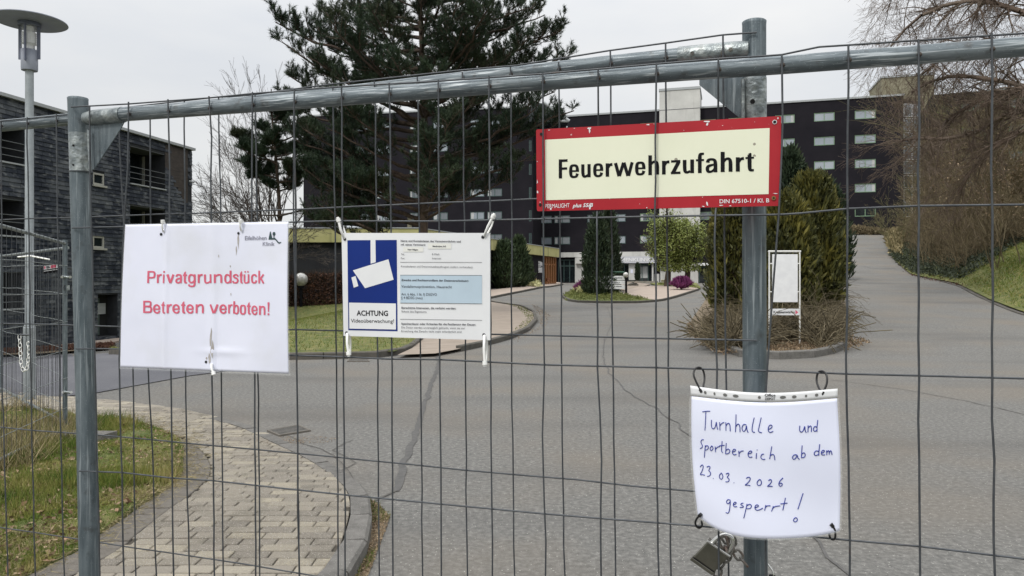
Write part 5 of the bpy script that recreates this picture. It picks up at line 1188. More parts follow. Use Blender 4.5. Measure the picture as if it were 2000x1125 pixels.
# ---------------- main clinic block
ZT = 23.4
MF = Facade((3.4, 100.6), (46.4, 88.0)); rc_ = random.Random(3)
mb_root = thing('clinic_building', (20, 96, 1.2), 'long dark clad clinic block with rows of small windows and a white lift tower', 'building')
ROW = [6.85, 9.72, 12.62, 15.55, 18.5, 21.45]
cols = [(1062, 32), (1098, 31), (1162, 30), (1207, 30), (1265, 30), (1383, 30), (1440, 34), (1533, 38), (1610, 40), (1690, 41)]
holes = []; wins = []
for px, wd in cols:
    a, b = MF.s(px-wd/2), MF.s(px+wd/2)
    for k, z in enumerate(ROW):
        if px == 1207 and k > 2: continue
        if px < 1150 and k == 5: continue
        holes.append((a, b, z-.52, z+.52)); wins.append((a, b, z-.52, z+.52, px, k))
# ground floor openings
def gh(x0, y0, x1, y1): a, z1 = MF.hit(x0, y0); b, _ = MF.hit(x1, y0); _, z0 = MF.hit((x0+x1)/2, y1); return (a, b, z0, z1)
ent = [gh(1090, 507, 1124, 551), gh(1140, 515, 1155, 552), gh(1210, 516, 1229, 545), gh(1242, 516, 1278, 549), gh(1365, 521, 1395, 553)]
ent = [(a, b, max(1.25, z0), z1) for a, b, z0, z1 in ent]
mb = MB(); wall_holes(mb, MF, -.5, MF.L, -1, ZT, holes+ent, G['darkw'], .22)
mb.obox(MF, (MF.L-.02, MF.L), (-14, -.01), (-1, ZT), G['darkw']); mb.obox(MF, (-.5, MF.L), (-14, -.3), (ZT-.4, ZT-.2), G['darkw']); mb.build('wall', mb_root)
mb = MB(); mb.obox(MF, (-.5, MF.L+.1), (-.3, .12), (ZT, ZT+.22), G['coping']); mb.build('roof_edge', mb_root)
for a, b, c, d, px, k in wins:
    right = px > 1500; low = px > 1600 and k < 2
    g_ = G['glassd'] if low else (G['glassl'] if right or rc_.random() < .65 else G['glass'])
    cu_ = None if (low or right) else ([(0, .22)] if rc_.random() < .5 else None)
    if right and not low and rc_.random() < .35: cu_ = [(.78, 1)]
    window(mb_root, MF, a, b, c, d, .1, G['frame_g'] if right or px > 1240 else G['frame_t'], g_, (.5,) if not px == 1690 or k else (.5,), .09, cu_)
for i, (a, b, c, d) in enumerate(ent):
    gl = G['glassd']; n_m = (.33, .66) if i in (0, 3) else (.5,)
    mb = MB()
    for (x0, x1, z0, z1) in ((a, b, d-.12, d), (a, a+.12, c, d-.12), (b-.12, b, c, d-.12)): mb.obox(MF, (x0, x1), (-.2, -.08), (z0, z1), G['frame_t'])
    for u in n_m: x = a+(b-a)*u; mb.obox(MF, (x-.05, x+.05), (-.2, -.09), (c, d-.12), G['frame_t'])
    if i == 0: mb.obox(MF, (a+.12, b-.12), (-.2, -.1), (c+2.1, c+2.22), G['frame_t'])
    do = mb.build('entrance_door' if i != 4 else 'side_door', mb_root); mb = MB(); mb.obox(MF, (a, b), (-.22, -.19), (c, d), gl); mb.build('pane', do)
    if i == 3: mb = MB(); mb.obox(MF, (a+.6, b-.8), (-.188, -.16), (c+.4, d-.3), G['curtain']); mb.build('curtain', do)
    if i == 4: mb = MB(); mb.obox(MF, (a+(b-a)*.58, a+(b-a)*.72), (-.188, -.17), (c+1.5, c+1.9), G['white']); mb.build('door_notice', do)
# white plinth wall parts, canopy beams
mb = MB()
def slab(x0, x1, y0, y1, d0, d1, m, mb=None, root=mb_root, name='canopy'):
    own = mb is None; mb = mb or MB(); a = MF.s(x0); b = MF.s(x1); z1 = MF.hit((x0+x1)/2, y0)[1]; z0 = MF.hit((x0+x1)/2, y1)[1]; mb.obox(MF, (a, b), (d0, d1), (z0, z1), m)
    if own: return mb.build(name, root)
slab(1084, 1279, 492.5, 502, .003, .5, G['conc']); slab(1124, 1140, 503, 552, .003, .35, G['conc'], name='pillar'); slab(1126, 1165, 503, 515, .36, .9, G['conc'], name='canopy')
slab(1229, 1241, 515, 547, .003, .5, G['conc'], name='pillar'); slab(1283, 1299, 502, 514, .003, 1.2, G['conc2'], name='canopy_end'); slab(1279, 1288, 535, 553, .003, .3, G['conc'], name='pillar')
slab(1290, 1364, 514, 560, .003, .25, G['conc'], name='plinth_wall'); slab(1364, 1411, 514, 519, .003, .9, G['white'], name='door_canopy'); slab(1396, 1420, 519, 556, .003, .1, G['conc2'], name='plinth_wall')
slab(1160, 1285, 560, 549, .003, 1.0, G['rock'], name='entrance_step')
sgn = thing('clinic_name_sign', MF(MF.s(1240), 1.0, 4.0), 'long pale grey name sign with white raised letters EIFELHÖHENKLINIK over the clinic entrance', 'sign')
a, z1 = MF.hit(1150, 501, 1.1); b, _ = MF.hit(1281, 501, 1.1); z0 = MF.hit(1215, 514, 1.1)[1]; z1 = MF.hit(1215, 501, 1.1)[1]
mb = MB(); mb.obox(MF, (a, b), (.6, 1.1), (z0, z1), plain('sign_pale_grey', (.50, .51, .55), .6)); mb.build('panel', sgn)
sa, sb = MF.hit(1172, 505, 1.1)[0], MF.hit(1272, 505, 1.1)[0]
text_mesh('EIFELHÖHENKLINIK', G['white'], lambda u, v, d: MF(u, 1.13, v), sa, sb, z0+.22, z1-.18, .035, sgn)
mb = MB(); mb.obox(MF, (MF.s(1196), MF.s(1199)), (.3, .6), (1.2, z0), G['conc']); mb.obox(MF, (MF.s(1274), MF.s(1277)), (.3, .6), (1.2, z0), G['conc']); mb.build('support', sgn)
for x0, y0 in ((1231.5, 526),):
    mb = MB(); a, z1 = MF.hit(x0, y0, .5); mb.obox(MF, (a, a+.32), (.503, .53), (z1-.5, z1), G['paper']); mb.build('notice_sheet', loc=MF(a, .5, z1), label='small notice sheet on the white pillar of the clinic entrance', cat='notice')
# lift tower
TF = Facade((MF(MF.s(1288), 1.6, 0))[:2], (MF(MF.s(1367)+.6, 1.6, 0))[:2])
a, zt = TF.hit(1288, 178); b, _ = TF.hit(1367, 178)
mb = MB(); mb.obox(TF, (a, b), (-6, 0), (5.2, 25.55), G['conc']); 
tw = mb.build('lift_tower', mb_root)
mb = MB(); mb.obox(TF, (a-.08, b+.08), (-6.08, .08), (25.55, 25.85), G['coping']); mb.obox(TF, (a-.01, b+.01), (-6, .02), (23.1, 23.16), G['dgrey']); mb.build('tower_coping', tw)
# ---------------- stairwell, right block, beige tower
rb = thing('clinic_annex', (52, 92, 7), 'brown block with glazed stairwell behind the bare branches at right', 'building')
SF = Facade((47.0, 90.5), (50.6, 91.3)); mb = MB(); mb.obox(SF, (-.5, 3.7), (-6, -.3), (5, 23.6), G['dark']); mb.build('wall', rb)
for k in range(8):
    z0 = 9.3+k*1.75; w_ = window(rb, SF, -.1, 3.4, z0, z0+1.62, .2, G['white'], G['glassl'] if k > 2 else G['glass'], (.33, .66), .1, name='stairwell_window')
RF = Facade((48.6, 86.0), (86, 70.0)); hl = []
for i in range(8):
    for k in range(4): s_ = 3+i*4.6; z = 12.6+k*2.9; hl.append((s_, s_+2.3, z-.5, z+.5))
mb = MB(); wall_holes(mb, RF, 0, 40, 4, 23.0, hl, G['darkw'], .2); mb.obox(RF, (-.02, 0), (-12, 0), (4, 23.0), G['darkw']); mb.obox(RF, (0, 40), (-12, 0), (22.9, 23.0), G['coping']); mb.build('wall', rb)
for a, b, c, d in hl: window(rb, RF, a, b, c, d, .1, G['frame_g'], G['glass'], (.5,), .09)
mb = MB(); A1 = at(1722, 190, 112); A2 = at(1797, 190, 112); zt = at(1722, 153, 112).z
p = [(A1.x, 112), (A2.x+1, 110), (A2.x+3, 118), (A1.x+2, 120)]; mb.prism(p, 8, zt, G['conc2']); mb.prism([(x, y) for x, y in [(A1.x-.1, 111.9), (A2.x+1.1, 109.9), (A2.x+3.1, 118.1), (A1.x+1.9, 120.1)]], zt, zt+.3, G['coping'])
mb.build('roof_tower', loc=(A1.x, 112, 8), label='beige concrete tower rising behind the right end of the dark block', cat='tower')
# ---------------- left wing
WF = Facade(at(593, 547, 98.5)[:2], at(1041, 547, 93.0)[:2]); lw = thing('clinic_wing', (-10, 96, 1.2), 'dark clad clinic wing with pale windows behind the big pine', 'building')
hl = []; wc = [(711, 29), (747, 28), (808, 16), (860, 29), (932, 28), (966, 29)]
for px, wd in wc:
    for k, z in enumerate(ROW):
        if k == 0 and px < 900: continue
        hl.append((WF.s(px-wd/2), WF.s(px+wd/2), z+.02-.5, z+.5+.02, px, k))
for k, z in enumerate(ROW[:5]): hl.append((WF.s(1033), WF.s(1038), z-.8, z+.6, 1035, k))
mb = MB(); wall_holes(mb, WF, 0, WF.L, -1, ZT-.2, hl, G['darkw'], .2)
mb.obox(WF, (-.02, 0), (-14, 0), (-1, ZT-.2), G['darkw']); mb.obox(WF, (0, WF.L), (-14, -.3), (ZT-.5, ZT-.4), G['darkw']); mb.build('wall', lw)
mb = MB(); mb.face([WF(WF.L, 0, -1), WF(WF.L, -9, -1), WF(WF.L, -9, ZT-.2), WF(WF.L, 0, ZT-.2)], G['darkw']); mb.build('side_wall', lw)
mb = MB(); mb.obox(WF, (-.1, WF.L+.1), (-.3, .1), (ZT-.2, ZT), G['coping']); mb.build('roof_edge', lw)
for a, b, c, d, px, k in hl:
    window(lw, WF, a, b, c, d, .1, G['frame_t'], G['glassd'] if px == 1035 else (G['glassl'] if k > 3 or px in (747, 932, 711) else G['glass']), (.5,) if px != 1035 else (), .09, [(0, .28)] if (px not in (711, 1035) and k < 4) else ([(0, .9)] if px == 808 else None))
# slanted roof light at the joint of wing and main block
rl = thing('roof_light', (3.5, 92, 22), 'slanted roof light with pale metal edge on the corner of the clinic wing', 'roof light')
A = at(1040, 200, 91); B = at(1062, 202, 91); Cc = at(1110, 237, 91); Dd = at(1030, 238, 91); mb = MB()
mb.prism([(A.x, A.z), (B.x, B.z), (Cc.x, Cc.z), (Dd.x, Dd.z)], 91, 95, G['glassd'], F=lambda x, z, y: (x, y, z)); mb.build('glazing', rl)
mb = MB(); mb.tube([B+Vector((0, -.05, .1)), Cc+Vector((.1, -.05, 0))], .22, G['coping'], 4); mb.tube([at(1078, 236, 90.9), Cc], .16, G['coping'], 4); mb.tube([B+Vector((0, 4, .1)), Cc+Vector((.1, 4, 0))], .22, G['coping'], 4); mb.build('metal_edge', rl)
# ---------------- low hall with yellow fascia
lh = thing('low_hall', (-10, 52, .3), 'low flat roofed hall with a mouldy yellow fascia behind the hedge', 'building')
L1 = Facade((-30, 50), (-6.45, 50)); L2 = Facade((-6.45, 50), (4.8, 82))
for i, (Fc, m_) in enumerate(((L1, G['darkwall']), (L2, G['darkw']))):
    a1 = Fc.L if i == 0 else Fc.s(1062)
    mb = MB(); mb.obox(Fc, (0, a1-.003*i), (-.3, 0), (-1.2, 4.08), m_); mb.build('wall', lh)
    mb = MB(); e0_ = .35 if i == 0 else -.1; mb.obox(Fc, (0 if i == 0 else .352, Fc.L+(.35 if i == 0 else .3)), (-.3, .35), (4.08, 5.0), G['fascia_y']); mb.build('fascia', lh)
    mb = MB(); mb.obox(Fc, (0 if i == 0 else .40, Fc.L+(.4 if i == 0 else .35)), (-.35, .4), (5.0, 5.07), G['coping']); mb.build('roof_edge', lh)
mb = MB(); mb.face([(-30, 50.3, 4.9), (-6.6, 50.3, 4.9), (4.5, 82, 4.9), (-30, 82, 4.9)], G['slateb']); mb.build('roof', lh)
s0 = L2.s(1062); s1 = L2.L; n = 5
mb = MB()
for k in range(n+1): x = s0+(s1-s0)*k/n; mb.obox(L2, (x-.14, x+.14), (-.2, .05), (1.0, 4.05), G['wood'])
mb.obox(L2, (s0+.14, s1-.14), (-.2, -.02), (3.15, 3.3), G['wood']); mb.obox(L2, (s0+.14, s1-.14), (-.2, -.02), (1.0, 1.35), G['wood']); wf = mb.build('shop_front', lh)
mb = MB(); mb.obox(L2, (s0, s1), (-.3, -.21), (1, 4.05), G['glassd']); mb.build('pane', wf)
rv = thing('roof_vent', (0, 0, 0), 'dark louvred vent and pipe on the roof of the low hall', 'vent'); rv.location = at(800, 440, 53); OFF[rv.name] = rv.location.copy()
mb = MB(); mb.tube([at(800, 448, 53), at(800, 422, 53)], .16, G['conc2'], 10); mb.build('pipe', rv); mb = MB(); mb.obox(lambda s, d, z: at(800+s, 421-z, 53+d), (-11, 8), (-.3, .3), (-1.0, 1.0), G['conc2']); mb.build('cap', rv)
sk = MB(); 
for k in range(1): sk.lathe((at(675, 440, 56).x, 56, 5.0), [(1.6, 0), (1.55, .25), (1.1, .55), (0.01, .7)], G['glassl'], 16)
sk.build('roof_dome', loc=(at(675, 440, 56).x, 56, 5.0), label='pale dome light on the roof of the low hall', cat='roof dome')

# ---------------- slate clad building at the left
P0 = Vector((-19.66, 28.5)); P1 = Vector((-17.47, 40.5)); d_ = (P1-P0).normalized(); A0 = P0-d_*7
SLF = Facade(A0, P1); sb_ = thing('slate_building', (-19.6, 28.5, -1.2), 'three storey building clad in dark slate with recessed balconies', 'building')
def sh(px, py): return SLF.hit(px, py)
ztop = 8.62
def hole(x0, x1, yt, yb, ref=None):  # yt/yb measured at x0
    a = SLF.s(x0); b = SLF.s(x1); return [a, b, sh(x0, yb)[1], sh(x0, yt)[1]]
H1 = hole(253, 322, 283, 357); H2 = [H1[0], H1[1], H1[2]-2.85, H1[3]-2.85]
HA = [0.3, SLF.s(46), sh(0, 311)[1]-.05, sh(0, 240)[1]]; HB = [0.3, SLF.s(46), HA[2]-2.85, HA[3]-2.85]; HC = [0.3, SLF.s(44), HA[2]-5.7, HA[3]-5.7]
W1 = [SLF.s(181), SLF.s(203), sh(190, 361)[1], sh(190, 338)[1]]; W2 = [W1[0], W1[1], W1[2]-2.85, W1[3]-2.85]
DR = [SLF.s(190), SLF.s(229), sh(200, 658)[1], sh(200, 576)[1]]
rec = [H1, H2, HA, HB, HC]; hl = [tuple(x) for x in rec+[W1, W2, DR]]
mb = MB(); wall_holes(mb, SLF, 0, SLF.L, -3, ztop, hl, G['slateb'], 1.3, G['slateb']); mb.obox(SLF, (SLF.L-.02, SLF.L), (-12, -.01), (-3, ztop), G['brownp']); mb.build('wall', sb_)
mb = MB(); mb.obox(SLF, (-.1, SLF.L+.1), (-12, -1.0), (ztop-.3, ztop-.2), G['slateb']); mb.build('roof', sb_)
mb = MB(); mb.obox(SLF, (-.1, SLF.L+.12), (-1, .16), (ztop, ztop+.13), G['coping']); mb.build('coping', sb_)
for (a, b, c, d) in rec:
    mb = MB(); mb.obox(SLF, (a, b), (-1.3, .1), (c-.06, c), G['coping']); bal = mb.build('balcony_floor', sb_)
    mb = MB(); mb.obox(SLF, (a+.003, b-.003), (-1.29, -.02), (d-.05, d-.003), G['rail']); mb.build('soffit', bal)
    for zz_ in (.25, .52, .8):
        mb = MB(); mb.tube([SLF(a, .02, c+zz_), SLF(b, .02, c+zz_)], .02, G['rail'], 6); mb.build('rail', bal)
    nw_ = max(2, int((b-a)/1.6)); dd = (b-a)/nw_
    mb = MB(); mb.obox(SLF, (a, b), (-1.31, -1.28), (c, d), G['glassd']); mb.build('pane', bal)
    for k in range(nw_+1):
        x = a+dd*k; mb = MB(); mb.obox(SLF, (x-.07, x+.07), (-1.27, -1.15), (c, d-.1), G['frame_w']); mb.build('window_frame', bal)
for q_ in (W1, W2): window(sb_, SLF, *q_, .05, G['frame_w'], G['glassd'], (), .08); 
for q_ in (W1, W2): mb = MB(); mb.obox(SLF, (q_[0]-.05, q_[1]+.1), (-.1, .1), (q_[2]-.09, q_[2]-.004), G['frame_w']); mb.build('sill', sb_)
a, b, c, d = DR; mb = MB(); mb.obox(SLF, (a+.25, b-.6), (-.5, -.45), (c+.05, d-.15), plain('green_door', (.06, .085, .08), .5)); dr = mb.build('door', sb_)
mb = MB(); mb.obox(SLF, (a, b), (-.7, -.52), (c, d), G['dark']); mb.build('door_recess', dr); mb = MB(); mb.obox(SLF, (a+.42, a+1.05), (-.448, -.43), (d-.9, d-.4), G['coping']); mb.build('door_notice', dr)
R = [SLF(a+.30, -.40, c+1.15), SLF(a+.36, -.3, c+1.05), SLF(a+.36, -.3, c+.75), SLF(a+.30, -.40, c+.65)]; mb = MB(); mb.tube(R, .03, G['chrome'], 8); mb.build('handle', dr)
# slates
rowh = .185; ln = .52; SL = []
z = -2.2; r_i = 0
while z < ztop-.05:
    s_ = -.2+(ln*.5 if r_i % 2 else 0)+random.uniform(-.05, .05)
    while s_ < SLF.L:
        wv = ln*random.uniform(.85, 1.12); a, b = max(0, s_), min(SLF.L, s_+wv-.012); zt_ = min(z+rowh+.03, ztop-.004)
        segs_ = [(a, b)]
        if z+rowh*.5 < h(*SLF(a, 0, 0)[:2])-.1 or b-a < .05: s_ += wv; continue
        for h_ in hl:
            if z+rowh > h_[2]+.03 and z < h_[3]-.03:
                ns = []
                for (p_, q_) in segs_:
                    if q_ <= h_[0] or p_ >= h_[1]: ns.append((p_, q_)); continue
                    if p_ < h_[0]: ns.append((p_, h_[0]-.004))
                    if q_ > h_[1]: ns.append((h_[1]+.004, q_))
                segs_ = ns
        # stepped brown panel at the top right corner
        for (p_, q_) in segs_:
            if q_-p_ < .06: continue
            if z > 5.0 and p_ > SLF.s(322)+max(0, (7.3-z))*.85 and p_ < SLF.s(366) and z > 5.6-.0*p_: continue
            SL.append((p_, q_, z, zt_))
        s_ += wv
    z += rowh; r_i += 1
def slate_faces(mb, a, b, z0, z1):
    j = random.uniform(0, .008); t0, t1 = .036+j, .008; mb.add([SLF(a, 0.001, z0), SLF(b, 0.001, z0), SLF(b, t0, z0), SLF(a, t0, z0), SLF(a, 0.001, z1), SLF(b, 0.001, z1), SLF(b, t1, z1), SLF(a, t1, z1)], [(0, 1, 2, 3), (3, 2, 6, 7), (0, 3, 7, 4), (1, 5, 6, 2), (4, 7, 6, 5)], G['slate'])
vis_ = []
for t in SL:
    c = SLF((t[0]+t[1])/2, 0, (t[2]+t[3])/2); px = 1000+FX*c.x/c.y; py = HOR-(c.z-EYE)*FX/c.y; q = (t[1]-t[0])/c.y
    vis_.append((-q if (0 < px < 380 and not (430 < py < 730 and 240 < px) and not 135 < px < 176 and not 48 < px < 66) else 1, t))
vis_.sort(key=lambda v: v[0])
for i, (_, t) in enumerate(vis_):
    if i < 300: mb = MB(); slate_faces(mb, *t); mb.build('slate', sb_)
    elif i == 300: srest = MB(); slate_faces(srest, *t)
    else: slate_faces(srest, *t)
srest.build('slate', sb_, kind='stuff'); print('slates', len(SL))
mb = MB(); pz = 8.58
for k in range(7): zz0 = 5.62+k*.42; x0 = SLF.s(322)+max(0, 7.3-zz0)*.85; mb.obox(SLF, (x0, SLF.s(366)), (.002, .02), (zz0, min(zz0+.415, pz)), G['brownp'])
mb.build('brown_panel', sb_)
mb = MB(); mb.tube([SLF(SLF.s(368), .05, 6.9), SLF(SLF.s(370), .3, 6.85)], .05, G['coping'], 8); mb.build('wall_spout', sb_)
print('buildings done')
# ================================================================= trees
def tufts(segs_pts, n_need, ln, wd, r=rng, cone=.9):
    """segs_pts: list of (pos, dir); needles fan around the shoot"""
    A = np.array([[*p, *d] for p, d in segs_pts]); P = np.repeat(A[:, :3], n_need, 0); D = np.repeat(A[:, 3:], n_need, 0); n = len(P)
    t = r.random(n)[:, None]; D2 = D+r.normal(size=(n, 3))*cone*.6; P = P+D*(t*ln*.9); return blades(P, D2, ln*(.7+.6*r.random(n)), wd)
def pine(root, x, y, zb, ztop, r0, limbs, seed, rings=8, dens_=1., nn=24, lnn=.17, top_extra=True):
    R = random.Random(seed); mb = MB(); tp = []
    n = 14
    for i in range(n+1): t = i/n; tp.append(Vector((x+.25*math.sin(t*5)*t, y+.15*math.sin(t*4), zb+(ztop-zb)*t)))
    mb.tube(tp, [r0*(1-.85*(i/n))*(1.25 if i == 0 else 1) for i in range(n+1)], G['bark'], 12); mb.build('trunk', root)
    segs = []; shoots = []
    def tr(z): t = (z-zb)/(ztop-zb)*n; i = min(n-1, max(0, int(t))); return tp[i].lerp(tp[i+1], min(1, t-i))
    for (tipx, tipy, dy) in limbs:
        tip = at(tipx, tipy, y+dy); dz = abs(tip.x-x)+abs(dy); za = min(max(tip.z-.32*dz*R.uniform(.6, 1.2), zb+2.6), ztop-.8); a = tr(za); mid = a.lerp(tip, .5)+Vector((R.gauss(0, .2), R.gauss(0, .3), -.12*dz*R.uniform(.2, 1)))
        L_ = (tip-a).length; k = max(4, int(L_/.45)); pts = []
        for i in range(k+1): t = i/k; q = a*(1-t)**2+mid*2*t*(1-t)+tip*t*t; pts.append(q+Vector((R.gauss(0, .04), R.gauss(0, .05), R.gauss(0, .04))))
        rl_ = .028*L_**.75+.02
        for i in range(k): segs.append((*pts[i], *pts[i+1], rl_*(1-i/k*.8), rl_*(1-(i+1)/k*.8)))
        nb = int(L_*5.2*dens_)+3
        for b in range(nb):
            t = R.uniform(.22, 1.0)**.75; f = t*k; i = min(k-1, int(f)); p = pts[i].lerp(pts[i+1], f-i); dd = (pts[i+1]-pts[i]).normalized()
            side = dd.cross(Vector((0, 0, 1))).normalized()*R.choice((-1, 1)); bl_ = (.35+1.25*(1-t*.75))*R.uniform(.5, 1.1)*min(1.25, L_/3.5)
            bd = (dd*R.uniform(.1, 1)+side*R.uniform(.2, 1.1)+Vector((0, 0, R.uniform(-.25, 1.15)))).normalized(); m_ = 4; q = p.copy()
            for j in range(m_):
                bd = (bd+Vector((R.gauss(0, .14), R.gauss(0, .14), R.uniform(0, .16)))).normalized(); q2 = q+bd*bl_/m_; segs.append((*q, *q2, .016, .010))
                if j >= 1:
                    for c in range(3):
                        sdir = (bd*.6+Vector((R.gauss(0, .6), R.gauss(0, .6), R.uniform(.1, 1.0)))).normalized(); s0_ = q.lerp(q2, R.random()); sl = R.uniform(.06, .22); s1_ = s0_+sdir*sl; segs.append((*s0_, *s1_, .007, .005)); shoots.append((s1_-sdir*.06, sdir)); 
                        if R.random() < .5: shoots.append((s1_+sdir*.08, sdir))
                q = q2
            shoots.append((q, bd)); shoots.append((q+Vector((0, 0, .10)), Vector((bd.x*.3, bd.y*.3, 1)).normalized()))
    link_mesh('limbs', seg_mesh('limbs', segs, G['bark']), root)
    V, F = tufts(shoots, nn, lnn, .019, cone=1.0); link_mesh('crown', np_mesh('crown', V, F, 3, G['needle']), root); print('pine tufts', len(shoots))
tp_ = Vector((-4.0, 33, 0)); tp_.z = h(-4, 33)+.1
Rl = random.Random(77)
t = thing('pine_tree', tp_, 'big dark pine with a thick trunk standing on the lawn in front of the clinic', 'tree')
LM = [(538,45,.5),(548,85,-1),(563,150,1.5),(560,205,-1),(600,110,-2),(610,60,1),(640,95,2),(655,150,-2.5),(600,190,.5),(640,30,-1),
 (690,10,1),(740,-30,-1),(760,25,2.5),(780,-80,0),(870,-90,1),(950,-60,-1),(1000,-30,1),(1040,15,-.5),(1065,30,1),(1098,60,.5),(1100,110,-1),(1060,120,2),(1085,175,.5),(1030,80,-2),(990,60,2.5),(985,120,-2),(930,110,3),(700,90,-3),
 (720,150,3),(900,60,-3.5),(850,140,-3.5),(1120,215,0),(1090,240,1),(1045,215,-1.5),(1010,260,1),(1040,300,-.5),(970,240,-2.5),(960,300,1.5),(1000,345,0),(930,345,-2),(900,330,-3),(860,350,-3.5),(830,330,3.5),(890,380,-2),
 (760,340,-3),(700,345,-1.5),(730,380,-2),(680,380,0),(640,330,-1),(600,300,1),(590,250,-1.5),(600,355,.5),(620,400,-1),(650,420,0),(610,430,1),(680,290,2.5),(690,215,-3),(780,240,-3.5),(880,240,-4),(800,190,4),(940,190,3),(760,290,3.5),(820,390,-3),(625,215,-.5),(575,270,.8),(640,250,-2),(655,290,1.5),(620,350,2),(665,350,-2.2),(590,330,-.5),(790,410,-1.5),(960,390,-.5),(720,250,-2.5),(840,280,-3.8),(905,290,-3)]
for _ in range(46):
    py_ = Rl.uniform(-160, 215); hw = 275 if py_ > 10 else 250-(10-py_)*.9; LM.append((835+Rl.uniform(-1, 1)*hw*Rl.uniform(.35, .95), py_, Rl.uniform(-4.5, 4.5)))
LM = [q for q in LM if not (q[1] > 362 and 670 < q[0] < 1010) and not (700 < q[0] < 770 and q[1] > 325) and not (640 < q[0] < 800 and 200 < q[1] < 300) and not (880 < q[0] < 1000 and 225 < q[1] < 300)]
pine(t, -4.0, 33, tp_.z, 18.4, .25, LM, 5, dens_=.78, nn=20)
p2 = Vector((-11.4, 36, 0)); p2.z = h(p2.x, 36)+.05
t = thing('pine_tree', p2, 'smaller pine left of the big one with bare lower limbs and needles near the top', 'tree')
pine(t, p2.x, 36, p2.z, at(545, 175, 36).z, .16, [(463,268,0),(470,290,-.8),(475,318,.6),(505,300,-1),(495,345,.5),(512,250,.8),(520,215,-.5),(560,190,0),(580,225,1),(600,250,-1),(585,290,.5),(570,330,-1),(525,330,1),(540,270,-1.5),(555,300,1.5),(610,290,.6),(545,235,1),(575,360,1.2),(600,340,0),(515,360,-.3)], 9, dens_=1.7, nn=26)
sg = []; tips = []; R = random.Random(12)
for tx, ty in ((470,395),(450,380),(490,370),(600,380),(610,410),(560,360),(480,420),(520,385),(640,400)):
    a = Vector((p2.x, 36, at(540, R.uniform(420, 500), 36).z)); b = at(tx, ty, 36+R.uniform(-1, 1)); grow(sg, tips, a, (b-a), (b-a).length*.8, .05, 3, 0, .18, 4, .6, .55, .6, 4, .008, R)
link_mesh('bare_limbs', seg_mesh('bare_limbs', sg, G['twig']), t)

# bare deciduous tree behind
R = random.Random(21); b0 = at(515, 547, 44); b0.z = h(b0.x, 44); t = thing('bare_tree', b0, 'leafless tree with fine spreading twigs against the sky, left of the pines', 'tree')
mb = MB(); mb.tube([b0-Vector((0, 0, .2)), b0+Vector((.1, 0, 2)), b0+Vector((.15, 0, 3.6))], [.26, .2, .16], G['twig'], 10); mb.build('trunk', t); sg = []; tips = []
for tx, ty, rr in ((378,345,.06),(380,395,.06),(376,440,.06),(410,300,.06),(430,270,.06),(455,345,.06),(400,455,.05),(470,440,.06),(520,300,.06),(400,330,.09),(395,400,.08),(385,450,.07),(420,280,.09),(440,240,.08),(470,200,.08),(500,150,.09),(520,120,.08),(540,170,.08),(410,370,.08),(450,310,.09),(480,260,.08),(385,300,.05),(560,250,.07),(400,430,.07),(430,400,.08),(600,430,.06),(590,380,.06),(470,350,.08),(500,420,.07),(640,440,.05)):
    a = b0+Vector((.1, 0, R.uniform(1.6, 3.6))); b = at(tx, ty, 44+R.uniform(-2, 2)); d = b-a; L_ = d.length; grow(sg, tips, a, d+Vector((0, 0, -.22*L_)), L_*.52, rr*.85, 4, .03, .13, 4, .55, .52, .55, 5, .007, R)
link_mesh('crown', seg_mesh('crown', sg, G['twig']), t); print('bare', len(sg))

# weeping beech at the right
R = random.Random(33); b0 = Vector((25.5, 31, 0)); b0.z = h(25.5, 31); t = thing('weeping_beech', b0, 'leafless beech with drooping reddish twigs reaching in from the right edge', 'tree')
mb = MB(); mb.tube([b0, b0+Vector((-.2, 0, 3)), b0+Vector((-.5, 0, 7)), b0+Vector((-.4, 0, 13))], [.5, .42, .36, .2], G['twigr'], 12); mb.build('trunk', t)
sg = []; tips = []
main = [[(2130,120),(2060,60),(1990,22),(1940,6),(1890,2),(1840,12),(1800,30),(1765,60),(1740,90)],
        [(2130,190),(2050,180),(2000,172),(1960,182),(1925,190),(1880,215),(1850,235),(1830,262)],
        [(2130,210),(2060,205),(2000,170),(1950,158),(1900,150),(1850,150),(1815,160),(1780,180)],
        [(2130,100),(2050,20),(1980,-30),(1900,-60),(1830,-70),(1770,-40),(1740,-5)],
        [(2130,240),(2060,235),(1990,260),(1940,290),(1900,330),(1870,380)],
        [(2130,150),(2050,110),(1980,90),(1920,80),(1870,95),(1830,120),(1800,145)],
        [(2130,60),(2060,-40),(2000,-80),(1960,-60),(1930,-20),(1900,40)],
        [(2130,220),(2060,225),(2010,215),(1960,225),(1900,262),(1840,272),(1790,270),(1760,275)]]
for mi_, M_ in enumerate(main):
    yy = 30+R.uniform(-1.5, 1.5); n = len(M_); P_ = [at(x, y, yy+.25*i*R.uniform(-1, 1)) for i, (x, y) in enumerate(M_)]; rr = .16
    for i in range(n-1):
        r0_, r1_ = rr*(1-i/n*.8), rr*(1-(i+1)/n*.8); sg.append((*P_[i], *P_[i+1], r0_, r1_))
        for k in range(7):
            if i < 1: continue
            q = P_[i].lerp(P_[i+1], R.random()); up = R.random() < .35
            d = (P_[i+1]-P_[i]).normalized()*.8+Vector((R.gauss(0, .4), R.gauss(0, .7), R.uniform(.1, .8) if up else R.uniform(-1.1, .1)))
            grow(sg, tips, q, d, R.uniform(.8, 1.9), max(.012, r1_*.42), 3 if R.random() < .7 else 2, .03 if up else .11, .26, 4, .5, .62, .75, 4, .0045, R)
link_mesh('crown', seg_mesh('crown', sg, G['twigr']), t); print('beech', len(sg))
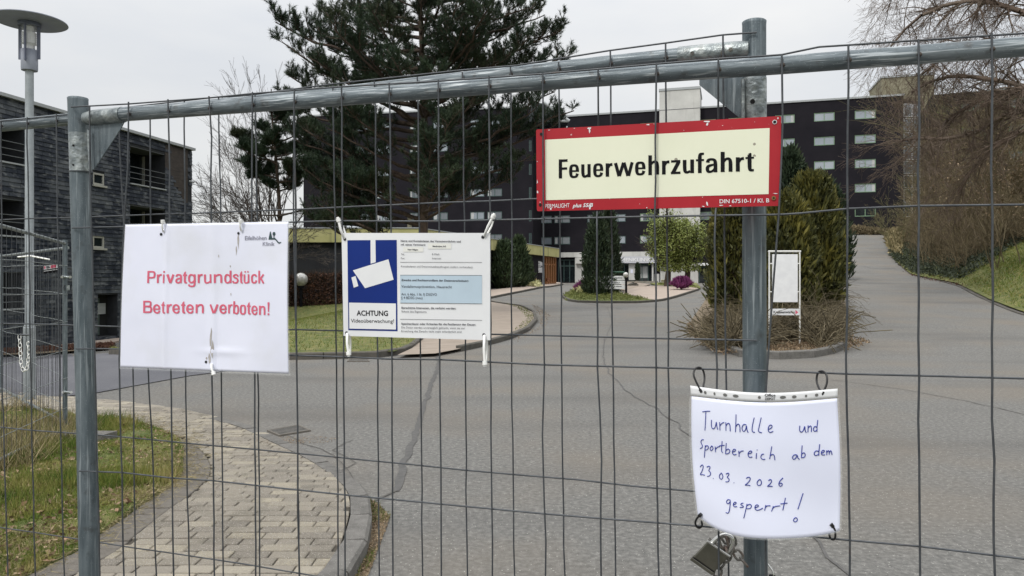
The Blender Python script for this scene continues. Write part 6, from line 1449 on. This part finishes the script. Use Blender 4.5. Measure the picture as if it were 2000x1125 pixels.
# olive / yellow sprouting crown behind the beech
def twig_mass(root, name, n, posf, m, ln=(.6, 1.6), r=.006, up=.8, bend=.25, R=random):
    sg = []
    for _ in range(n):
        p, d = posf(); d = Vector(d).normalized(); L_ = R.uniform(*ln); k = 3
        for j in range(k):
            q = p+d*L_/k; sg.append((*p, *q, r*(1-j*.25), r*(1-(j+1)*.25))); p = q; d = (d+Vector((R.gauss(0, bend), R.gauss(0, bend), R.gauss(0, bend)))).normalized()
    return link_mesh(name, seg_mesh(name, sg, m), root)
def thicket(px, py_top, Y, wd_px, label, m=G['brush'], n=1500, leaf=None, nl=0, seed=1, name='thicket', ybase=None, lf=.06):
    R = random.Random(seed); x = (px-1000)/FX*Y; zb = h(x, Y); H = EYE+(HOR-py_top)*Y/FX-zb; W_ = wd_px/FX*Y/2
    t = thing(name, (x, Y, zb), label, 'bush'); sg = []; tips = []
    ns = max(6, int(n/190))
    for i in range(ns):
        a = R.uniform(0, 6.28); rr = math.sqrt(R.random())*W_*.55; b = Vector((x+rr*math.cos(a), Y+rr*math.sin(a), zb)); b.z = h(b.x, b.y)
        d = Vector((math.cos(a)*rr/W_*.9+R.gauss(0, .15), math.sin(a)*rr/W_*.9, 1.3)); grow(sg, tips, b, d, H*R.uniform(.5, .72), .035, 3, .0, .16, 5, .55, .58, .6, 4, .008, R)
    link_mesh('stems', seg_mesh('stems', sg, m), t)
    if leaf:
        P = np.array([list(p) for p, d in tips]); idx = rng.integers(0, len(P), nl); P = P[idx]+rng.normal(0, .12, (nl, 3)); V, F = leaf_quads(P, rng.normal(size=(nl, 3)), lf*(.6+rng.random(nl)), lf*.6); link_mesh('leaves', np_mesh('leaves', V, F, 4, leaf), t)
    return t
TH = [(1800,350,70,100,'olive',900,3),(1880,250,58,130,'brush',1500,4),(1930,190,50,170,'brush',1800,5),(2010,170,44,190,'brush',1800,6),(1760,395,66,80,'olive',700,7),(1820,350,52,120,'brush',1300,8),(1890,330,44,140,'brush',1500,9),(1965,300,38,150,'brush',1500,10),(2030,320,34,150,'brush',1300,11),(1980,200,60,200,'olive',1500,12),(1900,180,66,140,'olive',1300,13),(1830,215,68,110,'brush',1500,14),(1945,240,46,150,'brush',2000,15)]
nm = ['pale olive bush at the far end of the bank beside the road','tall brown leafless bush on the bank left of the dead leaf beech','tall brown leafless bush under the weeping beech','brown leafless bush at the right edge of the picture, upper one','low yellowish bush where the road disappears','brown bush in the middle of the bank above the creeping juniper','dense brown bush in front of the annex wall','brown bush carrying dead leaves above the grass slope','brown bush at the right edge above the grass slope','olive bush high on the bank in front of the annex','pale olive bush behind the tall brown bushes on the bank','tall brown bush standing just right of the glazed stairwell','twiggy brown bush in the centre of the bank thicket, over the leafless ones']
for (px, pt, Y, wd_, mm, n, sd), lb in zip(TH, nm): thicket(px, pt, Y, wd_, lb, G[mm], n, G['litter'] if sd in (10, 11) else G['spring'] if sd in (13, 12) else G['brush'], 900 if sd in (10, 11) else 500, sd, lf=.13 if sd in (10, 11) else .1)
# understory that closes the bank: one mass of brown brushwood
def bank_pt(R, pxr, Yr):
    Y = R.uniform(*Yr); px = R.uniform(*pxr); x = (px-1000)/FX*Y; return x, Y
R = random.Random(5); sg = []
for _ in range(26000):
    Y = R.uniform(34, 80); px = R.uniform(1745, 2060); x = (px-1000)/FX*Y; d_e = x-xedge(Y)
    if d_e < (5.0 if Y < 44 else 1.2): continue
    p = Vector((x, Y, h(x, Y))); d = Vector((R.gauss(0, .5), R.gauss(0, .5), 1)).normalized(); L_ = R.uniform(.6, 3.4)*min(1, d_e/4)
    for j in range(3): q = p+d*L_/3; sg.append((*p, *q, .012, .008)); p = q; d = (d+Vector((R.gauss(0, .35), R.gauss(0, .35), R.gauss(0, .25)))).normalized()
setp(link_mesh('brushwood', seg_mesh('brushwood', sg, G['brush'])), 'mass of dry brown brushwood covering the upper bank', 'brushwood', kind='stuff')
# creeping juniper on the bank
def cover(name, pxpoly, n, ln, m, label, hgt=.35, cat='ground cover', kind='stuff', up=.6, dome=0.):
    poly = gpoly(pxpoly); xs = [p[0] for p in poly]; ys = [p[1] for p in poly]; k = n*3; x = rng.uniform(min(xs), max(xs), k); y = rng.uniform(min(ys), max(ys), k); ok = in_poly_np(x, y, poly); x = x[ok][:n]; y = y[ok][:n]
    z = np.array([h(a, b)+hgt*(.5+.5*noise.noise(Vector((a*1.1, b*1.1, 0))))*1.2 for a, b in zip(x, y)]); z = z-rng.random(len(z))*hgt*.6+.08; D = rng.normal(size=(len(x), 3))+[0, 0, up]
    V, F = leaf_quads(np.column_stack([x, y, z]), D, ln*(.6+.8*rng.random(len(x))), ln*.35); return setp(link_mesh(name, np_mesh(name, V, F, 4, m)), label, cat, kind=kind)
cover('creeping_juniper', [(1735,500),(1790,538),(1869,552),(1930,520),(2010,470),(2010,430),(1900,440),(1800,450),(1745,470)], 26000, .22, G['cover'], 'dark green creeping juniper on the bank beside the road', .5, 'creeping juniper')
cover('leaf_litter', [(1741,500),(1790,545),(1869,560),(1900,570),(1880,548),(1800,530),(1755,500)], 2200, .12, G['litterd'], 'line of brown dead leaves between juniper and road', .03, 'leaf litter')
cover('dry_grass', [(1728,466),(1741,500),(1760,505),(1770,470),(1745,455)], 5000, .45, G['drygrass'], 'pale dry grass clump at the bend of the upper road', .5, 'dry grass', up=2)
n = 9000; y = rng.uniform(81.5, 86, n); px_ = rng.uniform(1612, 1752, n); x = (px_-1000)/FX*y; z = np.array([h(a, b) for a, b in zip(x, y)])+rng.random(n)*(.35+.55*np.clip((1745-px_)/90, 0, 1)); V, F = leaf_quads(np.column_stack([x, y, z]), rng.normal(size=(n, 3))+[0, 0, .8], .35*(.5+rng.random(n)), .1); setp(link_mesh('brushwood', np_mesh('brushwood', V, F, 4, G['brush'])), 'low brushwood along the foot of the clinic block beyond the upper road', 'brushwood', kind='stuff')

# ---------------- conifers
def conifer(name, px, py_top, py_base, Y, hw_px, m, label, n=9000, ln=.16, seed=0, cat='conifer', pw=.75, cut=.08, lobes=5, flat=1., bottom_taper=.12, group=None, zb=None):
    R_ = np.random.default_rng(seed); c = at(px, py_base, Y); zb = c.z if zb is None else zb; H = EYE+(HOR-py_top)*Y/FX-zb; Wd = hw_px/FX*Y; t = thing(name, (c.x, Y, zb), label, cat, group)
    u = R_.random(n)**.85; a = R_.random(n)*2*math.pi
    prof = np.minimum(1, (1-u)**pw*1.25)*np.minimum(1, .55+u/bottom_taper*.45)
    nz_ = np.array([noise.noise(Vector((math.cos(q)*1.8+seed, math.sin(q)*1.8, v*lobes))) for q, v in zip(a, u)]); nz2 = np.array([noise.noise(Vector((math.cos(q)*5+seed, math.sin(q)*5, v*lobes*3))) for q, v in zip(a, u)])
    rad = Wd*prof*(1+.46*nz_+.34*nz2)*(1-.5*R_.random(n)**2); P = np.stack([c.x+rad*np.cos(a), Y+rad*np.sin(a)*flat, zb+u*H+.25*nz_], 1)
    D = np.stack([np.cos(a)*.6, np.sin(a)*.6, np.full(n, .9)], 1)+R_.normal(size=(n, 3))*.5; V, F = leaf_quads(P, D, ln*(.6+.9*R_.random(n)), ln*.42, R_); link_mesh('crown', np_mesh('crown', V, F, 4, m), t)
    # feathery tips standing out of the outline
    k = n//6; u = R_.random(k)**.8; a = R_.random(k)*2*math.pi; rad = Wd*np.minimum(1, (1-u)**pw*1.25)*np.minimum(1, .55+u/bottom_taper*.45)*(.92+.30*R_.random(k)**2); P = np.stack([c.x+rad*np.cos(a), Y+rad*np.sin(a)*flat, zb+u*H], 1)
    D = np.stack([np.cos(a)*.5, np.sin(a)*.5, np.full(k, 1.2)], 1)+R_.normal(size=(k, 3))*.25; V, F = leaf_quads(P, D, ln*1.9*(.6+.8*R_.random(k)), ln*.5, R_); link_mesh('shoots', np_mesh('shoots', V, F, 4, m), t)
    mb = MB(); core = [(Wd*.06, -.15)]+[(Wd*.5*min(1, (1-v)**pw*1.2)*min(1, .4+v/bottom_taper*.6), v*H) for v in np.linspace(.04, .93, 9)]+[(.01, H*.96)]; mb.lathe((c.x, Y, zb), core, G['bark'], 10); mb.build('trunk', t); return t
conifer('cypress', 1167, 424, 582, 54, 25, G['cypress'], 'broad dark columnar cypress on the forecourt island, left one of the pair', 9000, .22, 1, pw=.42, zb=.1)
conifer('cypress', 1190, 408, 572, 57, 20, G['cypress'], 'slimmer dark columnar cypress on the forecourt island, right one of the pair', 7000, .22, 2, pw=.5, zb=.2)
conifer('juniper', 984, 474, 562, 64, 27, G['juniper'], 'round dark green juniper beside the low hall, left one', 7000, .24, 3, pw=.45)
conifer('juniper', 1013, 466, 560, 65, 20, G['juniper'], 'taller green juniper with a pointed top beside the low hall, right one', 6000, .24, 4, pw=.5)
conifer('juniper', 1030, 505, 558, 69, 11, G['juniper'], 'small dark shrub beside the taller green juniper, near the oval sign', 2000, .24, 44, pw=.5)
conifer('golden_cypress', 1545, 296, 600, 24, 50, G['cypress'], 'dark green cypress with the highest pointed tip behind the white post sign', 13000, .15, 5, pw=.62)
conifer('golden_cypress', 1584, 345, 615, 22, 52, G['golden'], 'golden green cypress at the right of the island clump', 20000, .14, 6, pw=.34, lobes=7)
conifer('golden_cypress', 1525, 385, 640, 21, 60, G['golden'], 'golden green cypress directly behind the white post sign', 19000, .14, 7, pw=.34, lobes=7)
conifer('golden_cypress', 1440, 330, 620, 22.5, 50, G['golden'], 'golden green cypress at the left of the island clump, behind the fence post', 16000, .14, 8, pw=.45, lobes=7)
conifer('golden_cypress', 1615, 360, 560, 46, 42, G['cypress'], 'dark cypress further back in front of the clinic block', 8000, .26, 9, pw=.5)
conifer('golden_cypress', 1483, 345, 640, 23.5, 40, G['cypress'], 'dark cypress hidden mostly by the right fence post', 9000, .15, 10, pw=.5)
# dead arching brush under the cypresses
risl_in = risl_p; R = random.Random(8); sg = []; lp = []
bs = thing('dead_shrub', gp(1500, 670), 'sprawling dry brown shrub with arching stems under the cypresses', 'shrub')
cnt = 0
while cnt < 5200:
    x = R.uniform(4.2, 10.5); y = R.uniform(15.2, 27); px = 1000+FX*x/y
    lim = 1372+max(0, (22-y))*2
    if not (1378 < px < 1650): continue
    if y < 16.6 and R.random() < .75: continue
    if y < 16.9 and 1488 < px < 1580: continue
    cnt += 1; p = Vector((x, y, h(x, y)+.05)); a = R.uniform(0, 6.28); edge = min(1, (px-1372)/75, (1658-px)/60); k = R.uniform(.5, 1)*max(.16, edge); L_ = k*R.uniform(.8, 2.3); d = Vector((math.cos(a)*.6, math.sin(a)*.6, 1)).normalized(); dr_ = R.uniform(.25, .6)
    for j in range(6): q = p+d*L_/6; sg.append((*p, *q, .009-.001*j, .008-.001*j)); p = q; d = (d+Vector((R.gauss(0, .18), R.gauss(0, .18), -dr_*(j > 0)))).normalized()
link_mesh('stems', seg_mesh('stems', sg, G['deadb']), bs)
sg2 = []
for _ in range(900):
    px = R.uniform(1395, 1625); y = R.uniform(15.6, 18); x = (px-1000)/FX*y
    if y < 17.2 and 1480 < px < 1590: continue
    p = Vector((x, y, h(x, y)+.1)); a = R.uniform(0, 6.28); d = Vector((math.cos(a), math.sin(a), .6)).normalized(); L_ = R.uniform(.5, 1.4)
    for j in range(4): q = p+d*L_/4; sg2.append((*p, *q, .012, .010)); p = q; d = (d+Vector((R.gauss(0, .3), R.gauss(0, .3), R.gauss(-.1, .2)))).normalized()
link_mesh('bent_stems', seg_mesh('bent_stems', sg2, G['deadb']), bs)
P = np.array([[s[3], s[4], s[5]] for s in sg if rng.random() < .5]); V, F = blades(P+rng.normal(0, .04, P.shape), rng.normal(size=P.shape)+[0, 0, .3], .10, .012); link_mesh('leaves', np_mesh('leaves', V, F, 3, G['deadb']), bs)
cover('leaf_litter', [(1352,632),(1365,658),(1402,684),(1450,697),(1400,700),(1352,665),(1340,640)], 1800, .07, G['litter'], 'brown needles and dead leaves on the road left of the cypress island', .015, 'leaf litter')
cover('leaf_litter', [(1410,680),(1448,694),(1500,698),(1570,697),(1625,688),(1645,676),(1560,672),(1450,676)], 3500, .06, G['litter'], 'pale dead leaves on the soil just behind the chipped kerb', .06, 'leaf litter')
cover('leaf_litter', [(1650,660),(1652,690),(1700,676),(1690,670)], 500, .06, G['litter'], 'crumbs of dead leaves on the road right of the cypress island', .015, 'leaf litter')
cover('leaf_litter', [(-10,697),(222,684),(222,678),(-10,692)], 3500, .14, G['litterd'], 'reddish dead leaves along the slate building', .12, 'leaf litter')
cover('leaf_litter', [(1038,598),(1056,622),(1050,645),(1000,668),(1010,672),(1066,645),(1075,620),(1050,600)], 900, .05, G['litter'], 'brown leaf crumbs in the gutter around the paved tip', .012, 'leaf litter')
cover('weeds', [(975,592),(1025,603),(1044,622),(1030,644),(990,662),(1005,650),(1030,625),(1010,604)], 1800, .06, G['mossy'], 'yellowish weeds along the inside of the curved kerb', .03, 'weeds')
cover('ground_cover', [(1100,581),(1107,586),(1130,590),(1180,591),(1240,591),(1270,589),(1215,578),(1198,566),(1158,557),(1128,564)], 9000, .13, G['mossy'], 'mossy green ground cover on the tip of the forecourt island', .3, up=1)
cover('ground_cover', [(1120,571),(1130,577),(1155,577),(1150,566),(1135,564)], 2500, .22, G['cream_fl'], 'yellowish heather beside the left azalea', .55, 'heather', up=1.2)
cover('flowers', [(1027,560),(1050,564),(1056,560),(1040,556)], 1500, .25, G['cream_fl'], 'pale flowering plants at the corner near the oval sign', .5, 'flowers', up=1)
cover('ground_cover', [(1362,566),(1285,559),(1290,556),(1352,560)], 2500, .15, G['mossy'], 'green ground cover under the right azalea', .15, up=1)
def ball(name, px, py_top, py_base, Y, hw_px, m, label, n=3000, ln=.12, seed=1, cat='bush', flat=.8):
    return conifer(name, px, py_top, py_base, Y, hw_px, m, label, n, ln, seed, cat, pw=.5, lobes=3, flat=flat, bottom_taper=.3)
ball('azalea', 1143, 551, 571, 57, 17, G['azalea'], 'purple azalea in bloom left of the dark cypresses', 4000, .16, 21)
ball('azalea', 1331, 545, 562, 60, 18, G['azalea'], 'purple azalea in bloom under the pale green trees', 4000, .16, 22)
# ---------------- pale green trees by the white tower
def leafy(px, py_top, py_base, Y, hw, label, seed):
    R = random.Random(seed); c = at(px, py_base, Y); t = thing('spring_tree', c, label, 'tree', 'small trees by the white lift tower'); H = EYE+(HOR-py_top)*Y/FX-c.z; W_ = hw/FX*Y
    mb = MB(); mb.tube([c-Vector((0, 0, .2)), c+Vector((.1, 0, H*.18)), c+Vector((0, 0, H*.36))], [.32, .24, .16], G['bark'], 8); mb.build('trunk', t); sg = []; tips = []
    for i in range(16):
        a = R.uniform(0, 6.28); d = Vector((math.cos(a)*.5, math.sin(a)*.5, 1.25)); grow(sg, tips, c+Vector((0, 0, H*R.uniform(.15, .36))), d, H*.36, .07, 3, .02, .14, 4, .6, .62, .6, 4, .012, R)
    link_mesh('limbs', seg_mesh('limbs', sg, G['twig']), t)
    P = np.array([list(p) for p, d in tips]); n = 13000; i = rng.integers(0, len(P), n//2); Q = P[i]+rng.normal(0, .25, (n//2, 3)); k = n//2; u = rng.random(k)*.85+.13; a = rng.random(k)*6.283; rad = W_*np.sin(np.clip(u*.95+.12, 0, 1)*math.pi)**.55*(.45+.6*rng.random(k)); Q2 = np.stack([c.x+rad*np.cos(a), Y+rad*np.sin(a), c.z+u*H], 1)
    Q2 = Q2[[noise.noise(Vector((q[0]*.9, q[1]*.9, q[2]*.9))) > -.12 for q in Q2]]; Q = np.concatenate([Q, Q2]); Q = Q[(np.abs(Q[:, 0]-c.x) < W_*1.25) & (Q[:, 2] > c.z+H*.2)]
    V, F = leaf_quads(Q, rng.normal(size=Q.shape)+[0, 0, .4], .20*(.6+.8*rng.random(len(Q))), .10); link_mesh('crown', np_mesh('crown', V, F, 4, G['spring']), t)
leafy(1303, 424, 556, 66, 30, 'pale green budding tree in front of the lift tower, left one', 61)
leafy(1341, 428, 555, 66, 30, 'pale green budding tree in front of the lift tower, right one', 62)
# ---------------- beech hedge
HY = 47.6; hg = thing('beech_hedge', at(640, 590, HY), 'reddish brown clipped beech hedge in front of the low hall', 'hedge'); n = 26000
x = rng.uniform(-19.5, -5.6, n); dd = rng.random(n)**2*1.1; z = rng.random(n); topf = np.array([2.15+.16*noise.noise(Vector((a*.9, 0, 0)))+.1*noise.noise(Vector((a*4, 2, 0))) for a in x]); zb_ = np.array([h(a, HY) for a in x])
P = np.stack([x, HY+dd, zb_+z*topf], 1); V, F = leaf_quads(P, rng.normal(size=(n, 3)), .13*(.6+.8*rng.random(n)), .09); link_mesh('leaves', np_mesh('leaves', V, F, 4, G['hedge']), hg)
n = 2500; x = rng.uniform(-19.5, -5.6, n); sgx = []
for a in x: zz0 = h(a, HY)+1.5; y_ = HY+rng.random(); sgx.append((a, y_, zz0, a+rng.normal(0, .08), y_, zz0+rng.uniform(.5, 1.0), .012, .006))
link_mesh('twigs', seg_mesh('twigs', sgx, G['twig']), hg)

# ================================================================= lamps and small objects
def lp_(): return None
lx_, lY = (57.5-1000)/FX*9.6, 9.6; lz = gz(lx_, lY); sl = thing('street_lamp', (lx_, lY, lz), 'tall street lamp with a flat round shade on a galvanized pole', 'street lamp')
def zat(py, Y=9.6): return EYE+(HOR-py)*Y/FX
px2m = lambda p: p/FX*9.6
mb = MB(); mb.tube([(lx_, lY, lz-.2), (lx_, lY, zat(640))], px2m(10.5), G['galv_l'], 20); mb.tube([(lx_, lY, zat(640)), (lx_, lY, zat(632)), (lx_, lY, zat(138))], [px2m(10.5), px2m(7.8), px2m(7.3)], G['galv_l'], 20); mb.build('pole', sl)
mb = MB(); mb.lathe((lx_, lY, 0), [(px2m(14), zat(138)), (px2m(14.5), zat(134)), (px2m(14.5), zat(98)), (.02, zat(97))], G['lamp'], 28); mb.build('lamp_base', sl)
mb = MB(); mb.lathe((lx_, lY, 0), [(px2m(14), zat(97)), (px2m(14), zat(42))], G['clear'], 28); mb.build('glass_cylinder', sl)
mb = MB(); pr = [(px2m(7), zat(97)), (px2m(7), zat(86))]
for k in range(6): zc = 86-k*4.2; pr += [(px2m(13), zat(zc)), (px2m(9.5), zat(zc-2.1))]
pr += [(px2m(8), zat(60)), (px2m(8), zat(44))]; mb.lathe((lx_, lY, 0), pr, G['white'], 24); mb.build('louvre_insert', sl)
mb = MB(); mb.lathe((lx_, lY, 0), [(px2m(20), zat(52)), (px2m(20), zat(42)), (.1, zat(41))], G['lampd'], 28); mb.build('collar', sl)
for k in range(4):
    a = math.radians(8+90*k); dx, dy = math.cos(a), math.sin(a); r_ = px2m(18); mb = MB(); w_ = .014; d_ = .028
    F_ = lambda s, d, z, dx=dx, dy=dy: (lx_+dx*(r_+d)-dy*s, lY+dy*(r_+d)+dx*s, z); mb.obox(F_, (-w_/2, w_/2), (-d_, d_*.4), (zat(116-2*dy*3), zat(42)), G['lampd']); mb.build('support_bar', sl)
mb = MB(); R_ = px2m(65); zc = zat(43); mb.lathe((lx_+px2m(1), lY, zc), [(.05, -.012), (R_*.5, -.010), (R_*.97, -.004), (R_, .004), (R_*.985, .016), (R_*.4, .07), (.01, .085)], G['lamp'], 56); mb.build('lamp_shade', sl)
# globe lamp on the lawn
def globe(px, py, pyb, r_px, label, post=True, rpost=.06):
    b = gp(px, pyb, .1); Y = b.y; c = at(px, py, Y); t = thing('globe_lamp', b, label, 'globe lamp', 'globe lamps on short posts'); r_ = r_px/FX*Y
    mb = MB(); mb.lathe(c, [(r_*math.sin(a), -r_*math.cos(a)) for a in np.linspace(.02, math.pi-.02, 15)], G['globe'], 24); mb.build('globe', t)
    mb = MB(); mb.tube([b-Vector((0, 0, .1)), c-Vector((0, 0, r_*.9))], rpost, G['black'], 10); mb.tube([c-Vector((0, 0, r_*1.25)), c-Vector((0, 0, r_*.85))], rpost*2.0, G['black'], 12); mb.build('post', t)
globe(588, 546, 599, 13.5, 'round globe lamp on a short black post in the lawn before the hedge', rpost=.09)
globe(1222, 537, 578, 5.5, 'small globe lamp beside the direction board on the island', rpost=.05)
globe(1141, 543, 566, 5.0, 'small globe lamp left of the dark cypresses', rpost=.05)
# white post sign on the cypress island
ws = gp(1532, 683, .1); Yw = 16.3; t = thing('post_sign', (at(1534, 680, Yw).x, Yw, h(6, Yw)), 'blank white board in a white tube frame with a small Krankenwagen arrow plate', 'sign')
A_ = lambda x, y: at(x, y, Yw)
zb_ = h(6, Yw)
for x in (1502.5, 1562): mb = MB(); a = A_(x, 491); mb.tube([(a.x, Yw, zb_), a], .018, G['whitep'], 10); mb.build('post', t)
mb = MB(); mb.tube([A_(1500.5, 491), A_(1564, 491)], .02, G['whitep'], 10); mb.build('top_rail', t)
mb = MB(); f_ = lambda s, d, z: A_(s, z)+Vector((0, d, 0)); mb.obox(f_, (1508, 1557), (-.03, .01), (590, 496.5), G['white']); mb.build('board', t)
for y in (515, 570): 
    mb = MB(); mb.tube([A_(1503, y), A_(1508, y)], .014, G['whitep'], 8); mb.tube([A_(1557, y), A_(1562, y)], .014, G['whitep'], 8); mb.build('bracket', t)
mb = MB(); mb.obox(f_, (1504, 1561), (-.03, .01), (615.5, 603), G['white']); ap = mb.build('arrow_plate', t)
qa = [A_(1504, 603), A_(1561, 603), A_(1561, 615.5), A_(1504, 615.5)]; qa = [p+Vector((0, -.031, 0)) for p in qa]; Fa = Fq(qa, Vector((0, -1, 0)))
text_mesh('Krankenwagen', G['black'], lambda u, v, d: Fa(u, v, .001), .10, .83, .30, .72, .02, t)
mb = MB(); mb.face([Fa(.85, .12, .002), Fa(.95, .45, .002), Fa(.85, .82, .002)], G['txtred']); mb.build('arrow', t)
# direction board on the round island
Yd = 53.5; t = thing('direction_board', at(1197, 578, Yd), 'three line white direction board with a green top bar on the island', 'sign')
A_ = lambda x, y: at(x, y, Yd); f2 = lambda s, d, z: A_(s, z)+Vector((0, d, 0))
for i, (y0, y1) in enumerate(((538.8, 546.8), (548, 555.2), (556.4, 564.4))):
    mb = MB(); mb.obox(f2, (1171, 1222.5), (-.05, .03), (y1, y0), G['white']); mb.build('sign_panel', t)
mb = MB(); mb.tube([A_(1170, 580), A_(1170, 535), A_(1174, 531.5), A_(1217, 531.5), A_(1223.5, 535)], .06, G['green_p'], 8); mb.build('frame', t)
mb = MB(); mb.tube([A_(1223.5, 535), A_(1223.5, 580)], .06, G['black'], 8); mb.build('post', t)
for s, x0, x1, y0, y1 in (('P  Kundenparkplätze', 1178, 1215, 543.8, 540.8), ('4  H   Agentur', 1182, 1211, 553.2, 550.6), ('Fahrten bis 3 gelegen', 1179, 1214, 560.5, 557.8)):
    text_mesh(s, G['dgrey'], lambda u, v, d: A_(u, v)+Vector((0, -.06, 0)), x0, x1, y0, y1, .02, t)
# oval and square signs at the shop
t = thing('oval_sign', at(1052, 545, 76), 'white oval sign above a square white notice on a post by the wooden shop front', 'sign'); A_ = lambda x, y: at(x, y, 76)
mb = MB(); pl = [(1052+8.2*math.cos(a), 516+6*math.sin(a)) for a in np.linspace(0, 2*math.pi, 21)[:-1]]; mb.prism(pl, 0, .15, G['white'], F=lambda x, y, d: A_(x, y)+Vector((0, d, 0))); mb.build('oval_panel', t)
mb = MB(); mb.obox(lambda s, d, z: A_(s, z)+Vector((0, d, 0)), (1044.3, 1059.5), (0, .12), (532.5, 522.5), G['white']); mb.build('notice_panel', t)
mb = MB(); 
for x0, x1, y in ((1047, 1058, 519), (1048, 1054, 514), (1047, 1053, 529), (1047, 1050, 526)): mb.obox(lambda s, d, z: A_(s, z)+Vector((0, d, 0)), (x0, x1), (-.02, -.005), (y+.8, y), G['dgrey'])
mb.build('print', t)
mb = MB(); mb.tube([A_(1044.5, 521), A_(1044.5, 551)], .05, G['coping'], 8); mb.tube([A_(1060, 513), A_(1060, 556)], .05, G['coping'], 8); mb.build('post', t)
def pot(px, yt, yb, Y, hw, m, label, plant=None, ph=0):
    c = at(px, yb, Y); H = (yb-yt)/FX*Y; r_ = hw/FX*Y; t = thing('plant_pot', c, label, 'plant pot', 'plant pots in the forecourt'); mb = MB(); mb.lathe(c, [(r_*.65, 0), (r_*.85, H*.3), (r_*.95, H*.85), (r_*1.1, H*.87), (r_*1.1, H), (r_*.9, H), (r_*.85, H*.9), (.01, H*.88)], m, 14); mb.build('pot', t)
    return t
pot(1044, 544, 553, 74, 4.2, G['terra'], 'terracotta pot left of the sign post by the wooden shop front'); pot(1070, 543, 550, 78, 4, G['terra'], 'terracotta pot in front of the wooden shop front')
pot(1245, 549, 556, 90, 4.2, G['pot'], 'pale stone pot holding a slim cypress at the entrance'); pot(1295, 546, 555, 78, 4.0, G['pot'], 'pale stone pot with white rim at the edge of the plaza')
conifer('potted_cypress', 1245, 516, 549, 90, 3.2, G['cypress'], 'slim potted cypress at the clinic entrance', 1200, .18, 31, pw=.3)
for x, y, s_, lb in ((1237, 557, .5, 'dark flat boulder on the entrance paving'), (1345, 549, 1.6, 'long grey boulder under the pale green trees'), (1183, 572, .6, 'pale boulder at the foot of the dark cypresses')):
    c = gp(x, y, .15); mb = MB(); vs = []; n_ = 9; rr = random.Random(int(x))
    mb.lathe(c-Vector((0, 0, .1)), [(s_*.9, 0), (s_, .15), (s_*.8, .5*min(s_, 1)), (.02, .6*min(s_, 1))], G['rock'] if x < 1200 else G['kerbd'], 9, smooth=False); mb.v = [(v[0]+rr.gauss(0, .07), v[1]+rr.gauss(0, .07), v[2]+rr.gauss(0, .04)) for v in mb.v]; mb.build('boulder', loc=c, label=lb, cat='boulder')
print('objects', len(bpy.data.objects))
